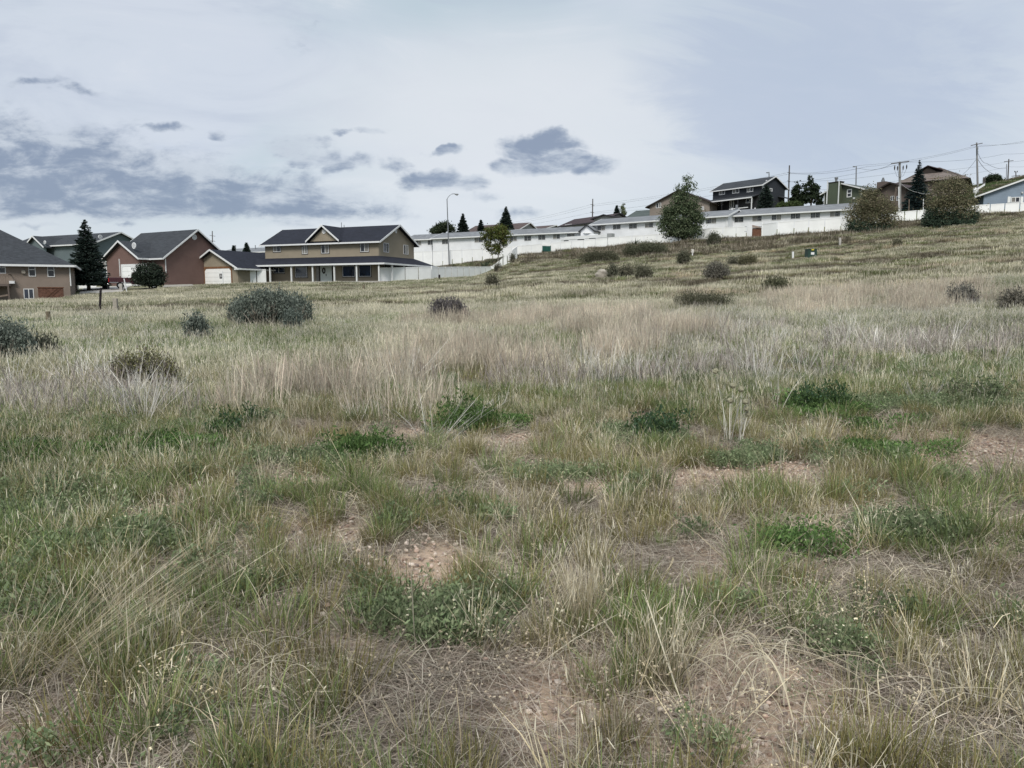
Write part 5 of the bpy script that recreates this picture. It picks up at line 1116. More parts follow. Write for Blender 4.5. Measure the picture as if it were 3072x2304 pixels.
def stars(rng, C, s, col, v=.15):
    n = len(C); out = []
    for ang in (0, np.pi / 3, 2 * np.pi / 3):
        d = np.c_[np.cos(ang) * np.ones(n), np.sin(ang) * np.ones(n), rng.normal(size=n) * .3]; path = C[:, None] + d[:, None] * np.array([-.5, 0, .5])[None, :, None] * s
        path[:, 1, 2] += s * .1; side = np.c_[-np.sin(ang) * np.ones(n), np.cos(ang) * np.ones(n), np.zeros(n)]
        c = np.array(col)[rng.integers(0, len(col), n)][:, None] * rng.uniform(1 - v, 1 + v, (n, 1, 1)) * np.ones((1, 3, 1)); out.append(ribbons(path, np.full((n, 3), s) * np.array([.12, .3, .12]), c, rng, side))
    return cat_(out)
def branchy(rng, n, h, R, col, w=.004, sub=6, twig=.35, ang=.5, K=4, lean=(0.1, .5), tips=False, droop=(-.1, .2), sub2=0):
    """stiff branched dead stems"""
    (v, q, c), path = blades(rng, n, R, h, lean, droop, (w * .8, w * 1.3), col, col, K=6, fan=1.0); parts = [(v, q, c)]; T = []
    lev = path; L0 = np.linalg.norm(path[:, -1] - path[:, 0], axis=1)
    for lvl, (m, f, ww) in enumerate(((sub, twig, .6), (sub2, twig * .5, .4))):
        if not m: break
        npth = lev.shape[0]; idx = np.repeat(np.arange(npth), m); s = rng.uniform(.3, .98, len(idx)) * (lev.shape[1] - 1); i0 = np.minimum(s.astype(int), lev.shape[1] - 2); fr_ = (s - i0)[:, None]
        st = lev[idx, i0] * (1 - fr_) + lev[idx, i0 + 1] * fr_; ax = lev[idx, i0 + 1] - lev[idx, i0]; ax /= np.linalg.norm(ax, axis=1)[:, None] + 1e-9
        d = ax + rng.normal(size=ax.shape) * ang; d[:, 2] = np.abs(d[:, 2]) * .9 + .1; d /= np.linalg.norm(d, axis=1)[:, None]
        ln = L0[idx] * f * rng.uniform(.4, 1.1, len(idx)) * (1.15 - s / (lev.shape[1] - 1)); t = np.linspace(0, 1, 3)[None, :, None]
        pth = st[:, None] + d[:, None] * ln[:, None, None] * t; pth[:, :, 2] += (t[..., 0] ** 2) * ln[:, None] * .12
        cc = np.array(col)[rng.integers(0, len(col), len(idx))][:, None] * rng.uniform(.8, 1.2, (len(idx), 1, 1)) * np.ones((1, 3, 1))
        parts.append(ribbons(pth, np.full((len(idx), 3), w * ww) * np.array([1, .8, .35]), cc, rng)); T.append(pth[:, -1]); lev = pth; L0 = ln
    return cat_(parts), (np.concatenate(T) if T else path[:, -1])
def leaves_on(rng, C, s, col, aspect=2.2, up=.8, v=.25):
    n = len(C); a = rng.normal(size=(n, 3)) * .6; a[:, 2] += up; a /= np.linalg.norm(a, axis=1)[:, None]; b = np.cross(a, rng.normal(size=(n, 3))); b /= np.linalg.norm(b, axis=1)[:, None]
    z = (s * rng.uniform(.6, 1.4, n))[:, None]; A = a * z * aspect * .5; B_ = b * z * .5
    V = np.stack([C - A, C - B_, C + A, C + B_], 1).reshape(-1, 3); return V, np.arange(4 * n).reshape(-1, 4), colr(n, 4, col, rng, None, v)

# palettes (real-world base colours, except the darkened roots)
STRAW = [(.46, .40, .28), (.39, .335, .225), (.52, .47, .35)]
PALE = [(.50, .47, .37), (.43, .40, .31), (.55, .51, .40)]
OLIVE = [(.18, .185, .075), (.23, .21, .095), (.15, .165, .07)]
GREEN = [(.13, .19, .065), (.175, .225, .085), (.11, .165, .07)]
BRIGHT = [(.08, .135, .045), (.10, .155, .055), (.06, .10, .038)]
GREYG = [(.14, .175, .095), (.18, .205, .12), (.11, .145, .075)]
PURP = [(.24, .205, .19), (.19, .165, .16), (.29, .25, .225)]
PINK = [(.40, .335, .27), (.46, .39, .32), (.33, .275, .23)]
DEAD = [(.25, .21, .17), (.33, .285, .235), (.18, .155, .12), (.41, .37, .30)]
SAGE = [(.16, .185, .155), (.215, .24, .205), (.11, .13, .108)]
ROOT = [(.095, .075, .042), (.125, .1, .058)]  # brown blade roots, with extra dark painted in for shading contrast
CREAM = [(.7, .66, .5), (.62, .56, .4)]

# ================================================================== trees
def pxblobs(base, Y, L):
    """crown volumes given as photo circles at the tree's own distance"""
    out = []
    for x, y, rx, ry in L:
        c = P(x, y, Y); s = Y / F; out.append((c.x - base[0], 0.0, c.z - base[2], rx * s, (rx * .9) * s, ry * s))
    return out
def tree_px(label, px, py, Y, L, n, leaf, cols, seed, **k):
    b = P(px, py, Y); b.z = min(b.z, gz(b.x, b.y) + .3) if abs(b.z - gz(b.x, b.y)) < 2 else b.z
    return leaf_tree(label, b, pxblobs(b, Y, L), n, leaf, cols, seed, **k)
SPR = [(.025, .038, .032), (.04, .056, .046), (.016, .026, .022), (.055, .07, .06)]
SPB = [(.028, .045, .045), (.045, .065, .062), (.018, .03, .032)]
g = gat(267, 88); top = P(249, 659, 88)
conifer('large dark spruce in front of the teal house at the left', g, top.z - g.z, 2.25, SPR, 1, 40, 2.1, .1, nl=.27, power=.72)
for lab, px, Y, yt, yb, wpx, c, sd in (('dark spruce right of the street lamp, above the terrace roof', 1389, 172, 641, 715, 42, SPR, 2), ('tallest spruce above the terrace roof, over the brown roofs', 1518, 176, 620, 695, 46, SPR, 3),
        ('small spruce between the two dark spruces above the terrace', 1443, 174, 660, 712, 30, SPR, 4), ('small dark spruce right of the plum-roofed house', 1850, 165, 617, 668, 27, SPR, 5),
        ('tiny spruce left of the other above the far grey roof', 702, 165, 737, 768, 11, SPR, 7), ('small spruce above the far grey roof left of the tan house', 740.5, 165, 729, 768, 24, SPR, 8)):
    g = P(px, yb, Y); conifer(lab, g, P(px, yt, Y).z - g.z, wpx / 2 * Y / F, c, sd, 22, 1.9, .05, nl=.5)
g = P(2749, 645, 126); conifer('tall blue-green spruce between the two big brown bushes', g, P(2749, 480, 126).z - g.z, 2.5, SPB, 9, 34, 1.8, .06, nl=.32, power=1.0, droop=.2)
g = P(2296, 640, 138); conifer('dark conifer hiding the right corner of the slate house', g, P(2294, 556, 138).z - g.z, 1.65, SPR, 10, 24, 1.5, .04, nl=.4, power=.5)
tree_px('light green slender tree right of the small spruce above the terrace', 1869, 655, 166, [(1869, 622, 5, 12), (1870, 640, 8, 12)], 1200, .22, [(.12, .15, .08), (.17, .19, .11)], 11, trunk_h=1.5, trunk_r=.08, clump=.25, limbs=False)
tree_px('leafy green clump of trees behind the street lamp', 1325, 705, 170, [(1302, 692, 12, 13), (1322, 684, 14, 15), (1340, 680, 14, 14), (1352, 690, 9, 12), (1312, 694, 14, 12)], 4200, .32, [(.045, .06, .035), (.07, .085, .05), (.03, .042, .026)], 12, trunk_h=2, trunk_r=.15, clump=.4)
tree_px('light green yard tree with rounded crown between the two fences', 1494, 778, 125, [(1490, 705, 30, 24), (1475, 690, 20, 14), (1510, 705, 24, 22), (1502, 685, 20, 14), (1472, 738, 22, 16), (1462, 717, 17, 16), (1500, 735, 18, 18), (1518, 725, 14, 14), (1487, 755, 18, 9), (1454, 703, 10, 10)], 7000, .2,
        [(.095, .12, .035), (.13, .15, .05), (.06, .085, .03), (.14, .12, .045)], 13, trunk_h=3.2, trunk_r=.09, bark=BARKP, clump=.28)
TT = [(.075, .10, .055), (.1, .125, .07), (.05, .07, .04), (.14, .165, .1)]
tree_px('tall dark green two-tier tree in front of the white terrace', 2048, 734, 109, [(2042, 652, 50, 40), (2046, 614, 34, 30), (2012, 636, 24, 24), (2078, 630, 24, 26), (1996, 662, 18, 16), (2096, 650, 14, 20), (2004, 682, 32, 28), (2084, 668, 26, 34), (2046, 690, 52, 22), (2052, 712, 22, 16), (2000, 645, 14, 20), (2084, 695, 20, 16),
         (2052, 582, 22, 20), (2058, 552, 13, 18), (2064, 532, 8, 12), (2078, 566, 8, 14), (2036, 566, 8, 10), (2036, 592, 18, 14), (2078, 606, 10, 18)], 19000, .2, TT, 14, trunk_h=5.5, trunk_r=.15, clump=.4, shell=.5)
PN = [(.03, .042, .024), (.045, .06, .034), (.02, .03, .018)]
tree_px('dark pine with open clumped crown right of the slender line pole', 2432, 622, 148, [(2431, 535, 7, 9), (2432, 552, 16, 9), (2444, 563, 18, 9), (2428, 575, 24, 10), (2450, 583, 18, 11), (2426, 596, 28, 11), (2455, 605, 16, 10), (2412, 560, 6, 5), (2466, 590, 8, 6), (2464, 610, 8, 6)], 4600, .28, PN, 15, trunk_h=5.5, trunk_r=.16, clump=.24, shell=.75)
tree_px('smaller pine crown left of the open pine', 2394, 622, 149, [(2394, 553, 6, 7), (2392, 565, 11, 9), (2386, 578, 14, 9), (2396, 588, 16, 10), (2384, 600, 16, 9), (2402, 606, 14, 9)], 3200, .28, PN, 16, trunk_h=3.5, trunk_r=.14, clump=.24, shell=.6)
tree_px('low dark hedge-like shrubs under the pines', 2370, 626, 146, [(2346, 616, 14, 8), (2370, 614, 18, 9), (2392, 613, 16, 9), (2336, 620, 8, 6)], 2600, .25, [(.05, .075, .03), (.07, .09, .04)], 17, trunk_h=.6, trunk_r=.08, clump=.3, limbs=False, cat='shrub', name='shrub')
BB = [(.15, .14, .085), (.19, .175, .105), (.11, .11, .065), (.16, .135, .095), (.23, .21, .135), (.10, .115, .065)]
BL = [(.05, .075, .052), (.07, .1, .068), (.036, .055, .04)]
def bigbush(label, px, py, Y, up_, low_, seed):
    b = P(px, py, Y); b.z = gz(b.x, b.y); r = leaf_tree(label, b, pxblobs(b, Y, up_), 13000, .15, BB, seed, 2.2, .1, bark=BARK, name='large_bush', cat='bush', clump=.46, shell=.4)
    rng = np.random.default_rng(seed + 50); C = []
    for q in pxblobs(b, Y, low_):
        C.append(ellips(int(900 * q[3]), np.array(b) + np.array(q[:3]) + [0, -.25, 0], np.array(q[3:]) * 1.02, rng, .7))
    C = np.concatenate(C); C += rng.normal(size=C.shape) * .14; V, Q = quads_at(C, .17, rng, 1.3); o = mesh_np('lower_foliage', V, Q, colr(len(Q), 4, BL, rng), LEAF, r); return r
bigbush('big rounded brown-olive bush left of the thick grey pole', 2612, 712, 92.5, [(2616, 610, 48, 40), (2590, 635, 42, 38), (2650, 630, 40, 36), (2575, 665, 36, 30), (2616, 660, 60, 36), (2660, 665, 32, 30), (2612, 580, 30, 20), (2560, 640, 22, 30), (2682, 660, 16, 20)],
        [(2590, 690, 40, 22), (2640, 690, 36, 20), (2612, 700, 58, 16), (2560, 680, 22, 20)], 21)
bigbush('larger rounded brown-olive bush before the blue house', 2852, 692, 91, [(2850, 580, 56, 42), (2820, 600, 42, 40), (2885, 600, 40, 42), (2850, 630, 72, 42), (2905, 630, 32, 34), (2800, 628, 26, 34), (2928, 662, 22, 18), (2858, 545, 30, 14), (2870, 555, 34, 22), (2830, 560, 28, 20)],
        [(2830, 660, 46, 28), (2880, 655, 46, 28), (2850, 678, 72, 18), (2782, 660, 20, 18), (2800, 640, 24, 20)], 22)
tree_px('round dark green lilac bush before the red garage', 448, 862, 88, [(448, 815, 40, 30), (425, 825, 26, 28), (472, 828, 26, 28), (448, 838, 46, 20), (410, 842, 12, 14), (488, 842, 10, 14)], 9000, .15, [(.028, .04, .028), (.045, .06, .042), (.018, .026, .02), (.085, .1, .08)], 23, trunk_h=1, trunk_r=.08, clump=.25, shell=.6, cat='bush', name='lilac_bush', limbs=False)
tree_px('distant round bush on the green hill skyline', 2982, 548, 196, [(2982, 535, 20, 12), (2968, 540, 12, 8), (2996, 540, 12, 8)], 3200, .3, [(.035, .05, .03), (.05, .065, .04)], 24, trunk_h=.8, trunk_r=.1, clump=.4, cat='bush', name='bush', limbs=False)
for px_, yt in ((2949, 532), (2953.5, 531)): 
    a = gat(px_, 188); mb = MB(); mb.tube([a - Vector((0, 0, .3)), (a.x, a.y, P(px_, yt, 188).z)], .14, 6); tag(mb.build('fence_post', POLE), 'dark old fence post on the hill skyline, %s of two left of the distant bush' % ('left' if px_ < 2951 else 'right'), 'post', 'old posts on the hill skyline')
for px_, yt, yb in ((2727.5, 598, 634), (2770.5, 597, 632)):
    mb = MB(); a = P(px_, yb, 113); mb.tube([a - Vector((0, 0, 1.2)), P(px_, yt, 113)], .055, 6); tag(mb.build('pergola_post', TRIM if px_ > 2750 else WOODW), 'thin pale post standing before the blue spruce, %s of the pair' % ('right' if px_ > 2750 else 'left'), 'post')

def shrub(label, px, yb, wpx, hpx, cols, seed, n=6000, leaf=.05, stemc=DEAD, name='sagebrush', cat='shrub', group=None, twigs=.3, Y=None, aspect=2.6, lobes=6, up=1.0, hz=0.0):
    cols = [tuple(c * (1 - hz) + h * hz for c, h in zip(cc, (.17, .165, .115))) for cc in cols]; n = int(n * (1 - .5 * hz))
    g = ghit(px, yb) if Y is None else gat(px, Y); s = g.y / F; W_, H_ = wpx * s / 2, hpx * s; rng = np.random.default_rng(seed); root = empty(name, g, label, cat, group); base = np.array(g)
    C = []
    for i in range(lobes):
        fx = (i + .5) / lobes * 2 - 1; c = base + [fx * .72 * W_, rng.uniform(-.4, .4) * W_ * .6, H_ * (.6 - .24 * abs(fx) ** 1.5 + rng.uniform(-.16, .08))]
        q = ellips(n // lobes, c, [W_ * (.2 + .5 / lobes) * rng.uniform(.75, 1.2), W_ * .34, H_ * rng.uniform(.24, .42)], rng, .15); C.append(q)
    C = np.concatenate(C)
    # gather leaves into upright sprays
    k = 9; m = len(C) // k; C = C[rng.permutation(len(C))]; C = (C[:m, None] + rng.normal(size=(m, k, 3)) * leaf * .9 + np.linspace(0, 1, k)[None, :, None] * np.c_[rng.normal(size=(m, 2)) * leaf * 1.2, rng.uniform(2.0, 7.5, m) * leaf][:, None]).reshape(-1, 3)
    v = leaves_on(rng, C, leaf * .5, cols, aspect, up, .3); mesh_np('foliage', v[0], v[1], v[2], LEAF, root)
    (v, q, c), _ = branchy(rng, 40, (H_ * .7, H_ * 1.12), W_ * .45, list(stemc) + [(.4, .37, .33)], .018, 8, .4, .6, lean=(.2, 1.0)); mesh_np('stems', v + base, q, c, LEAF, root)
    return root
shrub('largest blue-grey sagebrush spreading behind the small round one', 800, 990, 215, 104, SAGE, 31, 20000, .07, lobes=9)
shrub('left shoulder of blue-grey sagebrush joined to the largest one', 735, 985, 100, 76, SAGE, 131, 7000, .07, lobes=5)
shrub('right shoulder of blue-grey sagebrush joined to the largest one', 885, 982, 115, 84, SAGE, 132, 8000, .07, lobes=5)
shrub('small upright blue-grey sagebrush left of the largest one', 590, 1034, 56, 58, SAGE, 32, 4500, .06, lobes=4)
shrub('small pale sagebrush at the right foot of the largest one', 877, 1003, 46, 48, [(.17, .2, .17), (.13, .155, .135)], 33, 3000, .06, lobes=4)
shrub('blue-grey sagebrush cut by the left edge of the photo', 20, 1095, 190, 112, SAGE, 34, 12000, .05, lobes=7)
shrub('low dark twiggy sage right of the edge sagebrush', 130, 1085, 100, 45, [(.09, .1, .075), (.13, .13, .1)], 35, 3500, .05, PURP, lobes=5)
shrub('brown-olive half-dead shrub with purple twigs in the left middle field', 440, 1175, 235, 112, [(.14, .14, .07), (.18, .175, .09), (.12, .11, .08), (.17, .15, .13)], 36, 7000, .035, PURP, name='rabbitbrush', lobes=11)
shrub('dark purplish-grey bare shrub right of the largest sagebrush', 1345, 978, 130, 76, [(.13, .12, .12), (.17, .155, .155), (.1, .09, .09)], 37, 9000, .05, PURP, name='dead_shrub', lobes=6)
shrub('small dark bush in the grass below the climbing fence', 1476, 866, 36, 19, [(.06, .06, .045), (.09, .085, .07)], 38, 2400, .12, lobes=3, hz=.5)
shrub('rounded dark green bush beside the small pale marker sign', 2051, 797, 38, 24, [(.045, .055, .04), (.065, .075, .055)], 39, 3500, .13, lobes=4, hz=.5)
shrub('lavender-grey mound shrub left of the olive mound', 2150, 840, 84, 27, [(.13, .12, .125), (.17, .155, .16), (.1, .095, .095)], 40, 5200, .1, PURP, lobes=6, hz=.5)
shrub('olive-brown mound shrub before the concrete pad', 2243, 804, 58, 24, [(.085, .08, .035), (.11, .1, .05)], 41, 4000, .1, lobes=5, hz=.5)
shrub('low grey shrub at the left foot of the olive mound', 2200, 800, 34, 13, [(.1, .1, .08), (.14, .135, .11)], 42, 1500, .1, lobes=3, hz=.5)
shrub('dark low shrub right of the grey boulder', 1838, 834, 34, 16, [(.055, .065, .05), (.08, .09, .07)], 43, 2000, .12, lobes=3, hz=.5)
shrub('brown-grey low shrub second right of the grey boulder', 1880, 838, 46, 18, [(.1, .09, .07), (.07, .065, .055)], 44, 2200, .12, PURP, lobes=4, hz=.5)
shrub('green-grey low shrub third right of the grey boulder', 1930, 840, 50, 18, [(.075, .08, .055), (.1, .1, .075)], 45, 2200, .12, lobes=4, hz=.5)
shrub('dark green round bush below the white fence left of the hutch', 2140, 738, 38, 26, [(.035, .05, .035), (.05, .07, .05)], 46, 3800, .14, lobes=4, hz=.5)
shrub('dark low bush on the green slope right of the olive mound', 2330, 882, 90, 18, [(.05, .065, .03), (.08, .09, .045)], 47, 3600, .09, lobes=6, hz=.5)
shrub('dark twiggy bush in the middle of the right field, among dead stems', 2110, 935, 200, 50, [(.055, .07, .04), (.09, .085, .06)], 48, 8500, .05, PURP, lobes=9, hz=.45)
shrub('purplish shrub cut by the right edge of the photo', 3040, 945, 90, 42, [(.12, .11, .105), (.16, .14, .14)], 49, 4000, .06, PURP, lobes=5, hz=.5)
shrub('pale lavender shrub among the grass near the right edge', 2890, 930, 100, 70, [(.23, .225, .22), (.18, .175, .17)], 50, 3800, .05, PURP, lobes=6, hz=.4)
shrub('small dark bush under the climbing white fence', 1493, 818, 22, 14, [(.05, .05, .04), (.08, .07, .06)], 51, 1500, .13, lobes=3, hz=.5)
shrub('little dark shrub at the foot of the fence bend', 1538, 792, 12, 21, [(.04, .045, .035), (.06, .065, .05)], 52, 1500, .13, lobes=3, hz=.5)
0 and shrub('small dark bush in the middle field left of the boulder', 1640, 835, 60, 14, [(.07, .075, .045), (.1, .1, .07)], 53, 2200, .11, lobes=4, hz=.5)
shrub('dark bush in the far right field below the large brown bush', 2690, 745, 26, 11, [(.06, .06, .035), (.09, .085, .055)], 54, 1500, .11, lobes=3, hz=.5)
shrub('green shrubs massed along the fence left of the two-tier tree', 1935, 770, 150, 27, [(.045, .065, .035), (.065, .085, .045), (.035, .05, .03)], 55, 9000, .15, lobes=12, hz=.5)
shrub('green shrubs massed along the fence further left', 1800, 790, 130, 19, [(.05, .06, .035), (.075, .08, .05)], 56, 6000, .15, lobes=10, hz=.5)
shrub('young green plant in front of the garage door', 686, 851, 20, 22, [(.04, .07, .03), (.06, .09, .04)], 57, 900, .14, lobes=3)
# spiky yucca clumps
def yucca(label, px, Y, hpx, seed):
    g = gat(px, Y); rng = np.random.default_rng(seed); root = empty('yucca', g, label, 'plant'); h = hpx * Y / F
    (v, q, c), _ = blades(rng, 40, .25, (h * .6, h), (.3, .8), (0, .15), (.06, .1), [(.04, .06, .035)], [(.07, .09, .06)], K=4, fan=1.0); mesh_np('leaf', v + np.array(g), q, c, LEAF, root)
yucca('spiky dark yucca between the fences left of the yard tree', 1455, 124, 30, 61)
yucca('spiky grey-green yucca against the long fence left of the two-tier tree', 1905, 112, 32, 62)
yucca('small spiky plant in the yard right of the tan house', 1302, 118, 14, 63)

# ================================================================== grass, weeds and litter
SRC = bpy.data.collections.new('clump_sources')     # not linked to the scene: only instanced
def src(i, part):
    V, Q, C = part; o = mesh_np('clump_%02d' % i, V, Q, C, GRASS, link=False); SRC.objects.link(o); return i
KIND = {}
def add(kind, parts):
    i = len(SRC.objects); src(i, parts); KIND.setdefault(kind, []).append(i)
S = 0
for v_ in range(3):
    r = np.random.default_rng(100 + v_)
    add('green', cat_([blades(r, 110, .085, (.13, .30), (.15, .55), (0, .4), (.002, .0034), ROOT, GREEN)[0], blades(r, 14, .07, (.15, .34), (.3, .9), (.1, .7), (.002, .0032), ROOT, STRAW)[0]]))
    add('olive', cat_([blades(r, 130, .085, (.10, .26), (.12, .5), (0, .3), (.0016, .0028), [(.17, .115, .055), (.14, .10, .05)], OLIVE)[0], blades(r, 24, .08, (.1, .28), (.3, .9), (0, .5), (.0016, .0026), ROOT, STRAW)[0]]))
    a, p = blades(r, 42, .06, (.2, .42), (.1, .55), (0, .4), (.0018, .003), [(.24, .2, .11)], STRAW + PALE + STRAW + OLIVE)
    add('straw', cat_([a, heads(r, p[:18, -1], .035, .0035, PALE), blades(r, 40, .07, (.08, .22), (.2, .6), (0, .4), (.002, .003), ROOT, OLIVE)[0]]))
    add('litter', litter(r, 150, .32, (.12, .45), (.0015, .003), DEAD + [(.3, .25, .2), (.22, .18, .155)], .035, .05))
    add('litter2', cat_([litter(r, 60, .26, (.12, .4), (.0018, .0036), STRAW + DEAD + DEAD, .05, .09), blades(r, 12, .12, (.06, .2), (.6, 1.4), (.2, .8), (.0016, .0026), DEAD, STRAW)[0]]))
    a, t = branchy(r, 16, (.12, .24), .09, GREYG, .0024, 5, .5, .5); add('forb', cat_([a, leaves_on(r, np.repeat(t, 5, 0) + r.normal(size=(len(t) * 5, 3)) * .02, .009, GREYG, 2.6)]))
    a, t = branchy(r, 14, (.14, .3), .07, [(.2, .2, .13)], .002, 5, .5, .5); tt = t[r.random(len(t)) < .35]
    add('flower', cat_([a, leaves_on(r, t + r.normal(size=t.shape) * .03 - [0, 0, .04], .009, GREYG, 2.4), stars(r, tt, .011, CREAM)]))
    a, t = branchy(r, 7, (.18, .4), .05, STRAW + DEAD, .0028, 7, .5, .7, lean=(.1, .9), sub2=3); add('twiggy', cat_([a, stars(r, t[r.random(len(t)) < .35], .009, [(.6, .52, .36), (.5, .43, .3)])]))
    add('bright', cat_([blades(r, 40, .16, (.06, .16), (.3, 1), (.2, .6), (.003, .006), [(.07, .1, .03)], BRIGHT)[0], leaves_on(r, np.c_[r.normal(size=(420, 2)) * .09, r.uniform(.02, .14, 420)], .011, BRIGHT, 2.4)]))
    # mid-distance patches about 0.5 m across
    def midpatch(n, h, cb, ct, w=(.004, .0075), st=0, R=.32, ct2=PALE):
        a, p = blades(r, n, R, h, (.15, .6), (0, .5), w, cb, ct, K=3, fan=.3, bias=(.18, 0)); L = [a]
        if st: b, p = blades(r, st, R, (h[1] * .85, h[1] * 1.35), (.05, .4), (0, .35), (w[0] * .6, w[1] * .75), STRAW, ct2, K=3, fan=.25, bias=(.2, 0)); L += [b, heads(r, p[:len(p) // 2, -1], .06, w[1] * .8, ct2)]
        return cat_(L)
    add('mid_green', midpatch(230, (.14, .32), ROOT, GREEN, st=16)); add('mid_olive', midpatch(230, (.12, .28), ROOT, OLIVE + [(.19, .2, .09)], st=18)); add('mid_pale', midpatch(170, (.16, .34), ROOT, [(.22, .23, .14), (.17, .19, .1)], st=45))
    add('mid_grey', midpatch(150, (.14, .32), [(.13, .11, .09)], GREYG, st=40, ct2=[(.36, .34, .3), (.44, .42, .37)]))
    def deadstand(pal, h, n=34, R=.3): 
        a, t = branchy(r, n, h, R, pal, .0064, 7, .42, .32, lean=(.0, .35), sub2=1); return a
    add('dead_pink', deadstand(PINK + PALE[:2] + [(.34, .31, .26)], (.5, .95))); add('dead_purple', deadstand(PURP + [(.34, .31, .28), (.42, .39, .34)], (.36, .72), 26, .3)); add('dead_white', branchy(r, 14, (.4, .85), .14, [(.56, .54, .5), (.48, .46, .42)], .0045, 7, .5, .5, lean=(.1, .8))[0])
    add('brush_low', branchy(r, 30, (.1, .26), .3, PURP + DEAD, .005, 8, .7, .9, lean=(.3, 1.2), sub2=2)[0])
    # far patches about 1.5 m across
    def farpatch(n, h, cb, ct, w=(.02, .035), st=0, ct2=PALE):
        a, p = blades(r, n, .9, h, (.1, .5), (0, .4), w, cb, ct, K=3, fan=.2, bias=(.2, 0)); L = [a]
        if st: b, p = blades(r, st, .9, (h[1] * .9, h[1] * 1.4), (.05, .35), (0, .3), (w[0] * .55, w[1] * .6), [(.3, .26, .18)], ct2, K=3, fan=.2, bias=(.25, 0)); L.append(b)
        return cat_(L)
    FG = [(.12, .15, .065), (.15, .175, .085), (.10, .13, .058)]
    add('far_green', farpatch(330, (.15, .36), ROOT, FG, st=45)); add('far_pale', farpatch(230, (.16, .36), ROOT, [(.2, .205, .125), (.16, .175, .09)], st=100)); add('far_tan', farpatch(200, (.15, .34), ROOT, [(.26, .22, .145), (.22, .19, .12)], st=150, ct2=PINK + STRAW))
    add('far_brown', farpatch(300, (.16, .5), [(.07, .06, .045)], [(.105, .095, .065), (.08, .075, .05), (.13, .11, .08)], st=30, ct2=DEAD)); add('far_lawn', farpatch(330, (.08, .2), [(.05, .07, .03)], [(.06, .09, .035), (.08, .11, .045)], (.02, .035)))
    V_ = np.c_[r.normal(size=(10, 2)) * .12, np.zeros(10)]
# pebbles
for v_ in range(3):
    rr = random.Random(v_); mb = MB()
    for k in range(26): mb.blob((rr.gauss(0, .13), rr.gauss(0, .13), .001), (rr.uniform(.004, .014), rr.uniform(.004, .012), rr.uniform(.003, .008)), k, 6, 4, .2)
    V = np.array(mb.v); tri = [f if len(f) == 4 else (f[0], f[1], f[2], f[2]) for f in mb.f]
    me = bpy.data.meshes.new('clump'); me.from_pydata(mb.v, [], mb.f); at = me.attributes.new('col', 'FLOAT_COLOR', 'POINT')
    pr = np.random.default_rng(v_); cc = np.ones((len(V), 4), np.float32); per = len(V) // 26; pal = np.array([(.42, .33, .27), (.34, .25, .2), (.48, .42, .36), (.28, .22, .19)])
    cc[:, :3] = np.repeat(pal[pr.integers(0, 4, 26)], per, 0)[:len(V)]; at.data.foreach_set('color', cc.ravel()); me.materials.append(GRASS)
    i = len(SRC.objects); o = bpy.data.objects.new('clump_%02d' % i, me); SRC.objects.link(o); KIND.setdefault('pebble', []).append(i)

def scatter_tree():
    ng = bpy.data.node_groups.new('scatter_clumps', 'GeometryNodeTree'); ng.interface.new_socket('Geometry', in_out='INPUT', socket_type='NodeSocketGeometry'); ng.interface.new_socket('Geometry', in_out='OUTPUT', socket_type='NodeSocketGeometry')
    q = N(ng); gi = q.new('NodeGroupInput'); go = q.new('NodeGroupOutput'); m2p = q.new('GeometryNodeMeshToPoints'); ng.links.new(gi.outputs[0], m2p.inputs[0])
    ci = q.new('GeometryNodeCollectionInfo'); ci.inputs['Collection'].default_value = SRC; ci.inputs['Separate Children'].default_value = True; ci.inputs['Reset Children'].default_value = True
    iop = q.new('GeometryNodeInstanceOnPoints'); ng.links.new(m2p.outputs[0], iop.inputs['Points']); ng.links.new(ci.outputs[0], iop.inputs['Instance']); iop.inputs['Pick Instance'].default_value = True
    def attr(n, t): a = q.new('GeometryNodeInputNamedAttribute', data_type=t); a.inputs[0].default_value = n; return a.outputs[0]
    ng.links.new(attr('kind_index', 'INT'), iop.inputs['Instance Index']); ng.links.new(attr('turn', 'FLOAT_VECTOR'), iop.inputs['Rotation']); ng.links.new(attr('size', 'FLOAT_VECTOR'), iop.inputs['Scale'])
    ng.links.new(iop.outputs[0], go.inputs[0]); return ng
SCN = scatter_tree()
def scatter(name, label, X, Y, kinds, sc, zs=None, tilt=.08, seed=0, cat=None, sink=0.0):
    rng = np.random.default_rng(seed); n = len(X); Z = hgt(X, Y) - sink
    me = bpy.data.meshes.new(name); me.vertices.add(n); me.vertices.foreach_set('co', np.c_[X, Y, Z].astype(np.float32).ravel())
    idx = np.array([KIND[k][rng.integers(0, len(KIND[k]))] for k in kinds], np.int32)
    me.attributes.new('kind_index', 'INT', 'POINT').data.foreach_set('value', idx)
    t = np.c_[rng.normal(size=n) * tilt, rng.normal(size=n) * tilt, rng.uniform(-.9, .9, n) if tilt < 0 else rng.uniform(0, 6.283, n)]; me.attributes.new('turn', 'FLOAT_VECTOR', 'POINT').data.foreach_set('vector', t.astype(np.float32).ravel())
    s = np.c_[sc, sc, sc * (1 if zs is None else zs)]; me.attributes.new('size', 'FLOAT_VECTOR', 'POINT').data.foreach_set('vector', s.astype(np.float32).ravel())
    o = bpy.data.objects.new(name, me); COL.objects.link(o); md = o.modifiers.new('scatter', 'NODES'); md.node_group = SCN; o['kind'] = 'stuff'; o['label'] = label; o['category'] = cat or 'grass'; return o
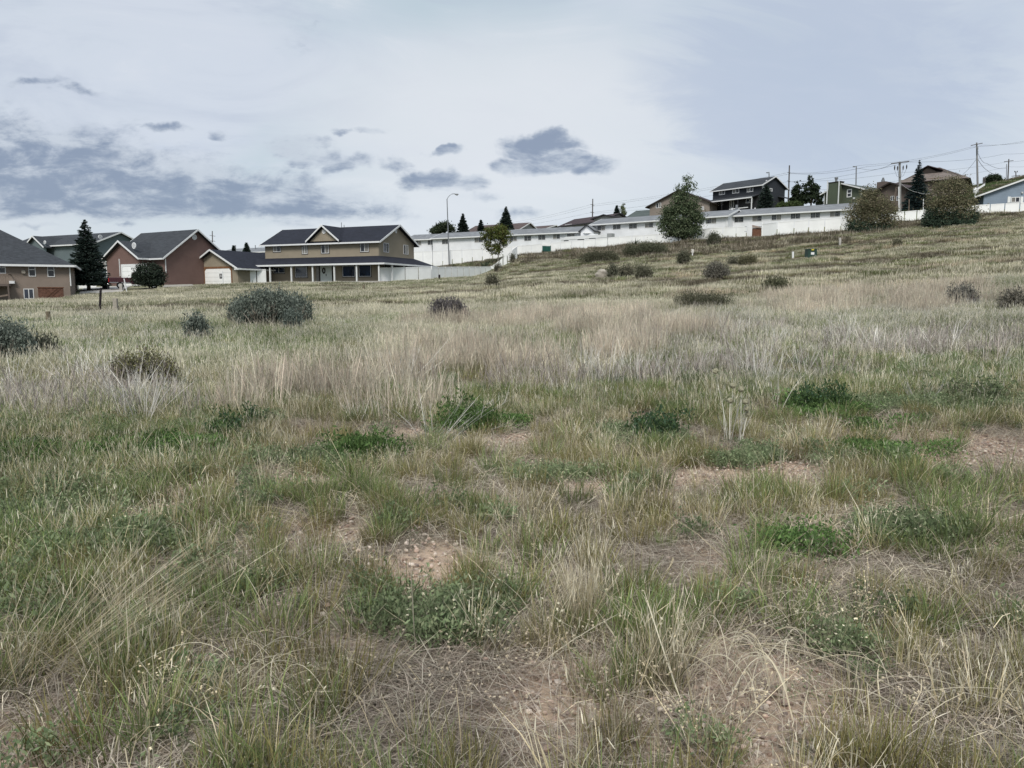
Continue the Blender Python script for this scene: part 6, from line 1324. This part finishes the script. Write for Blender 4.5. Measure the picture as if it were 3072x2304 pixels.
def sample(n, y0, y1, rng, um=.80, side=1.2):
    t = rng.uniform(0, 1, n); a, b = um, side; # density uniform on the ground inside the view wedge
    Yv = rng.uniform(y0, y1, n * 2); wgt = (a * Yv + b) / (a * y1 + b); Yv = Yv[rng.random(n * 2) < wgt][:n]; X = rng.uniform(-1, 1, len(Yv)) * (a * Yv + b); return X, Yv
def toimg(X, Y):
    Z = hgt(X, Y) - EYE; dc = Y * CT - Z * ST; return CX + F * X / dc, CY - F * (Z * CT + Y * ST) / dc
def zone(px, py, L):
    """strength 0..1 of plant stands whose ground outlines are listed as world ellipses"""
    pass
LIMX = [-400, 0, 209, 212, 400, 560, 640, 800, 1140, 1294, 1473, 1520, 1560, 1860, 2287, 2525, 2674, 2876, 3072, 3400]
LIMY = [71, 73, 76, 82, 84, 90, 95, 99.5, 96.5, 104, 119, 121, 130, 118.5, 103, 97, 103, 109, 108, 107]
def limit(px): return np.interp(px, LIMX, LIMY)
def stand(L):   # (px, py, rx m, ry m) -> world ellipses
    out = []
    for px, py, rx, ry in L: p = ghit(px, py); out.append((p.x, p.y, rx, ry))
    return out
def inside(X, Y, E, seed=3, k=2.0):
    r = np.zeros_like(X); wob = (fbm(X * k, Y * k, seed) - .5) * .9
    for x, y, rx, ry in E: r = np.maximum(r, np.clip(1.35 - np.sqrt(((X - x) / rx) ** 2 + ((Y - y) / ry) ** 2) + wob, 0, 1))
    return r
E_PINK = stand([(1480, 1100, 2.0, 1.6), (1700, 1060, 2.4, 2.0), (1900, 1010, 2.2, 2.0), (960, 1268, 1.2, .9), (1130, 1262, 1.0, .9), (1000, 1200, 1.0, 1.0), (860, 1180, .5, .6), (1250, 1120, 1.2, 1.2), (2700, 930, 5, 3), (2600, 900, 4, 3), (1600, 975, 4, 2.5), (1300, 1060, 1.2, 1.0)])
E_PURP = stand([(250, 1210, 2.2, .9), (60, 1190, 1.6, 1.0), (500, 1225, 1.2, .7), (2250, 1040, 3.0, 1.8), (2050, 1000, 3, 2), (150, 1290, 1.3, .8), (420, 1270, 1.0, .5), (560, 1260, .8, .5), (40, 1250, 1.2, .8), (2500, 1060, 2.0, 1.4), (1480, 1160, 1.4, .9), (1800, 1150, 1.4, 1.0), (2800, 1050, 2.0, 1.8), (1000, 1265, .9, .3), (2150, 1120, 1.4, .9), (2400, 1150, 1.2, .8)])
E_BRIGHT = stand([(1430, 1290, .42, .28), (150, 1395, .9, .32), (450, 1370, .6, .35), (1080, 1375, .32, .25), (700, 1310, .3, .2), (2420, 1250, .35, .4), (2750, 1380, .5, .3), (2480, 1240, .3, .3), (2650, 1300, .4, .2), (2400, 1660, .2, .15)])
E_FORB = stand([(1960, 1340, .4, .3), (2930, 1235, .8, .35), (2600, 1235, .5, .35), (2310, 1400, .55, .25), (960, 1400, .6, .25), (1400, 1860, .28, .2), (1250, 1900, .2, .16), (2720, 1620, .35, .25), (1900, 1310, .4, .3), (1650, 1450, .35, .2), (360, 1660, .4, .25), (2500, 2080, .16, .12), (200, 1560, .5, .3), (2450, 1990, .14, .12)])
E_LIT = stand([(300, 2020, .4, .4), (1150, 2050, .35, .3), (650, 1950, .35, .3), (2150, 1800, .3, .3), (2550, 1850, .4, .3), (1300, 1500, .3, .2), (1150, 1700, .3, .3), (2200, 2150, .4, .25), (2800, 2150, .35, .3), (1650, 2250, .4, .2), (700, 1700, .35, .2), (2620, 1780, .3, .3)])
rng = np.random.default_rng(5)

# --- foreground, 1 to 10 m
X, Y = sample(12500, 1.1, 10.5, rng, .82, 1.0)
bare = bareness(X, Y); n1_ = fbm(X * 1.1, Y * 1.1, 21); n2_ = fbm(X * 2.3, Y * 2.3, 33); br = inside(X, Y, E_BRIGHT); fo = inside(X, Y, E_FORB); li = inside(X, Y, E_LIT); u_ = rng.random(len(X))
left = np.clip((-X / np.maximum(Y, 1) - .30) * 4, 0, 1) * np.clip((Y - 2.2) / 1.5, 0, 1)      # denser green sward at the left
kinds = []; keep = []; scs = []
for i in range(len(X)):
    u = u_[i]; b = bare[i]; lit_ = li[i]; thin = .45 + 1.9 * (n2_[i] - .42)
    if b > .45 and u > .16: continue
    r1 = rng.random()
    if br[i] > .35 and r1 < .75: k = 'bright'; s = rng.uniform(.8, 1.3)
    elif fo[i] > .3 and r1 < .7: k = 'forb' if rng.random() < .85 else 'flower'; s = rng.uniform(.75, 1.15)
    elif left[i] > rng.random() * 1.2: k = rng.choice(['green', 'green', 'olive', 'straw', 'forb', 'litter2']); s = rng.uniform(.9, 1.35)
    elif lit_ > .5 and r1 < .5: k = rng.choice(['litter', 'litter2', 'litter']); s = rng.uniform(.8, 1.2)
    else:
        if r1 < .30: k = 'litter' if rng.random() < .7 else 'litter2'; s = rng.uniform(.7, 1.2)
        elif r1 > .30 + np.clip(thin, .06, 1) * .44: continue
        else:
            q = n1_[i] + rng.normal() * .10
            k = 'green' if q > .56 else ('olive' if q > .42 else 'straw')
            r2 = rng.random()
            if r2 < .03: k = 'flower'
            elif r2 < .075: k = 'twiggy'
            elif r2 < .12: k = 'forb'
            elif r2 < .30: k = 'olive'
            s = rng.uniform(.7, 1.4) * (1.1 if k in ('green', 'olive') else .95)
    if k == 'straw' and rng.random() < .15: k = 'green'
    keep.append(i); kinds.append(k); scs.append(s)
keep = np.array(keep); lab = 'foreground tangle of green, olive and straw grass tufts with dead litter'
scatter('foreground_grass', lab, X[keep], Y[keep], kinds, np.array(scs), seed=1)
# pebbles on bare soil
X, Y = sample(9000, 1.1, 11, rng, .8, .8); b = bareness(X, Y); m_ = (b > .3) | (rng.random(len(X)) < .06); X, Y = X[m_], Y[m_]
scatter('pebbles', 'fine pinkish gravel scattered on the bare soil patches', X, Y, ['pebble'] * len(X), rng.uniform(.7, 1.5, len(X)), seed=2, cat='gravel')

# --- middle field, 9 to 32 m
X, Y = sample(13500, 8.6, 33, rng, .80, 1.5)
pxv, pyv = toimg(X, Y); pk = inside(X, Y, E_PINK, 4, .8); pu = inside(X, Y, E_PURP, 6, .8); br = inside(X, Y, E_BRIGHT); fo = inside(X, Y, E_FORB); bare = bareness(X, Y)
clm = np.zeros(len(X), bool)
for cx_, cy_ in ((297, 943), (145, 978), (349, 940), (837, 896)):
    q_ = ghit(cx_, cy_); clm |= (np.abs(X - q_.x) < .55) & (Y < q_.y + .2) & (Y > q_.y - 1.6)
n1_ = fbm(X * .33, Y * .33, 41); n2_ = fbm(X * .9, Y * .9, 43); kinds = []; keep = []; scs = []
for i in range(len(X)):
    r1 = rng.random(); near = Y[i] < 11; s = rng.uniform(.75, 1.25)
    if bare[i] > .45 and r1 < .85: continue
    if pk[i] > .35 and r1 < .5 * np.clip((n2_[i] - .38) * 6, .08, 1): k = 'dead_pink'; s = rng.uniform(.7, 1.15)
    elif pu[i] > .35 and r1 < .5 * np.clip((n2_[i] - .3) * 5, .2, 1): k = rng.choice(['dead_purple', 'dead_purple', 'brush_low', 'dead_white']) if rng.random() < .7 else 'mid_grey'
    elif br[i] > .35 and r1 < .8: k = 'bright'; s = rng.uniform(1.1, 1.8)
    elif fo[i] > .3 and r1 < .7: k = 'forb' if rng.random() < .8 else 'flower'; s = rng.uniform(.9, 1.4)
    elif pxv[i] > 1850 and Y[i] < 26: k = rng.choice(['mid_grey', 'mid_green', 'mid_olive', 'mid_pale', 'mid_green'], p=[.34, .26, .16, .14, .10]); 
    else:
        q = n1_[i] + rng.normal() * .06
        k = 'mid_green' if q > .49 else 'mid_olive' if q > .38 else 'mid_pale'
        if pyv[i] > 1080 and pxv[i] < 1000 and rng.random() < .5: k = 'mid_pale'
        if rng.random() < .12: k = 'mid_grey'
    if rng.random() < .018: k = 'dead_white'; s = rng.uniform(.5, .8)
    if clm[i]: k = 'mid_green'; s = .35
    if Y[i] < 14 and k.startswith('mid') and rng.random() < .45: k = {'mid_green': 'green', 'mid_olive': 'olive', 'mid_pale': 'straw', 'mid_grey': 'forb'}[k]; s = 1.25
    if k in ('mid_green', 'mid_olive', 'mid_pale', 'mid_grey'): s *= (.8 + .55 * n2_[i]) * (0.85 + .25 * min(1, (Y[i] - 9) / 12))
    keep.append(i); kinds.append(k); scs.append(s)
keep = np.array(keep); scatter('midfield_grass', 'middle band of wild grass with stands of dead pinkish and purple-grey stems', X[keep], Y[keep], kinds, np.array(scs), seed=3, tilt=.06)

# --- far field and bank, 30 m to the fences
X, Y = sample(26000, 30, 132, rng, .80, 2)
pxv, pyv = toimg(X, Y); lm = limit(pxv); m_ = Y < lm - .7; X, Y, pxv, pyv, lm = X[m_], Y[m_], pxv[m_], pyv[m_], lm[m_]
n1_ = fbm(X * .07 + Y * .02, Y * .22, 51); n2_ = fbm(X * .3, Y * .3, 53); bankw = np.clip((pxv - 1500) / 120, 0, 1) * np.clip((Y - (lm - np.interp(pxv, [1500, 1700, 2050, 2400, 2700, 3072], [16, 24, 27, 17, 12, 9])) + (n2_ - .5) * 8) / 2.5, 0, 1)
clr = np.zeros(len(X), bool)
for cx_, cy_ in ((2437, 772), (1805, 833), (2379, 777), (2520, 736), (2077, 768), (349, 940), (145, 978), (837, 896)):
    q_ = ghit(cx_, cy_); clr |= (np.abs(X - q_.x) < .9 + .012 * q_.y) & (Y < q_.y + .3) & (Y > q_.y - 3.2)
kinds = []; keep = []; scs = []; pk = inside(X, Y, E_PINK, 4, .5)
lawnf = (pxv > 600) & (pxv < 1150) & (Y > 84)
for i in range(len(X)):
    q = n1_[i] + rng.normal() * .05; s = rng.uniform(.7, 1.2)
    if bankw[i] > .5: k = 'far_brown' if rng.random() < .72 else rng.choice(['far_green', 'far_lawn', 'far_pale']); s *= rng.choice([.6, .9, 1.5])
    elif lawnf[i]: k = rng.choice(['far_lawn', 'far_lawn', 'far_green', 'far_pale'])
    elif pk[i] > .4 and rng.random() < .45: k = 'far_tan'
    elif pxv[i] > 2000 and Y[i] < 88: k = 'far_pale' if q > .5 else ('far_tan' if (n2_[i] > .56 and rng.random() < .6) else 'far_green')
    else: k = 'far_pale' if q > .50 else 'far_green'
    band = fbm(np.array([X[i] * .035 + Y[i] * .02]), np.array([Y[i] * .33 - X[i] * .05]), 61, 3)[0]
    if rng.random() < (.04 if band < .6 else .8): k = 'far_brown'; s *= .6
    if k != 'far_brown': s *= (.55 + .9 * n2_[i])
    if Y[i] > lm[i] - 2.5: s = min(s, .55)
    if clr[i]: s = min(s, .35)
    keep.append(i); kinds.append(k); scs.append(s)
keep = np.array(keep); scatter('far_field_grass', 'far field of pale and green grass rising to a brown weedy bank', X[keep], Y[keep], kinds, np.array(scs), seed=4, tilt=.04)
# --- yard behind the low fence, and green hill at the upper right
X = rng.uniform(-20, 8, 5200); Y = rng.uniform(106, 134, 5200); pxv, pyv = toimg(X, Y); m_ = (Y > np.interp(pxv, [1140, 1294, 1473, 1560], [99, 107, 122.5, 125])) & (Y < np.interp(pxv, [1213, 1447, 1565], [136, 131.5, 130.5])) & (pxv > 1150) & (pxv < 1556)
X, Y = X[m_], Y[m_]; scatter('yard_grass', 'rough green grass of the yard enclosed by the white fences', X, Y, ['far_lawn' if rng.random() < .6 else 'far_brown' if rng.random() < .5 else 'far_green' for _ in X], rng.uniform(.6, 1.1, len(X)), seed=5)
X = rng.uniform(60, 165, 6500); Y = rng.uniform(122, 215, 6500); pxv, pyv = toimg(X, Y); m_ = (pxv > 2700) & (pxv < 3250); X, Y = X[m_], Y[m_]
scatter('hill_grass', 'green grass and brown weeds on the hill behind the blue house', X, Y, ['far_lawn' if rng.random() < .86 else 'far_brown' if rng.random() < .6 else 'far_green' for _ in X], rng.uniform(.9, 1.6, len(X)), seed=6)

# ================================================================== single plants that stand out
def plant(name, label, px, py, parts, cat='plant', group=None, sc=1.0, rot=0.0):
    g = ghit(px, py); root = empty(name, g, label, cat, group); c, s = math.cos(rot), math.sin(rot); R3 = np.array([[c, -s, 0], [s, c, 0], [0, 0, 1]])
    for nm, (v, q, cl) in parts.items():
        o = mesh_np(nm, (v * sc) @ R3.T + np.array(g), q, cl, LEAF, root)
        if nm in ('seed_stars', 'flowers', 'leaves'): o['kind'] = 'stuff'
    return root
BPAL = [(.62, .56, .42), (.56, .5, .36), (.68, .63, .5)]
def tussock(seed, n=90, h=(.25, .5), bias=(0, 0), lean=(.1, .45), droop=(0, .25), pal=None, hd=True, w=(.0015, .0024), R=.06, gr=60):
    r = np.random.default_rng(seed); a, p = blades(r, n, R, h, lean, droop, w, [(.22, .18, .1)], pal or (BPAL + STRAW), K=6, bias=bias)
    st = cat_([a, heads(r, p[:int(n * .5), -1], .045, .004, [(.6, .55, .42)])]) if hd else a
    return {'stems': st, 'green_base': blades(r, gr, R * 1.1, (.08, .24), (.2, .7), (0, .4), (.002, .0034), ROOT, OLIVE + GREEN)[0]}
plant('grass_tussock', 'upright straw-coloured grass tussock with seed heads, centre foreground', 1745, 1895, tussock(71, 190, (.34, .58), (-.15, 0), gr=110, R=.075), 'grass tussock')
plant('grass_tussock', 'straw grass tussock with seed heads right of the centre one, lower in the photo', 1995, 2080, tussock(72, 190, (.3, .55), (.05, 0), gr=90, R=.08), 'grass tussock')
plant('grass_tussock', 'thin straw tussock with tall seed heads left of the fallen straw stems', 2265, 1830, tussock(73, 46, (.28, .5), (0, 0)), 'grass tussock')
plant('grass_tussock', 'leaning bundle of pale straw stems at the left edge', 60, 2060, tussock(74, 120, (.45, .8), (1.25, .2), (.5, .9), (0, .15), hd=False, R=.14), 'grass tussock')
plant('grass_tussock', 'second leaning straw bundle sweeping right near the left edge', 250, 1960, tussock(75, 70, (.4, .7), (1.4, .3), (.6, 1.), (0, .1), hd=False, R=.14), 'grass tussock')
plant('grass_tussock', 'tall pale grass stems standing behind the bare soil patch left of centre', 800, 1500, tussock(76, 70, (.3, .6), (.2, 0)), 'grass tussock')
plant('grass_tussock', 'dense green tussock right of centre with olive base', 1880, 1560, tussock(77, 60, (.2, .42), (0, 0), pal=GREEN + GREEN + STRAW, gr=120, R=.1), 'grass tussock')
plant('grass_tussock', 'short thick green tussock below the thistle', 2150, 1400, tussock(78, 50, (.15, .3), (0, 0), pal=GREEN, hd=False, gr=160, R=.14), 'grass tussock')
plant('grass_tussock', 'wide green-gold tussock below the dark forbs on the right', 2540, 1330, tussock(79, 120, (.15, .34), (0, 0), pal=[(.2, .2, .09)], hd=False, gr=160, R=.25), 'grass tussock')
plant('grass_tussock', 'tall yellow-green stems at the left edge above the bright weeds', 120, 1500, tussock(80, 90, (.4, .75), (.3, 0), (.2, .6), (0, .4), hd=False, R=.35, pal=[(.3, .31, .17), (.38, .36, .22)]), 'grass tussock')
def sprawl(seed, n, L, arch, w=.0042, pal=BPAL, R=.08):
    r = np.random.default_rng(seed); t = np.linspace(0, 1, 12)[None]; a = r.uniform(0, 6.283, n); ln = r.uniform(*L, n); h = r.uniform(*arch, n); p = r.normal(size=(n, 2)) * R; cv = r.normal(size=n)[:, None] * .5
    x = p[:, :1] + np.cos(a + 0)[:, None] * ln[:, None] * t - np.sin(a)[:, None] * cv * ln[:, None] * t ** 2; y = p[:, 1:] + np.sin(a)[:, None] * ln[:, None] * t + np.cos(a)[:, None] * cv * ln[:, None] * t ** 2
    z = .02 + h[:, None] * np.sin(np.pi * t ** .8) + r.uniform(0, .06, n)[:, None]
    path = np.stack([x, y, z], -1); c = np.array(pal)[r.integers(0, len(pal), n)][:, None] * r.uniform(.75, 1.15, (n, 1, 1)) * np.ones((1, 12, 1))
    V1 = ribbons(path, r.uniform(.6, 1.2, n)[:, None] * w * (1.1 - .7 * t), c, r); side = np.tile([0, 0, 1.], (n, 1)); V2 = ribbons(path, r.uniform(.6, 1.2, n)[:, None] * w * (1.1 - .7 * t), c, r, side); return cat_([V1, V2])
plant('fallen_weed', 'pale sprawling dead stems curling over each other, left foreground', 720, 2130, {'stems': sprawl(81, 44, (.15, .45), (.04, .18), .0034)}, 'dead weed')
plant('fallen_weed', 'arching pale yellow dead stems bent to the ground, right foreground', 2250, 2090, {'stems': sprawl(82, 34, (.18, .42), (.08, .24), .005)}, 'dead weed')
plant('fallen_weed', 'tangle of thin whitish dead stems behind the arching ones', 2440, 1900, {'stems': sprawl(83, 48, (.15, .42), (.04, .18), .0032)}, 'dead weed')
plant('fallen_weed', 'long pale stems lying to the right in the lower right corner', 2620, 2120, {'stems': sprawl(84, 18, (.3, .7), (.03, .12), .0036)}, 'dead weed')
plant('fallen_weed', 'pale curled dead stems at the bottom centre right', 2450, 2260, {'stems': sprawl(85, 16, (.12, .3), (.04, .12), .0036)}, 'dead weed')
for i, (px_, py_, lb, sc_) in enumerate(((970, 2180, 'forked dead weed stalk in the left foreground, leaning left', .9), (1250, 1960, 'tall branched dead weed stalk left of the centre tussock', 1.25), (1790, 1960, 'thin dead weed stalk in front of the centre tussock', 1.1),
        (2080, 2180, 'branched pale weed stalk between the two lower tussocks', 1.1), (2260, 1560, 'upright pale weed stalk below the green tussock on the right', .9), (2690, 1430, 'pale dried weed stalk on the right beside bare soil', .9), (1540, 2040, 'slanting weed stalk over the bare gravel patch', .9))):
    r = np.random.default_rng(200 + i); (a, t) = branchy(r, 2, (.4, .6), .02, PALE + STRAW, .0042, 6, .4, .45, lean=(.2, .8), sub2=2); plant('weed_stalk', lb, px_, py_, {'stems': a, 'seed_stars': stars(r, t[::3], .014, CREAM)}, 'weed', sc=sc_, rot=i * 1.3)
for px_, py_, lb, n_, w_, sd in ((1660, 2080, 'low dry straggling weed with cream star heads over the pink gravel patch', 46, .32, 301), (1380, 2030, 'dry stalks with star-shaped seed heads below the grey-green forb', 24, .2, 302), (2950, 2190, 'dry brittle weed with pale seed heads in the lower right corner', 26, .22, 303)):
    r = np.random.default_rng(sd); (a, t) = branchy(r, n_, (.1, .3), w_, [(.42, .35, .29), (.5, .43, .35), (.34, .28, .23)], .0022, 6, .55, .8, lean=(.4, 1.6), sub2=2)
    plant('dry_weed', lb, px_, py_, {'stems': a, 'seed_stars': stars(r, t[r.random(len(t)) < .3], .013, [(.62, .53, .38), (.7, .62, .46), (.55, .45, .33)])}, 'dry weed')
for px_, py_, lb, sd in ((745, 1003, 'pale dead twigs at the left foot of the largest sagebrush', 311), (800, 1012, 'pale dead twigs under the middle of the largest sagebrush', 312)):
    r = np.random.default_rng(sd); (a, t) = branchy(r, 30, (.2, .5), .5, [(.36, .33, .3), (.44, .41, .37)], .014, 7, .6, .8, lean=(.3, 1.4), sub2=2); plant('dead_twigs', lb, px_, py_, {'stems': a}, 'dead twigs')
# thistle skeleton with round heads
r = np.random.default_rng(91); (a, pth) = blades(r, 11, .08, (.5, .95), (.05, .45), (-.05, .15), (.006, .010), [(.5, .48, .42)], [(.6, .58, .5)], K=6); g = ghit(2200, 1345)
root = empty('thistle', g, 'tall dead whitish thistle with round seed heads, right of centre', 'thistle'); mesh_np('stems', a[0] + np.array(g), a[1], a[2], LEAF, root)
(a2, t2) = branchy(r, 8, (.4, .8), .08, [(.5, .48, .42)], .006, 4, .3, .4, lean=(.1, .5)); mesh_np('side_stems', a2[0] + np.array(g), a2[1], a2[2], LEAF, root)
SEED = mat('seed_head', (.42, .4, .28), .95, .05, .2, 60, .6)
for k in range(7): mb = MB(); mb.blob(Vector(pth[k, -1]) + g, (.03, .03, .028), k, 9, 7, .14); mb.build('seed_head', SEED, root)
(a, t) = branchy(r, 3, (.7, .95), .03, [(.5, .48, .42)], .0065, 5, .4, .4, lean=(.1, .4)); plant('thistle', 'second whitish thistle stalk right of the tall thistle', 2330, 1255, {'stems': a}, 'thistle')
# white dead stems in the middle field
for px_, py_, lb, sd in ((1750, 1130, 'cluster of white bare stems in the middle field, right of the pinkish stand', 92), (1300, 1330, 'fan of grey-white crossing stems left of the bright green weed', 93), (420, 1290, 'tall curved pale stalks rising in the left middle field', 94)):
    r = np.random.default_rng(sd); (a, t) = branchy(r, 26, (.5, .95) if sd != 93 else (.3, .8), .16, [(.56, .54, .5), (.46, .44, .4)], .0055, 4, .4, .45, lean=(.05, .5) if sd != 93 else (.5, 1.6)); plant('dead_weed', lb, px_, py_, {'stems': a}, 'dead weed')
# leafy forbs
for px_, py_, lb, w_, sd in ((1435, 1300, 'bright green leafy weed at the centre of the field edge', .42, 95), (2460, 1240, 'dark green leafy weed mound right of the thistle', .4, 96), (1090, 1390, 'bright green weed mound left of the centre weed, lower', .34, 97), (1960, 1330, 'dark blue-green feathery weed left of the thistle', .36, 98),
        (1410, 1935, 'grey-green flowering forb in the centre foreground', .2, 99), (2740, 1640, 'grey-green forb with small white flowers at the right', .26, 101), (2920, 1215, 'dark weed mound with white flowers near the right edge', .42, 102), (720, 1320, 'dark green leafy weed in the left middle ground', .35, 103)):
    r = np.random.default_rng(sd); flower = sd in (99, 101, 102); pal = BRIGHT if sd in (95, 97) else GREYG if flower else [(.05, .085, .035), (.07, .11, .05), (.06, .1, .06)]
    (a, t) = branchy(r, 44, (w_ * .55, w_ * 1.15), w_ * .35, pal, .003, 7, .45, .5, lean=(.2, .9)); C = np.repeat(t, 5, 0) + r.normal(size=(len(t) * 5, 3)) * .03
    parts = {'stems': a, 'leaves': leaves_on(r, C, .012 if w_ < .3 else .017, pal, 2.6)}
    if flower: parts['flowers'] = stars(r, t[r.random(len(t)) < .28] + [0, 0, .02], .016 if w_ < .3 else .022, CREAM)
    plant('weed', lb, px_, py_, parts, 'weed')
